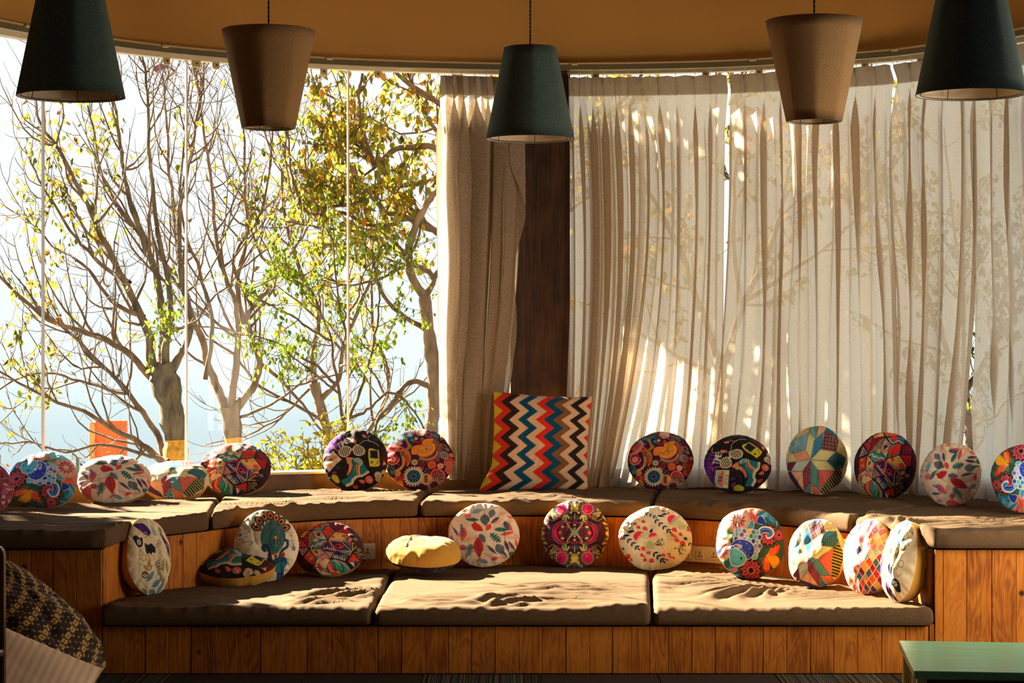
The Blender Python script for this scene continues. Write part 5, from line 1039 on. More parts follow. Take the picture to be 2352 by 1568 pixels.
def design_peacock(x, y):
    p = Print(x, y, (234, 220, 196), 2045, 980, 258)
    tl, dk, or_, nv = (52, 104, 104), (34, 34, 52), (240, 130, 50), (30, 40, 90)
    for (a, b) in ((1870, 900), (1900, 960), (1850, 940), (2230, 900), (2250, 1000), (2200, 1100), (1900, 800), (1890, 860), (2210, 1170), (2240, 960), (1990, 1180), (2050, 1200)): p.spiral(a, b, 20, 1.3, 3.5, (140, 110, 60)); p.leaf(a + 8, b + 14, 18, 9, 1.0, (120, 110, 60)); p.leaf(a - 14, b - 6, 16, 8, 3.0, (70, 100, 90))
    p.circ(1835, 900, 12, (50, 130, 140)); p.circ(1925, 965, 9, (60, 140, 150)); p.petals(2255, 1010, 3, 18, 6, 6, (70, 110, 120))
    for k in range(7):
        a = -2.75 + k * .40; X_, Y_ = 2080 + 128 * math.cos(a), 905 + 140 * math.sin(a)
        p.ell(X_, Y_, 46, 30, a, (40, 78, 88)); p.line([(2090, 940), (X_, Y_)], 20, (60, 110, 104)); p.ell(X_, Y_, 34, 24, a, (70, 40, 50)); p.ell(X_, Y_, 28, 20, a, or_); p.ell(X_ - 3 * math.cos(a), Y_ - 3 * math.sin(a), 15, 11, a, dk)
    p.blob([(1990, 960), (2010, 870), (2060, 820), (2130, 810), (2180, 850), (2195, 920), (2170, 990), (2110, 1060), (2040, 1040)], (62, 104, 100)); 
    for k in range(9):
        for j in range(3): a = -2.6 + k * .27; r_ = 70 + j * 26; p.circ(2095 + r_ * math.cos(a) * .95, 930 + r_ * math.sin(a), 4.5, (120, 60, 90))
    p.blob([(2110, 870), (2150, 960), (2125, 1010), (2100, 1050), (2075, 1000), (2060, 950)], (44, 110, 108), (24, 50, 60), 5); p.blob([(2112, 900), (2130, 960), (2112, 1000), (2095, 960)], (70, 60, 60)); p.petals(2112, 935, 2, 14, 5, 6, (240, 130, 60)); p.line([(2112, 950), (2110, 1000)], 4, (220, 180, 120))
    p.curve([(2040, 1130), (2060, 1040), (2030, 990), (2005, 1010), (2020, 1030)], 24, (36, 60, 96)); p.curve([(2160, 1130), (2155, 1040), (2200, 1000), (2205, 960), (2185, 950)], 22, (40, 66, 100)); p.curve([(2058, 1060), (2080, 1120), (2110, 1160)], 30, (60, 40, 80)); p.curve([(2150, 1050), (2140, 1110), (2120, 1160)], 28, (50, 50, 90))
    for (a, b) in ((2110, 1070), (2168, 1060)): p.ell(a, b, 17, 26, 0, (206, 60, 40)); p.ell(a, b, 12, 20, 0, (245, 150, 70)); p.ell(a, b, 7, 12, 0, dk)
    p.blob([(2080, 1110), (2120, 1080), (2190, 1080), (2205, 1120), (2180, 1160), (2170, 1230), (2120, 1232), (2115, 1170)], (34, 80, 120)); p.blob([(2110, 1130), (2160, 1110), (2190, 1130), (2160, 1180), (2130, 1180)], (40, 120, 140)); p.line([(2140, 1180), (2145, 1235)], 12, (60, 60, 140)); p.line([(2120, 1190), (2175, 1190)], 6, (30, 30, 70))
    return p.c

def design_diamonds(x, y):
    p = Print(x, y, (238, 190, 190), 0, 0, 1.0)
    pal = [(236, 176, 176), (226, 140, 160), (242, 214, 196), (160, 200, 222), (206, 150, 190), (240, 210, 170), (232, 120, 130), (190, 110, 150), (246, 222, 214), (238, 190, 150)]
    pal2 = [(180, 36, 70), (220, 90, 50), (60, 100, 150), (230, 150, 70), (130, 30, 70), (226, 120, 120), (200, 170, 120), (60, 60, 110)]
    rr = random.Random(3); s_ = .17
    for i in range(-9, 10):
        for j in range(-9, 10):
            cx_, cy_ = (i + j) * s_ * .72, (j - i) * s_ * .82
            if cx_ * cx_ + cy_ * cy_ > 1.5: continue
            c_ = rr.choice(pal2) if (cx_ * .55 + cy_ > .42 + rr.uniform(-.15, .15)) or rr.random() < .07 else rr.choice(pal)
            pts = [(cx_ - s_ * .72, cy_), (cx_, cy_ - s_ * .82), (cx_ + s_ * .72, cy_), (cx_, cy_ + s_ * .82)]
            p.poly(pts, c_, (250, 226, 216), .014); d2 = tuple(max(0, int(v * .72)) for v in c_); q = rr.random()
            if q < .3: p.circ(cx_, cy_, s_ * .3, d2, .018)
            elif q < .5: p.petals(cx_, cy_, .01, s_ * .35, .018, 6, d2)
            elif q < .7: p.hatch(pts, rr.uniform(0, 3), .04, .012, d2)
            elif q < .8: p.poly([(cx_ + (u - cx_) * .55, cy_ + (v - cy_) * .55) for u, v in pts], None, d2, .016)
    p.poly([(-.85, -.55), (-.5, -.95), (-.15, -1.02), (-.3, -.8), (-.6, -.5)], (120, 30, 60)); p.poly([(-.75, -.6), (-.5, -.85), (-.4, -.8), (-.6, -.55)], (190, 70, 90))
    return p.c

def design_wine_paisley(x, y):
    p = Print(x, y, (150, 62, 88), 0, 0, 1.0); rr = random.Random(5)
    for k in range(46):
        a, b = rr.uniform(-1, 1), rr.uniform(-1, 1); p.spiral(a, b, rr.uniform(.06, .13), 1.5, .02, rr.choice([(226, 190, 190), (206, 130, 150), (110, 30, 60)]), rr.uniform(0, 6)); p.circ(a + .1, b, .02, (236, 206, 200))
    for k in range(9):
        a, b = rr.uniform(-.8, .8), rr.uniform(-.3, .9); p.ell(a, b, .16, .08, rr.uniform(0, 3), (214, 182, 156)); p.ell(a, b, .11, .05, rr.uniform(0, 3), (150, 60, 90))
    for k in range(130): p.circ(rr.uniform(-1, 1), rr.uniform(-1, 1), .016, (220, 160, 170))
    return p.c

def design_violet(x, y):
    p = Print(x, y, (44, 26, 78), 0, 0, 1.0); rr = random.Random(8)
    for k in range(26):
        a = k * .8; r_ = rr.uniform(.2, .98); X_, Y_ = r_ * math.cos(a), r_ * math.sin(a); c_ = rr.choice([(206, 80, 90), (176, 182, 150), (70, 50, 130), (226, 200, 180), (150, 50, 70)])
        p.petals(X_, Y_, .02, .15, .045, 7, c_); p.circ(X_, Y_, .05, (240, 220, 190))
    return p.c
# ------------------------------------------------------------------ round cushions
M['print'] = painted('printed_cushion_cloth', rough=0.75, bumpstr=0.12, sheen=0.1)
M['mustard'] = fabric('mustard_cushion_back', (0.58, 0.29, 0.04), noise=0.10, weave=420, wstr=0.2, sheen=0.15, hilite=1.12)
M['zip'] = plain('pale_zip', (0.62, 0.52, 0.42), rough=0.5, noise=0.25, scale=120)
def disc_grid(n):
    a = np.linspace(-1, 1, n); A, B = np.meshgrid(a, a, indexing='ij')       # square grid mapped smoothly onto the disc
    return (A * np.sqrt(1 - B * B / 2)).ravel(), (B * np.sqrt(1 - A * A / 2)).ravel()
NG = 168
GX, GY = disc_grid(NG); GF = grid_faces(NG, NG)
NB = 56
BX, BY = disc_grid(NB); BF = grid_faces(NB, NB)
RC = 0.2
def cushion_surface(x, y, seed, front, T=0.135, irr=0.035, puck=1.0, boxy=False):
    r = np.clip(np.hypot(x, y), 0, 1); th = np.arctan2(y, x)
    rim = 1 + irr * (vnoise(np.cos(th) * 1.6 + 4, np.sin(th) * 1.6 + 4, seed) - .5) * 2 + 0.003 * np.sin(th * 23 + 4 * np.sin(th * 3 + seed)) + .005 * np.sin(th * 7 + seed)
    prof = (1 - r ** 2.4) ** 0.72 if front else ((1 - r ** 4.5) ** 0.36 if boxy else (1 - r ** 3.2) ** 0.5)
    sgn = -1 if front else 1
    s2 = seed + (0 if front else 50)
    pk = np.sin(th * 31 + 6 * vnoise(np.cos(th) * 2 + 7, np.sin(th) * 2 + 7, s2)) * np.exp(-((1 - r) / 0.16) ** 2) * (1 - np.exp(-((1 - r) / 0.02) ** 2))
    pk2 = np.sin(th * 13 + 9 * vnoise(np.cos(th) * 1.5 + 3, np.sin(th) * 1.5 + 3, s2 + 1)) * np.exp(-((1 - r) / 0.33) ** 2) * (1 - np.exp(-((1 - r) / 0.05) ** 2))
    dent = (fbm(x * 1.5 + 5, y * 1.5 + 5, 3, s2 + 2) - .5) * 0.05 * prof
    crease = -(1 - np.abs(2 * vnoise(x * 2.1 + 9, y * 1.3 + 4, s2 + 4) - 1)) ** 6 * 0.008 * prof
    d = T * (.40 if front else .70) * prof + puck * (0.0016 * pk + 0.0034 * pk2) + dent + crease
    R_ = RC * rim
    return np.column_stack([x * R_, sgn * d, y * R_])
DES = dict(fish=(design_fish, 0), leaves=(design_leaves, 0), star=(design_star, 0), comic=(design_comic, 0), retro=(design_retro, 0), paisley=(design_paisley, 0), mandala=(design_mandala, 0),
           berries=(design_berries, 0), botanic=(design_botanic, 0), peacock=(design_peacock, 0), diamonds=(design_diamonds, 0), wine=(design_wine_paisley, 0), violet=(design_violet, 0))
_cols = {}
def print_cols(key):
    if key not in _cols: _cols[key] = DES[key][0](GX, GY)
    return _cols[key]
def put_colors(me, cols):
    at_ = me.color_attributes.new('print', 'FLOAT_COLOR', 'POINT'); at_.data.foreach_set('color', np.column_stack([cols, np.ones(len(cols))]).astype(np.float32).ravel())
def cushion(label, key, xL, xR, yT, yB, roll=0, yaw=0, tilt=18, tier='u', seed=1, T=0.135, irr=0.035, dY=0.0, zfoot=None, flip=False, group='round printed cushions along the seats', zipper=False, boxy=False):
    """box in photo pixels -> cushion standing on the seat, leaning back by tilt, turned by yaw"""
    zs = (ZUT if tier == 'u' else ZLT) + 0.006
    if zfoot is not None: zs += zfoot
    Y = (EYE - zs) * F / (yB - CY) + dY
    wm = (xR - xL) * Y / F; hm = (yB - yT) * Y / F; th_, yw = R(tilt), R(yaw)
    w_ = (wm ** 2 - (T * math.sin(abs(yw))) ** 2) ** .5 / max(math.cos(yw), .28) if wm > T * math.sin(abs(yw)) else wm
    if boxy: w_ = (wm - .62 * T * math.sin(abs(yw))) / math.cos(yw)
    w_ = min(w_, 0.44); Wx = w_ / (2 * RC)
    hv = math.sqrt(max(hm ** 2 - (T * math.sin(th_)) ** 2, .01)) / math.cos(th_) if abs(tilt) < 60 else .40
    hv = min(hv, .47); Hz = hv / (2 * RC)
    cz = zs + hm / 2; cxp = ((xL + xR) / 2 - CX) / F
    yc = Y + 0.5 * math.sqrt((hv * math.sin(th_)) ** 2 + (T * math.cos(th_) * .8) ** 2) * (0.6)
    if abs(tilt) >= 60: yc = Y + hv * .42 * math.sin(th_)
    if tier == 'l' and abs(tilt) < 60:      # keep clear of the riser and the mattress edge behind
        xw = cxp * yc; k_ = .42 if abs(yaw) < 40 else .2
        ym = min(float(np.interp(xw + d_ * wm, OUTL[:, 0], OUTL[:, 1])) for d_ in (-k_, 0, k_)) - OH - .035 - .25 * T - .3 * hv * math.sin(th_)
        if xL > 300: yc = min(yc, ym)
    if tier == 'u':
        sw_ = float(np.interp(cxp, _wr, _ws)); yw_ = float(wall_pt(sw_)[1]); yc = min(yc, yw_ - (.16 if cxp < -.03 else .24))
    root = thing('round_cushion', label, 'cushion', (cxp * yc + (.24 * T * math.sin(yw) if boxy else 0), yc, cz), group=None)
    # local frame: yaw about Z, then tilt about X; roll and size are baked into the mesh
    root.rotation_euler = Euler((-th_ if not flip else R(100), 0, yw), 'XYZ')
    cr_, sr_ = math.cos(R(roll)), math.sin(R(roll))
    def bake(P):
        a, b = P[:, 0] * cr_ - P[:, 2] * sr_, P[:, 0] * sr_ + P[:, 2] * cr_
        return np.column_stack([a * Wx, P[:, 1], b * Hz])
    Pf = cushion_surface(GX, GY, seed, True, T, irr)
    me = mesh('printed_cover', bake(Pf), GF, M['print'], True); put_colors(me, print_cols(key)); link('printed_cover', me, root)
    Pb = cushion_surface(BX, BY, seed, False, T, irr, 1.0, boxy)
    me = mesh('mustard_back', bake(Pb), BF[:, ::-1].copy(), M['mustard'], True); link('mustard_back', me, root)
    if zipper:
        t = np.linspace(-.62, .62, 22); P = cushion_surface(-.35 + 0.12 * t * t, t * .9, seed, False, T, irr); P[:, 1] += .001
        V, Fq = tube_vf(bake(P), 0.0035, 5); link('zipper', mesh('zipper', V, Fq, M['zip'], True), root)
    return root
cushion('wine-red paisley cushion cut off by the left edge of the photo', 'wine', -95, 27, 1062, 1182, 0, 20, 22, 'u', 2)
cushion('blue fish and dark flower cushion, second from the left on the upper tier', 'fish', 22, 178, 1038, 1168, -92, 12, 30, 'u', 3, irr=.06)
cushion('pale leaf-print cushion on the upper left, between the fish and the patchwork cushions', 'leaves', 182, 343, 1046, 1158, 4, 16, 42, 'u', 4, irr=.06)
cushion('slumped star patchwork cushion leaning far back on the upper left', 'star', 326, 481, 1057, 1147, 5, 10, 55, 'u', 5, irr=.06)
cushion('comic triangle print cushion on the upper tier, under the bare window', 'comic', 461, 623, 1018, 1136, -4, 8, 38, 'u', 6, irr=.05)
cushion('black retro print cushion with shutter glasses, leaning before the bare window', 'retro', 743, 890, 986, 1123, -42, -4, 20, 'u', 7)
cushion('orange paisley cushion left of the bunched curtain', 'paisley', 884, 1041, 984, 1121, 3, 4, 18, 'u', 8)
cushion('orange paisley cushion in front of the brightest drawn curtain', 'paisley', 1442, 1593, 991, 1127, 0, -6, 16, 'u', 9)
cushion('black retro print cushion with shutter glasses, in front of the drawn curtains', 'retro', 1616, 1773, 1000, 1133, 0, 0, 18, 'u', 10)
cushion('round star patchwork cushion standing upright against the drawn curtains', 'star', 1806, 1944, 980, 1137, 0, -8, 12, 'u', 11)
cushion('comic triangle print cushion with red heart, standing against the drawn curtains', 'comic', 1964, 2111, 993, 1147, 0, -20, 12, 'u', 12, boxy=True)
cushion('bright pale leaf-print cushion on the upper right, second from the photo edge', 'leaves', 2117, 2261, 1017, 1162, 62, -18, 14, 'u', 13, boxy=True)
cushion('blue fish cushion at the far right of the upper tier, partly out of frame', 'fish', 2277, 2420, 1022, 1178, 178, -6, 14, 'u', 14)
# lower tier
cushion('cream botanical cushion standing on edge at the left end of the lower tier', 'botanic', 274, 386, 1192, 1368, 0, 52, 8, 'l', 15, irr=.05, boxy=True, T=.125)
cushion('cream cushion with a blue peacock, leaning on the lower tier riser', 'peacock', 540, 682, 1165, 1322, 0, 14, 15, 'l', 17)
cushion('black retro print cushion lying flat before the peacock cushion', 'retro', 450, 636, 1250, 1336, -70, 0, 74, 'l', 16, T=.15, irr=.04, dY=-.16)
cushion('comic triangle print cushion leaning back on the lower tier beside the peacock one', 'comic', 679, 832, 1197, 1313, 40, 6, 38, 'l', 18, irr=.05)
cushion('yellow-backed cushion lying face down on the middle mattress', 'violet', 886, 1057, 1234, 1309, 25, 10, -82, 'l', 19, T=.15, irr=.07, flip=True, zipper=True)
cushion('pale leaf-print cushion on the lower tier, left of the wine mandala cushion', 'leaves', 1031, 1191, 1151, 1297, 0, 4, 14, 'l', 20)
cushion('yellow and wine mandala cushion in the middle of the lower tier', 'mandala', 1243, 1397, 1146, 1298, 0, -2, 13, 'l', 21, irr=.02)
cushion('white cushion with red berries and navy leaves above the mattress seam', 'berries', 1421, 1588, 1162, 1311, 0, 0, 15, 'l', 22, irr=.05, zfoot=-.002)
cushion('blue fish cushion on the sunlit lower tier, next to the power outlet', 'fish', 1644, 1806, 1163, 1322, 0, -12, 14, 'l', 23, irr=.05, boxy=True)
cushion('sunlit star patchwork cushion on the lower tier', 'star', 1812, 1947, 1184, 1339, 38, -24, 14, 'l', 24, irr=.04, boxy=True, T=.14)
cushion('pink diamond patchwork cushion turned to the left on the lower tier', 'diamonds', 1941, 2062, 1190, 1360, 0, -42, 12, 'l', 25, irr=.05, boxy=True, T=.14)
cushion('white and yellow botanical cushion on edge at the right end, mustard back showing', 'botanic', 2034, 2131, 1196, 1386, 165, -60, 10, 'l', 26, irr=.05, boxy=True, T=.16)

# ------------------------------------------------------------------ square zigzag pillow
def zigzag_cols(u, v):
    # u, v in 0..1 across and up; stripes run upwards
    zig = 0.055 * (2 * np.abs(((v * 5.6) % 1) - .5) - .5) * 2
    w = u + zig
    st = [(-.2, (206, 168, 30)), (.035, (206, 44, 22)), (.125, (44, 28, 24)), (.215, (224, 184, 150)), (.305, (0, 74, 108)), (.395, (224, 184, 150)), (.485, (226, 42, 26)), (.565, (0, 74, 108)), (.66, (132, 86, 50)), (.745, (224, 184, 150)), (.83, (38, 26, 24)), (.915, (224, 184, 150)), (1.0, (214, 40, 34))]
    c = np.tile(lin(st[0][1]), (len(u), 1))
    for p0, col in st:
        a = np.clip((w - p0) / 0.006 + .5, 0, 1)[:, None]; c = c * (1 - a) + lin(col) * a
    return c
def square_pillow():
    n = 170; a = np.linspace(-1, 1, n); A, B = np.meshgrid(a, a, indexing='ij'); A = A.ravel(); B = B.ravel(); S_ = .292
    root = thing('square_pillow', 'large square pillow with red, blue, cream and black zigzag stripes', 'pillow')
    for front in (True, False):
        prof = ((1 - np.abs(A) ** 2.4) * (1 - np.abs(B) ** 2.4)) ** .55
        pin = 1 - .045 * (1 - B ** 2) ; pin2 = 1 - .04 * (1 - A ** 2)
        x = A * S_ * (1 - .045 * (1 - B ** 2) * np.abs(A) ** 2) ; z = B * S_ * (1 - .045 * (1 - A ** 2) * np.abs(B) ** 2)
        wr = (1 - np.abs(2 * vnoise((A * .6 + B) * 2.6, (B - A * .5) * 7 + 3, 41) - 1)) ** 3 * .010 * prof * sstep(.1, -.7, B)
        wr2 = (1 - np.abs(2 * vnoise(A * 7 + 3, B * 1.7, 43) - 1)) ** 3 * .006 * prof
        d = .085 * prof + (fbm(A * 1.5 + 4, B * 1.5, 3, 44) - .5) * .04 * prof + wr + wr2
        x = x - .055 * sstep(-.4, -1, B) * sstep(.2, -1, A) - .035 * (1 - (B + 1) / 2) * 1.0 + 0.012
        z = z - .02 * sstep(-.5, 1, A) * sstep(0, 1, B) + .01 * sstep(0, -1, A) * sstep(.3, 1, B)
        P = np.column_stack([x, (-d if front else d * .8), z]); Fq = grid_faces(n, n)
        nm = 'zigzag_cover' if front else 'back_cover'
        me = mesh(nm, P, Fq if front else Fq[:, ::-1].copy(), M['print'], True); put_colors(me, zigzag_cols((A + 1) / 2, (B + 1) / 2) if front else np.tile(lin((206, 150, 60)), (len(A), 1)))
        link(nm, me, root)
    Y = 12.32; root.location = ((1244 - CX) * Y / F, Y + .02, ZUT + .008 + .285); root.rotation_euler = (R(-10), 0, R(3))
square_pillow()
# ------------------------------------------------------------------ garden beyond the glass
def bark(name, a, b, sc=14.0):
    m, nt, out = newmat(name)
    p = N(nt, 'ShaderNodeBsdfPrincipled'); p.inputs['Roughness'].default_value = 0.9; p.inputs['Specular IOR Level'].default_value = 0.1
    tc = N(nt, 'ShaderNodeTexCoord'); mp = N(nt, 'ShaderNodeMapping'); mp.inputs['Scale'].default_value = (sc, sc, sc * .35); L(nt, tc.outputs['Object'], mp.inputs[0])
    n = N(nt, 'ShaderNodeTexNoise', i_Scale=1.0, i_Detail=5.0); L(nt, mp.outputs[0], n.inputs['Vector'])
    L(nt, ramp(nt, n.outputs[0], [(0.35, a), (0.65, b)]), p.inputs['Base Color']); L(nt, bump(nt, n.outputs[0], 0.6, 0.02), p.inputs['Normal'])
    L(nt, p.outputs[0], out.inputs[0]); return m
M['bark'] = bark('grey_brown_bark', (0.14, 0.105, 0.08), (0.30, 0.23, 0.185))
M['barkdark'] = bark('mossy_dark_bark', (0.08, 0.07, 0.055), (0.20, 0.17, 0.125), 22)
M['twig'] = bark('brown_twig', (0.11, 0.08, 0.06), (0.22, 0.165, 0.13))
M['ochre'] = plain('ochre_trunk_paint', (0.66, 0.36, 0.06), rough=0.8, noise=0.3, scale=30, bumpy=0.4, bscale=60)
M['leaf'] = painted('leaf', rough=0.55, bumpstr=0.0, sheen=0.0, spec=0.3, translucent=0.62)
M['ground'] = plain('garden_ground', (0.20, 0.17, 0.10), rough=0.95, noise=0.3, scale=3)
S(box('ground_terrace', None, M['ground'], -14, 14, 13.3, 21.0, -0.25, 0.0))
AUT = [(160, 160, 50), (186, 176, 60), (206, 176, 60), (214, 150, 60), (140, 148, 60), (150, 124, 70), (160, 170, 70), (130, 134, 70), (176, 180, 70), (190, 190, 80)]
GRN = [(150, 180, 50), (176, 196, 60), (130, 160, 50), (196, 200, 70), (110, 140, 50)]
YEL = [(214, 190, 40), (230, 200, 50), (190, 180, 50), (170, 176, 60)]
OLV = [(96, 110, 52), (130, 130, 60), (160, 140, 60), (110, 100, 60), (176, 120, 60)]
LW = np.array([0, .55, .9, .95, .7, .35, .0]); LU = np.array([0, .12, .3, .48, .68, .86, 1.0])
def leaf_verts(pos, rot_a, rot_b, rot_c, ln, wd):
    """arrays of leaves -> verts (n*14) and quads (n*12/2): folded blade, base at pos, hanging"""
    n = len(pos); u = LU[None, :] * ln[:, None]; w_ = LW[None, :] * wd[:, None] * .5
    curl = -.18 * ln[:, None] * LU[None, :] ** 2
    A = np.stack([w_, curl + w_ * .35, -u], -1); B = np.stack([-w_, curl + w_ * .35, -u], -1); Cc = np.stack([0 * w_, curl, -u], -1)
    P = np.stack([A, Cc, B], 2).reshape(n, -1, 3)
    ca, sa, cb, sb, cc, sc = np.cos(rot_a), np.sin(rot_a), np.cos(rot_b), np.sin(rot_b), np.cos(rot_c), np.sin(rot_c)
    x, y, z = P[..., 0], P[..., 1], P[..., 2]
    x, y = x * cc[:, None] - y * sc[:, None], x * sc[:, None] + y * cc[:, None]          # spin about own axis
    y, z = y * cb[:, None] - z * sb[:, None], y * sb[:, None] + z * cb[:, None]          # lift from hanging
    x, y = x * ca[:, None] - y * sa[:, None], x * sa[:, None] + y * ca[:, None]
    V = np.stack([x, y, z], -1) + pos[:, None, :]
    q = []
    for k in range(6):
        b0 = k * 3; q += [(b0, b0 + 1, b0 + 4, b0 + 3), (b0 + 1, b0 + 2, b0 + 5, b0 + 4)]
    q = np.array(q); Fq = (q[None] + (np.arange(n) * 21)[:, None, None]).reshape(-1, 4)
    return V.reshape(-1, 3), Fq
def leaves_mesh(name, pos, size, cols, rs, lift=(0, 1.2)):
    n = len(pos); ln = size * rs.uniform(.65, 1.25, n); V, Fq = leaf_verts(pos, rs.uniform(0, 6.28, n), rs.uniform(lift[0], lift[1], n), rs.uniform(0, 6.28, n), ln, ln * rs.uniform(.42, .62, n))
    me = mesh(name, V, Fq, M['leaf'], True); c = np.array([lin(q) for q in cols])[rs.integers(0, len(cols), n)] * rs.uniform(.5, .95, (n, 1))
    put_colors(me, np.repeat(np.clip(c, 0, 1), 21, axis=0)); return me
def grow(rs, start, d, length, nseg, up, wob):
    pts = [np.array(start)]; d = d / np.linalg.norm(d)
    for k in range(nseg):
        d = d + rs.normal(0, wob, 3) * [1, .8, 1] + np.array([0, 0, up]); d /= np.linalg.norm(d); pts.append(pts[-1] + d * length / nseg)
    return np.array(pts)
def tree(label, Y, trunk, limbs, seed, nsub=9, ntwig=4, sub_len=(.35, .95), up=.12, leaf_n=0, single=0, leaf_p=None, leaf_size=.062, cols=AUT, group=None, band=None, barkm='bark', name='garden_tree', cat='tree', twig_r=.0032, bare=True):
    rs = np.random.default_rng(seed); s = Y / F
    P3 = lambda q, j=0.0: np.array([(q[0] - CX) * s, Y + (q[3] if len(q) > 3 else 0) + j, EYE - (q[1] - CY) * s])
    base = P3(trunk[0]); root = thing(name, label, cat, (base[0], Y, 0), group=group); off = np.array([base[0], Y, 0])
    tp = np.array([P3(q) for q in trunk]) - off; tr_ = np.array([q[2] * s for q in trunk])
    tp = np.vstack([[tp[0][0], tp[0][1], -.02], tp]); tr_ = np.concatenate([[tr_[0] * 1.15], tr_])
    m = len(tp) * 6; t = np.linspace(0, 1, m); ss_ = arclen(tp) / arclen(tp)[-1]; tq = np.column_stack([np.interp(t, ss_, tp[:, i]) for i in range(3)]); trr = np.interp(t, ss_, tr_) * (1 + .10 * np.sin(t * 37 + seed) + .05 * np.sin(t * 91))
    V, Fq = tube_vf(tq, trr, 14); V = V + (rs.normal(0, .02, V.shape) * np.repeat(trr, 14)[:, None]); link('trunk', mesh('trunk', V, Fq, M[barkm], True), root)
    if band:
        zt = EYE - (band - CY) * s; k = tq[:, 2] < zt
        V, Fq = tube_vf(np.vstack([tq[k], [[np.interp(zt, tq[:, 2], tq[:, 0]), np.interp(zt, tq[:, 2], tq[:, 1]), zt]]]), np.append(trr[k], np.interp(zt, tq[:, 2], trr)) * 1.035, 14); link('painted_band', mesh('painted_band', V, Fq, M['ochre'], True), root)
    tw = Bag(); anchors = []
    for L_ in limbs:
        lp = np.array([P3(q) for q in L_]); lr = np.array([q[2] * s for q in L_]); n = (len(lp) - 1) * 5 + 1
        dep = np.cumsum(rs.normal(0, .07, len(lp))); dep -= dep[0]; lp[:, 1] += dep
        c3 = cat_rom(lp, 5); rr_ = np.interp(np.linspace(0, 1, len(c3)), np.linspace(0, 1, len(lr)), lr) * (1 + .06 * np.sin(np.arange(len(c3)) * 1.9))
        c3 = c3 + np.cumsum(rs.normal(0, .006, c3.shape), 0)
        V, Fq = tube_vf(c3 - off, rr_, 8); link('branch', mesh('branch', V, Fq, M[barkm] if rr_[0] > .03 else M['twig'], True), root)
        ll = arclen(c3)[-1]; k = max(2, int(nsub * ll))
        for j in range(k):
            f = rs.uniform(.18, 1.0) ** .9; i = min(int(f * (len(c3) - 1)), len(c3) - 2); d0 = c3[i + 1] - c3[i]; d0 /= np.linalg.norm(d0)
            sd_ = rs.normal(0, 1, 3) * [1, .7, .8]; sd_ /= np.linalg.norm(sd_); dd = d0 * .75 + sd_ * .75; ln = rs.uniform(*sub_len) * (1.15 - .45 * f)
            c4 = grow(rs, c3[i], dd, ln, 8, up * 1.0, .16); r0 = min(rr_[i] * .6, .012) ; tw.tube(c4 - off, np.linspace(r0, .0022, 9), 5); anchors += list(c4[3:])
            for q in range(ntwig):
                i2 = rs.integers(1, 8); d1 = c4[i2 + 1 if i2 < 8 else i2] - c4[i2 - 1]; d1 /= np.linalg.norm(d1) + 1e-9
                sd2 = rs.normal(0, 1, 3); sd2 /= np.linalg.norm(sd2); c5 = grow(rs, c4[i2], d1 * .6 + sd2 * .8, rs.uniform(.12, .42), 5, up * .8, .2); tw.tube(c5 - off, np.linspace(twig_r, .0014, 6), 3); anchors += list(c5[1:])
    o = link('twigs', tw.mesh('twigs', M['twig']), root); o['kind'] = 'stuff'
    A = np.array(anchors)
    if leaf_n:
        px_ = A[:, 0] / A[:, 1] * F + CX; py_ = CY - (A[:, 2] - EYE) / A[:, 1] * F
        w_ = np.ones(len(A)) if leaf_p is None else np.sum([a_ * np.exp(-((px_ - x_) / sx_) ** 2 - ((py_ - y_) / sy_) ** 2) for (x_, y_, sx_, sy_, a_) in leaf_p], 0) + 1e-5
        pk_ = rs.choice(len(A), leaf_n, p=w_ / w_.sum()); pos = A[pk_] + rs.normal(0, .018, (leaf_n, 3))
        nst = leaf_n - single
        if nst > 0: o = link('foliage', leaves_mesh('foliage', pos[:nst] - off, leaf_size, cols, rs), root); o['kind'] = 'stuff'
        var = [leaves_mesh('leaf', np.zeros((1, 3)), leaf_size * 1.05, [cols[k % len(cols)]], rs) for k in range(8)]
        for k in range(single):
            p = pos[nst + k] - off; link('leaf', var[k % 8], root, tuple(p), (0, 0, float(rs.uniform(0, 6.28))))
    return root
TG = 'thin-branched garden trees beyond the glass'
def lb_(pts, r0, r1, dy=0.0, d1=None):
    n = len(pts); d1 = dy if d1 is None else d1
    return [(x, y, r0 + (r1 - r0) * (i / (n - 1)) ** .8, dy + (d1 - dy) * i / (n - 1)) for i, (x, y) in enumerate(pts)]
AUTD = [tuple(int(v * .8) for v in q) for q in AUT]
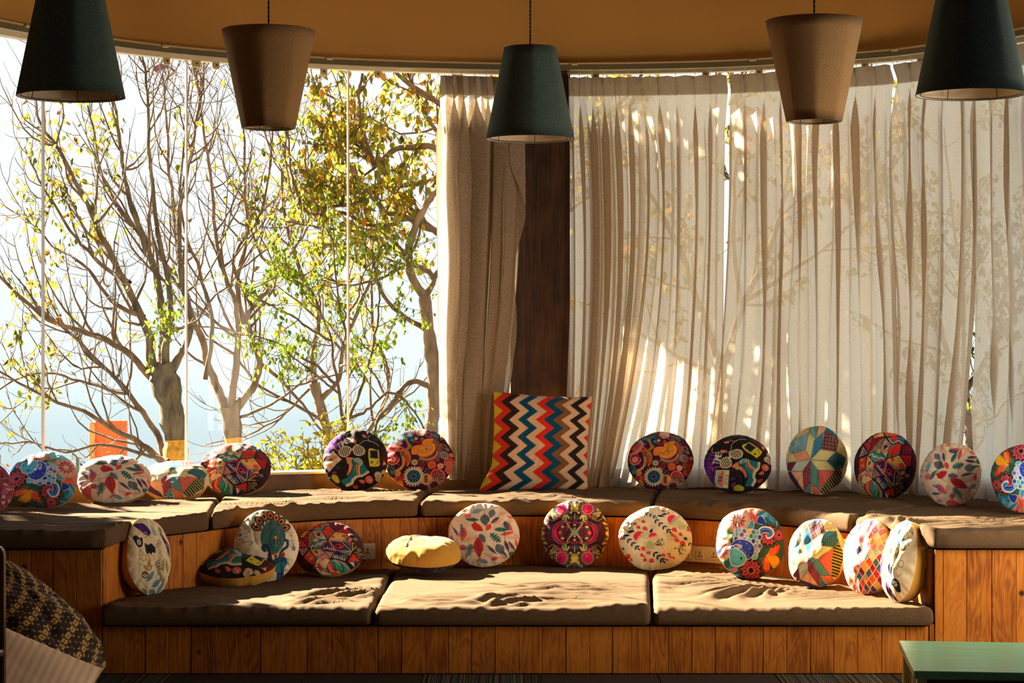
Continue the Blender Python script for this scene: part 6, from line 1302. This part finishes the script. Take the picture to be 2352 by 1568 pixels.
tree('thick-trunked bare tree on the left, ochre-painted base, seen beside the orange sign', 15.0, [(402, 1110, 27), (404, 1010, 26), (392, 930, 29), (378, 870, 34), (368, 840, 30)],
     [lb_([(350, 850), (345, 780), (330, 720), (300, 650), (240, 520), (190, 440), (150, 360), (118, 300), (95, 240)], 13, 2), lb_([(372, 850), (372, 760), (362, 680), (330, 560), (285, 450), (258, 350), (245, 230), (235, 120)], 13, 2),
      lb_([(350, 870), (290, 800), (200, 755), (120, 725), (30, 640), (-40, 560)], 9, 2, 0, -.5), lb_([(385, 860), (385, 780), (392, 700), (375, 600), (355, 480), (335, 330), (320, 180), (312, 80)], 11, 2, 0, .3),
      lb_([(395, 850), (425, 760), (408, 650), (398, 480), (415, 350), (428, 240), (436, 120)], 10, 2, 0, .4), lb_([(385, 1068), (330, 1035), (270, 1000), (200, 962), (100, 925), (0, 860)], 9, 2, 0, -.4),
      lb_([(385, 1060), (345, 985), (290, 905), (215, 830), (110, 740), (10, 680)], 9, 2, 0, .3), lb_([(330, 730), (250, 690), (170, 610), (90, 560), (20, 470)], 6, 1.5, .1, .5), lb_([(300, 650), (215, 600), (140, 520), (80, 420), (40, 330)], 6, 1.5),
      lb_([(395, 1050), (350, 1040), (250, 1010), (160, 1030), (60, 1010), (-20, 1020)], 5, 1.5, -.2, -.3), lb_([(330, 560), (300, 520), (215, 400), (190, 280), (175, 160)], 6, 1.5, .1, .4), lb_([(290, 905), (180, 880), (90, 860), (0, 900), (-60, 930)], 4, 1.5)],
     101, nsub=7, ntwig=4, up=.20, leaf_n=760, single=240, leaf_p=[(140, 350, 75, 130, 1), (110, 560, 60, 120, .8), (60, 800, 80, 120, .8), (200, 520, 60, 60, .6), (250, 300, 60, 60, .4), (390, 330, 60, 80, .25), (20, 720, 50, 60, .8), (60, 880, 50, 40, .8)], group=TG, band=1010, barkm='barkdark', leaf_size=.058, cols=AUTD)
tree('forked slender tree with an ochre-painted foot, in the middle of the bare windows', 15.6, [(542, 1110, 21), (538, 1030, 20), (532, 970, 22), (528, 935, 24)],
     [lb_([(520, 940), (480, 870), (452, 790), (425, 720), (398, 600), (382, 480), (370, 330), (362, 190)], 12, 2), lb_([(528, 935), (540, 850), (548, 780), (545, 700), (520, 620), (505, 480), (485, 300), (472, 170)], 10, 2), lb_([(538, 940), (575, 880), (588, 820), (560, 745), (575, 700), (615, 660), (650, 600), (690, 500), (700, 400)], 11, 2, 0, .3),
      lb_([(560, 745), (548, 640), (560, 540), (548, 400), (535, 260), (530, 150)], 7, 1.5, 0, .3), lb_([(588, 830), (640, 880), (700, 950), (740, 1010), (800, 1060)], 5, 1.5, .1, .4), lb_([(480, 870), (500, 760), (470, 640), (440, 520), (445, 350), (455, 200)], 6, 1.5, -.2, -.3), lb_([(575, 700), (540, 600), (600, 480), (620, 330), (610, 200)], 5, 1.5), lb_([(530, 960), (600, 930), (680, 880), (770, 850), (850, 820)], 4, 1.2)],
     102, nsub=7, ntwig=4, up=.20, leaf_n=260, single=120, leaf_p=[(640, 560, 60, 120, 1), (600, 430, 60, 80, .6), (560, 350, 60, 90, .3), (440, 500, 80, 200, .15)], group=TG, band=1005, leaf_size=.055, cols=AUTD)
tree('leaning bare tree with two brown stems right of the forked one', 16.0, [(772, 1110, 11), (755, 1010, 11), (740, 950, 12), (722, 880, 12)],
     [lb_([(722, 880), (722, 800), (730, 740), (700, 660), (660, 560), (640, 440), (650, 300), (660, 180)], 8, 2), lb_([(730, 930), (780, 870), (790, 790), (830, 700), (870, 600), (880, 480), (860, 330)], 7, 2), lb_([(745, 960), (680, 920), (600, 880), (560, 820), (520, 800)], 4, 1.5), lb_([(770, 1050), (830, 1000), (870, 930), (880, 850), (850, 760), (840, 640), (820, 500)], 8, 2, .2), lb_([(700, 660), (620, 600), (580, 520), (570, 400)], 5, 1.5), lb_([(722, 880), (640, 960), (560, 1000), (470, 1020)], 3.5, 1.2)],
     103, nsub=6, ntwig=4, up=.16, leaf_n=300, single=100, leaf_p=[(740, 600, 90, 160, 1), (690, 420, 60, 120, .7), (800, 780, 80, 100, .5)], group=TG, leaf_size=.062, cols=AUT)
tree('leafy yellow-green autumn tree whose boughs reach in from beside the linen curtain', 14.6, [(992, 1110, 20), (985, 1010, 19), (998, 930, 16), (996, 850, 16), (985, 760, 14), (975, 680, 13)],
     [lb_([(1060, 420), (1000, 345), (920, 350), (870, 380), (855, 330), (840, 250), (838, 170)], 9, 3), lb_([(1060, 380), (990, 403), (930, 403), (870, 408), (800, 440), (720, 430), (670, 400)], 9, 2.5), lb_([(1050, 300), (1000, 240), (930, 190), (880, 120), (840, 60)], 8, 2), lb_([(1050, 560), (1000, 530), (940, 505), (890, 480), (840, 420), (790, 330), (760, 230)], 9, 2), lb_([(975, 680), (990, 640), (930, 600), (860, 560), (800, 540), (720, 530), (650, 520)], 8, 2),
      lb_([(995, 885), (940, 880), (905, 920), (880, 960), (870, 1000)], 7, 3), lb_([(975, 680), (940, 600), (960, 500), (1000, 430), (1080, 360), (1180, 300)], 11, 5), lb_([(1000, 430), (1090, 250), (1200, 130), (1320, 20)], 9, 3), lb_([(985, 760), (900, 700), (850, 620), (780, 560), (730, 470), (700, 330)], 6, 2), lb_([(1080, 360), (1000, 300), (960, 220), (930, 120), (920, 0)], 6, 2), lb_([(1180, 300), (1300, 330), (1420, 250), (1500, 150)], 7, 3), lb_([(960, 500), (860, 520), (770, 480), (700, 470), (660, 350), (670, 250)], 5, 2), lb_([(990, 640), (1100, 560), (1250, 520), (1400, 420)], 7, 3), lb_([(1000, 530), (920, 440), (830, 300), (790, 220), (720, 170)], 5, 2), lb_([(940, 605), (870, 640), (800, 650), (730, 620)], 4, 2)],
     104, nsub=6, ntwig=4, sub_len=(.3, .75), leaf_n=3300, single=290, leaf_p=[(880, 400, 150, 220, 1), (940, 250, 120, 120, .7), (760, 330, 70, 150, .8), (740, 520, 90, 80, .4), (950, 650, 70, 120, .35), (1300, 350, 200, 260, .8)], group=TG, leaf_size=.062, cols=AUT + [(170, 180, 50), (190, 190, 60), (206, 160, 50)], barkm='bark')
tree('bright green young shrub-tree with long fresh leafy shoots before the bare trees', 14.2, [(812, 1110, 8), (806, 1040, 7), (795, 980, 7)],
     [lb_([(795, 980), (775, 880), (760, 780), (735, 700), (700, 640), (660, 620), (590, 650)], 4, 1.5), lb_([(795, 980), (800, 860), (790, 740), (770, 620), (760, 520)], 4, 1.5), lb_([(795, 980), (835, 880), (860, 800), (880, 700), (860, 600)], 4, 1.5), lb_([(775, 880), (720, 830), (660, 790), (600, 760), (520, 745), (430, 738), (395, 745)], 3.5, 1.2), lb_([(760, 780), (700, 740), (640, 700), (570, 660)], 3, 1.2), lb_([(800, 960), (850, 930), (900, 900), (950, 950), (985, 1000)], 4, 1.5), lb_([(790, 740), (830, 680), (850, 620), (900, 570)], 3, 1.2), lb_([(775, 900), (730, 870), (680, 830), (650, 800)], 3, 1.2)],
     105, nsub=6, ntwig=4, sub_len=(.15, .4), up=.05, leaf_n=1900, single=200, leaf_size=.042, cols=GRN, group=None, twig_r=.0022, name='leafy_shrub', cat='shrub')
# taller tree added so its crown above the frame shades the drapes
tree('tall leafy tree added behind the bunched curtain, its crown above the window head shading the drapes', 14.6, [(1085, 1110, 20), (1080, 700, 18), (1060, 300, 15), (1040, 60, 12)],
     [lb_([(1040, 60), (900, -60), (760, -120), (600, -160), (430, -150)], 10, 3), lb_([(1040, 60), (880, 20), (740, 10), (620, -20), (500, -40)], 8, 3), lb_([(1050, 150), (900, 110), (800, 70), (700, 60), (600, 40)], 6, 2, .1, .2), lb_([(900, -60), (760, -220), (620, -330), (480, -380)], 8, 3), lb_([(1040, 60), (960, -150), (840, -320), (700, -440)], 9, 3), lb_([(760, -120), (640, -260), (520, -280), (400, -260)], 6, 2, .3), lb_([(1040, 60), (1050, -150), (1150, -300)], 8, 3), lb_([(880, 20), (760, -60), (640, -90), (540, -100)], 5, 2, -.3)],
     111, nsub=9, ntwig=4, sub_len=(.3, .8), up=-.03, leaf_n=7500, single=0, leaf_size=.085, cols=AUT, leaf_p=[(620, -150, 190, 190, 1), (800, 60, 90, 120, .25)])
# the trees that stand behind the drawn curtains
tree('shadowy leafy tree glimpsed in the gaps between the drawn curtains', 15.4, [(1660, 1110, 16), (1670, 950, 15), (1655, 850, 14)],
     [lb_([(1655, 850), (1600, 700), (1540, 560), (1470, 420), (1420, 260)], 10, 3), lb_([(1655, 850), (1700, 700), (1760, 560), (1800, 400), (1830, 200)], 10, 3), lb_([(1655, 870), (1560, 820), (1460, 760), (1380, 680)], 7, 2), lb_([(1700, 700), (1850, 600), (1980, 480), (2080, 330)], 7, 2), lb_([(1700, 700), (1680, 500), (1690, 300), (1700, 120)], 7, 2)],
     106, nsub=5, ntwig=3, leaf_n=1500, single=40, group=None, leaf_size=.075, cols=OLV)
tree('dark olive tree behind the right-hand curtains, its leaves in the low gap', 14.4, [(2220, 1130, 14), (2230, 1000, 13), (2215, 900, 12)],
     [lb_([(2215, 900), (2150, 760), (2080, 600), (2040, 420)], 8, 3), lb_([(2215, 900), (2300, 780), (2380, 640), (2420, 450)], 8, 3), lb_([(2225, 980), (2270, 960), (2300, 920), (2350, 900)], 5, 2), lb_([(2225, 1050), (2250, 1010), (2262, 990), (2290, 960)], 4, 2), lb_([(2215, 900), (2220, 700), (2200, 500), (2180, 300)], 7, 2)],
     107, nsub=6, ntwig=4, leaf_n=1500, single=40, group=None, leaf_size=.06, cols=[(70, 84, 40), (90, 100, 50), (60, 76, 40), (120, 116, 60)])
# an unseen evergreen added to shade the left end of the seats
tree('dense unseen evergreen added left of the frame to shade the seats', 12.6, [(-800, 1380, 40), (-800, 900, 34), (-800, 400, 24)],
     [lb_([(-800, 900), (-920, 700), (-1030, 560)], 14, 4), lb_([(-800, 900), (-700, 700), (-620, 560)], 14, 4), lb_([(-800, 700), (-900, 400), (-980, 160)], 12, 4), lb_([(-800, 700), (-710, 420), (-660, 160)], 12, 4), lb_([(-800, 500), (-800, 200), (-800, -60)], 12, 3), lb_([(-800, 800), (-800, 650), (-740, 450)], 10, 3, .3), lb_([(-800, 1000), (-700, 900), (-600, 830)], 10, 3, .2), lb_([(-800, 1000), (-900, 900), (-980, 830)], 10, 3, -.2)],
     110, nsub=9, ntwig=3, leaf_n=5600, single=0, leaf_size=.12, cols=[(60, 84, 40), (80, 100, 50)], name='shade_evergreen')
# low bushes at the window foot
def bush(label, px0, px1, pyt, Y, n, size, cols, seed, dens=16):
    rs = np.random.default_rng(seed); s = Y / F; xc = ((px0 + px1) / 2 - CX) * s; root = thing('low_bush', label, 'bush', (xc, Y, 0), group=None)
    half = (px1 - px0) / 2 * s; ht = EYE - (pyt - CY) * s; b = Bag(); A = []
    for k in range(dens):
        a = rs.uniform(-1, 1); d = np.array([a * .55, rs.uniform(-.3, .3), 1.0]); st = grow(rs, (a * half * .5, rs.uniform(-.1, .1), 0), d, ht * rs.uniform(.7, 1.12) * (1 - .25 * a * a), 9, .04, .10); b.tube(st, np.linspace(.008, .002, 10), 5); A += list(st[4:])
        for q in range(9):
            i = rs.integers(3, 9); c5 = grow(rs, st[i], rs.normal(0, 1, 3) * [1, .6, .5] + [0, 0, .5], rs.uniform(.1, .3), 5, .05, .2); b.tube(c5, np.linspace(.003, .0015, 6), 3); A += list(c5[1:])
    o = link('stems', b.mesh('stems', M['twig']), root); o['kind'] = 'stuff'
    A = np.array(A); A = A[A[:, 2] > ht * .5]; pos = A[rs.integers(0, len(A), n)] + rs.normal(0, .02, (n, 3)); o = link('foliage', leaves_mesh('foliage', pos, size, cols, rs, (.3, 2.6)), root); o['kind'] = 'stuff'
bush('bright yellow-green bush right behind the black retro cushion', 700, 850, 985, 13.6, 2600, .045, YEL, 201, 34)
bush('fresh green bush behind the paisley cushion', 850, 1010, 985, 13.8, 2000, .04, GRN, 202, 30)
bush('olive green low bush under the forked tree', 610, 730, 1028, 14.0, 1500, .036, GRN + YEL + OLV, 203, 26)
bush('sparse dry shrub behind the fish cushion at the lower left', 40, 170, 1035, 15.0, 60, .035, OLV, 204, 7)

# orange sign and post, paraglider
M['orange'] = plain('orange_sign_paint', (0.86, 0.16, 0.05), rough=0.6, noise=0.15, scale=6)
M['orangelt'] = plain('lighter_orange_side', (0.95, 0.36, 0.14), rough=0.6, noise=0.1, scale=6)  # lighter orange than the board, for the left side panel
M['pale'] = plain('pale_lettering', (0.85, 0.55, 0.42), rough=0.6, noise=0.05)
Ys = 18.0; ss = Ys / F
sg = thing('orange_sign', 'tall orange sign board standing outside behind the left bare tree', 'sign', ((248 - CX) * ss, Ys, 0))
x0, x1 = -38 * ss, 42 * ss
bm = box_vf(x0 + 9 * ss, x1, 0, .06, .12, EYE - (966 - CY) * ss, .004); link('sign_board', bm_mesh('sign_board', bm, M['orange']), sg)
box('side_panel', sg, M['orangelt'], x0 - 4 * ss, x0 + 9 * ss, -.03, .05, .12, EYE - (969 - CY) * ss, .004)
for q in (-.8, .8): box('post', sg, M['barkdark'], q * .12 - .02, q * .12 + .02, .0, .05, 0, .14)
for i, ch in enumerate(([(0, 0, .5, 1), (.5, 1, 1, 0), (.22, .4, .78, .4)], [(0, 0, .5, 1), (.5, 1, 1, 0), (.22, .4, .78, .4)], [(0, 0, 0, 1), (0, 1, .8, .8), (.8, .8, 0, .5), (.1, .5, .9, 0)], [(0, 0, 0, 1), (0, 0, .8, 0)])):
    b = Bag()
    for (a, c, d, e_) in ch: b.tube(np.array([(a * .016, 0, c * .026), (d * .016, 0, e_ * .026)]), .0022, 4)
    link('letter', b.mesh('letter', M['pale'], False), sg, ((6 + i * 9) * ss, -.003, EYE - (1051 - CY) * ss))
M['wing'] = plain('red_wing', (0.60, 0.10, 0.12), rough=0.7, noise=0.1); M['wingd'] = plain('violet_wing', (0.25, 0.17, 0.24), rough=0.7, noise=0.1)
pg = thing('paraglider_wing', 'tiny dark red paraglider wing high in the sky beside the left lampshade', 'paraglider', tuple(at(379, 158, 60)))
sp_ = 60 / F
for half, (a0, a1) in ((0, (2.95, 1.55)), (1, (1.55, .25))):
    t = np.linspace(a0, a1, 16); V = []
    for q in t:
        w_ = (.25 + .75 * abs(math.cos(q)) ** .5) * 3.4 * sp_ * (1.15 if half == 0 else .7)
        for k in range(8):
            b_ = k * math.pi / 4; V.append((21 * sp_ * math.cos(q) + w_ * .9 * math.cos(q) * math.cos(b_), .5 * math.sin(b_), (-9 + 15 * math.sin(q)) * sp_ + w_ * math.sin(q) * math.cos(b_)))
    link('wing_half', mesh('wing_half', V, np.array([(i * 8 + k, i * 8 + (k + 1) % 8, (i + 1) * 8 + (k + 1) % 8, (i + 1) * 8 + k) for i in range(15) for k in range(8)]), M['wing'] if half == 0 else M['wingd'], True), pg)
M['postm'] = plain('dark_post', (0.10, 0.14, 0.12), rough=0.7)
pp = box('garden_post', None, M['postm'], -.012, .012, -.012, .012, 0, EYE - (1048 - CY) * 17 / F, .003); pp.location = ((178 - CX) * 17 / F, 17, 0); tag(pp, 'thin dark post outside between the fish and leaf cushions', 'post')

# ------------------------------------------------------------------ bean bag, throw pillow, chair, table
def beanbag():
    nt_, nh = 340, 200; th = np.linspace(0, 2 * math.pi, nt_, endpoint=False); h = np.linspace(0, 1, nh); T, H = np.meshgrid(th, h, indexing='ij')
    rp = np.interp(h, [0, .02, .08, .18, .3, .45, .6, .75, .88, .96, 1.0], [.0, .25, .38, .435, .425, .36, .28, .20, .125, .06, .0]); zp = np.interp(h, [0, .02, .08, .18, .3, .45, .6, .75, .88, .96, 1], [0, .0, .035, .13, .24, .35, .43, .50, .56, .595, .60])
    x = rp[None, :] * np.cos(T); y = rp[None, :] * np.sin(T) * .92; z = np.broadcast_to(zp[None, :], T.shape).copy()
    g = .012 * -np.exp(-(((T * 6 / (2 * math.pi) + .25) % 1 - .5) / .05) ** 2) * np.sin(np.pi * H)
    f = (fbm(np.cos(T) * 1.6 + 3 + H, np.sin(T) * 1.6 + 3 + H * 2, 3, 71) - .5) * .10 * np.sin(np.pi * H) + g - .022 * np.maximum(0, 1 - np.abs(2 * vnoise(T * 1.1 + H * 2.4, H * 3.2, 72) - 1)) ** 4 * sstep(.05, .3, H)
    nx, ny = np.cos(T), np.sin(T); x = x + nx * f; y = y + ny * f; x = x - .05 * sstep(.3, 1, H); z = z + .3 * f
    root = thing('bean_bag', 'brown bean bag with cream ikat squares slumped on the floor at the left', 'bean bag', (X(14, 9.22), 9.24, .002))
    P = np.stack([x, y, z], -1).reshape(-1, 3); me = mesh('bag_cover', P, grid_faces(nt_, nh, True), M['print'], True)
    u = (T * .40).ravel(); v = (arclen(np.column_stack([rp, zp]))[None, :] + 0 * T).ravel()
    c = np.tile(lin((58, 40, 30)), (len(u), 1)); A_ = u * .82 + v * .57; B_ = -u * .57 + v * .82
    def mark(per_a, per_b, oa, ob, wa, wb, col, slit=0):
        a = ((A_ + oa) / per_a) % 1 - .5; b = ((B_ + ob) / per_b) % 1 - .5; a = a * per_a; b = b * per_b; d = np.maximum(np.abs(a) / wa, np.abs(b) / wb) + .12 * np.sin(a * 900) * 0
        k = np.clip((1 - d) * 6 + .5, 0, 1)[:, None]; c[:] = c * (1 - k) + lin(col) * k
        if slit: k = np.clip((1 - np.hypot(a / (wa * .3), b / (wb * .45))) * 4 + .5, 0, 1)[:, None]; c[:] = c * (1 - k) + lin((58, 40, 30)) * k
    mark(.042, .088, 0, 0, .0145, .0125, (222, 172, 92), 1); mark(.042, .088, .021, .021, .0045, .0045, (214, 176, 120)); mark(.042, .088, .021, -.021, .0045, .0045, (214, 176, 120)); mark(.042, .088, 0, .044, .0022, .007, (200, 158, 104))
    put_colors(me, c); link('bag_cover', me, root)
    b = Bag(); k = int(nt_ * (.055)); 
    for q in range(6):
        i = int(((q + .25) / 6 % 1) * nt_) % nt_
        seam = np.stack([x[i], y[i], z[i]], -1)[8:190:3] * [1.004, 1.004, 1]; b.tube(seam, .0022, 5)
    link('seam_piping', b.mesh('seam_piping', M['carcass']), root)
beanbag()
M['cream'] = None
def striped_cream():
    m, nt, out = newmat('cream_striped_cloth')
    p = N(nt, 'ShaderNodeBsdfPrincipled'); p.inputs['Roughness'].default_value = 0.95; p.inputs['Specular IOR Level'].default_value = 0.1
    tc = N(nt, 'ShaderNodeTexCoord'); sp = N(nt, 'ShaderNodeSeparateXYZ'); L(nt, tc.outputs['Object'], sp.inputs[0])
    ns = N(nt, 'ShaderNodeTexNoise', i_Scale=40.0); L(nt, tc.outputs['Object'], ns.inputs['Vector'])
    ma = N(nt, 'ShaderNodeMath', operation='MULTIPLY_ADD'); ma.inputs[1].default_value = 190.0; L(nt, sp.outputs[0], ma.inputs[0]); L(nt, ns.outputs[0], ma.inputs[2]); si = N(nt, 'ShaderNodeMath', operation='SINE'); L(nt, ma.outputs[0], si.inputs[0])
    h = N(nt, 'ShaderNodeMath', operation='MULTIPLY_ADD'); h.inputs[1].default_value = .5; h.inputs[2].default_value = .5; L(nt, si.outputs[0], h.inputs[0])
    L(nt, ramp(nt, h.outputs[0], [(0.3, (0.74, 0.50, 0.33)), (0.7, (0.86, 0.61, 0.42))]), p.inputs['Base Color']); L(nt, bump(nt, ns.outputs[0], .2, .002), p.inputs['Normal']); L(nt, p.outputs[0], out.inputs[0]); return m
M['cream'] = striped_cream()
def throw_pillow():
    n = 60; a = np.linspace(-1, 1, n); A, B = np.meshgrid(a, a, indexing='ij'); A = A.ravel(); B = B.ravel(); V = []; Fq = []
    root = thing('floor_pillow', 'cream floor pillow with faint stripes leaning on the bean bag', 'pillow', (X(52, 8.45), 8.50, .185), (R(38), R(24), R(6)))
    for i, sg_ in enumerate((1, -1)):
        prof = ((1 - np.abs(A) ** 2.6) * (1 - np.abs(B) ** 2.6)) ** .55; d = sg_ * .07 * prof + (fbm(A + 4, B + 4, 3, 81 + i) - .5) * .03 * prof + .006 * np.sin(A * 30 + B * 8) * np.exp(-((1 - np.abs(B)) / .2) ** 2) * prof
        V.append(np.column_stack([A * .26 * (1 - .05 * (1 - B * B)), B * .22 * (1 - .05 * (1 - A * A)), d])); f = grid_faces(n, n); Fq.append((f if sg_ > 0 else f[:, ::-1]) + i * n * n)
    link('pillow_cover', mesh('pillow_cover', np.concatenate(V), np.concatenate(Fq), M['cream'], True), root)
    t = np.linspace(0, 1, 30); e_ = np.concatenate([np.column_stack([-.26 + .52 * t, np.full(30, -.22), 0 * t]), np.column_stack([np.full(30, .26), -.22 + .44 * t, 0 * t]), np.column_stack([.26 - .52 * t, np.full(30, .22), 0 * t]), np.column_stack([np.full(30, -.26), .22 - .44 * t, 0 * t])])
    e_[:, 0] *= 1 - .05 * (1 - (e_[:, 1] / .22) ** 2); e_[:, 1] *= 1 - .05 * (1 - (e_[:, 0] / .26) ** 2); V_, F_ = tube_vf(e_, .0035, 5); link('piping', mesh('piping', V_, F_, M['cream'], True), root)
throw_pillow()
M['chairwood'] = wood('dark_polished_wood', (0.035, 0.014, 0.008), (0.085, 0.034, 0.018), (0.14, 0.06, 0.032), rough=0.3, grain=.4, spec=.5)
def chair():
    root = thing('wooden_chair', 'dark wooden chair cut off by the left edge, only its rounded back post visible', 'chair', (-1.838, 7.5, 0))
    # right rear post with rounded top seen edge-on, further parts continue out of frame to the left
    def post(x, name):
        b = bmesh.new(); pr = [(-.018, 0), (.018, 0), (.018, .80), (.012, .822), (-.002, .832), (-.018, .835)]
        vs_ = [[b.verts.new((x + a, yy, z)) for a, z in pr] for yy in (-.02, .02)]
        b.faces.new(vs_[0]); b.faces.new(vs_[1][::-1])
        for i in range(6): j = (i + 1) % 6; b.faces.new((vs_[0][i], vs_[1][i], vs_[1][j], vs_[0][j]))
        bmesh.ops.bevel(b, geom=[e for e in b.edges], offset=.004, segments=2, affect='EDGES'); return link(name, bm_mesh(name, b, M['chairwood']), root)
    post(.0, 'leg'); post(-.42, 'leg')
    box('leg', root, M['chairwood'], -.018, .018, -.42, -.385, 0, .44, .003); box('leg', root, M['chairwood'], -.438, -.402, -.42, -.385, 0, .44, .003)
    box('seat', root, M['chairwood'], -.44, .02, -.43, -.02, .44, .465, .006)
    for z in (.55, .65, .75): box('back_slat', root, M['chairwood'], -.402, -.018, -.009, .009, z, z + .06, .003)
    box('stretcher', root, M['chairwood'], -.402, -.018, -.01, .01, .2, .225, .002)
chair()
def painted_wood():
    m, nt, out = newmat('chipped_green_paint')
    tc = N(nt, 'ShaderNodeTexCoord'); n = N(nt, 'ShaderNodeTexNoise', i_Scale=9.0, i_Detail=6.0, i_Roughness=0.7); L(nt, tc.outputs['Object'], n.inputs['Vector'])
    mp = N(nt, 'ShaderNodeMapping'); mp.inputs['Scale'].default_value = (3, 40, 40); L(nt, tc.outputs['Object'], mp.inputs[0]); n2 = N(nt, 'ShaderNodeTexNoise', i_Scale=1.0, i_Detail=4.0); L(nt, mp.outputs[0], n2.inputs['Vector'])
    g = ramp(nt, n2.outputs[0], [(0.3, (0.17, 0.55, 0.29)), (0.7, (0.24, 0.68, 0.38))]); k = ramp(nt, n.outputs[0], [(0.24, (1, 1, 1)), (0.27, (0, 0, 0))])
    mx = N(nt, 'ShaderNodeMix', data_type='RGBA'); L(nt, k, mx.inputs[0]); L(nt, g, mx.inputs[6]); mx.inputs[7].default_value = (0.20, 0.11, 0.06, 1)
    p = N(nt, 'ShaderNodeBsdfPrincipled'); p.inputs['Roughness'].default_value = 0.22; p.inputs['Specular IOR Level'].default_value = 0.6; L(nt, mx.outputs[2], p.inputs['Base Color']); L(nt, bump(nt, n2.outputs[0], .08, .003), p.inputs['Normal']); L(nt, p.outputs[0], out.inputs[0]); return m
M['greenpaint'] = painted_wood(); M['yellowwood'] = wood('yellow_table_leg', (0.30, 0.14, 0.03), (0.60, 0.34, 0.08), (0.75, 0.48, 0.14)); M['darkred'] = plain('dark_red_apron', (0.16, 0.03, 0.015), rough=0.5)
tb = thing('low_table', 'low wooden table painted glossy green, at the lower right corner', 'table', (1.537, 8.30, 0), (0, 0, R(-6.5)))
zt = .378
box('table_top', tb, M['greenpaint'], 0, 1.2, -.77, 0, zt - .030, zt, .003)
for (a, b_) in ((.012, -.035), (1.155, -.035), (.012, -.735), (1.155, -.735)): box('leg', tb, M['yellowwood'], a, a + .036, b_ - .02, b_ + .018, 0, zt - .031, .002)
box('apron', tb, M['darkred'], .05, 1.15, -.052, -.036, zt - .09, zt - .031, .001); box('apron', tb, M['darkred'], .05, 1.15, -.738, -.722, zt - .09, zt - .031, .001)
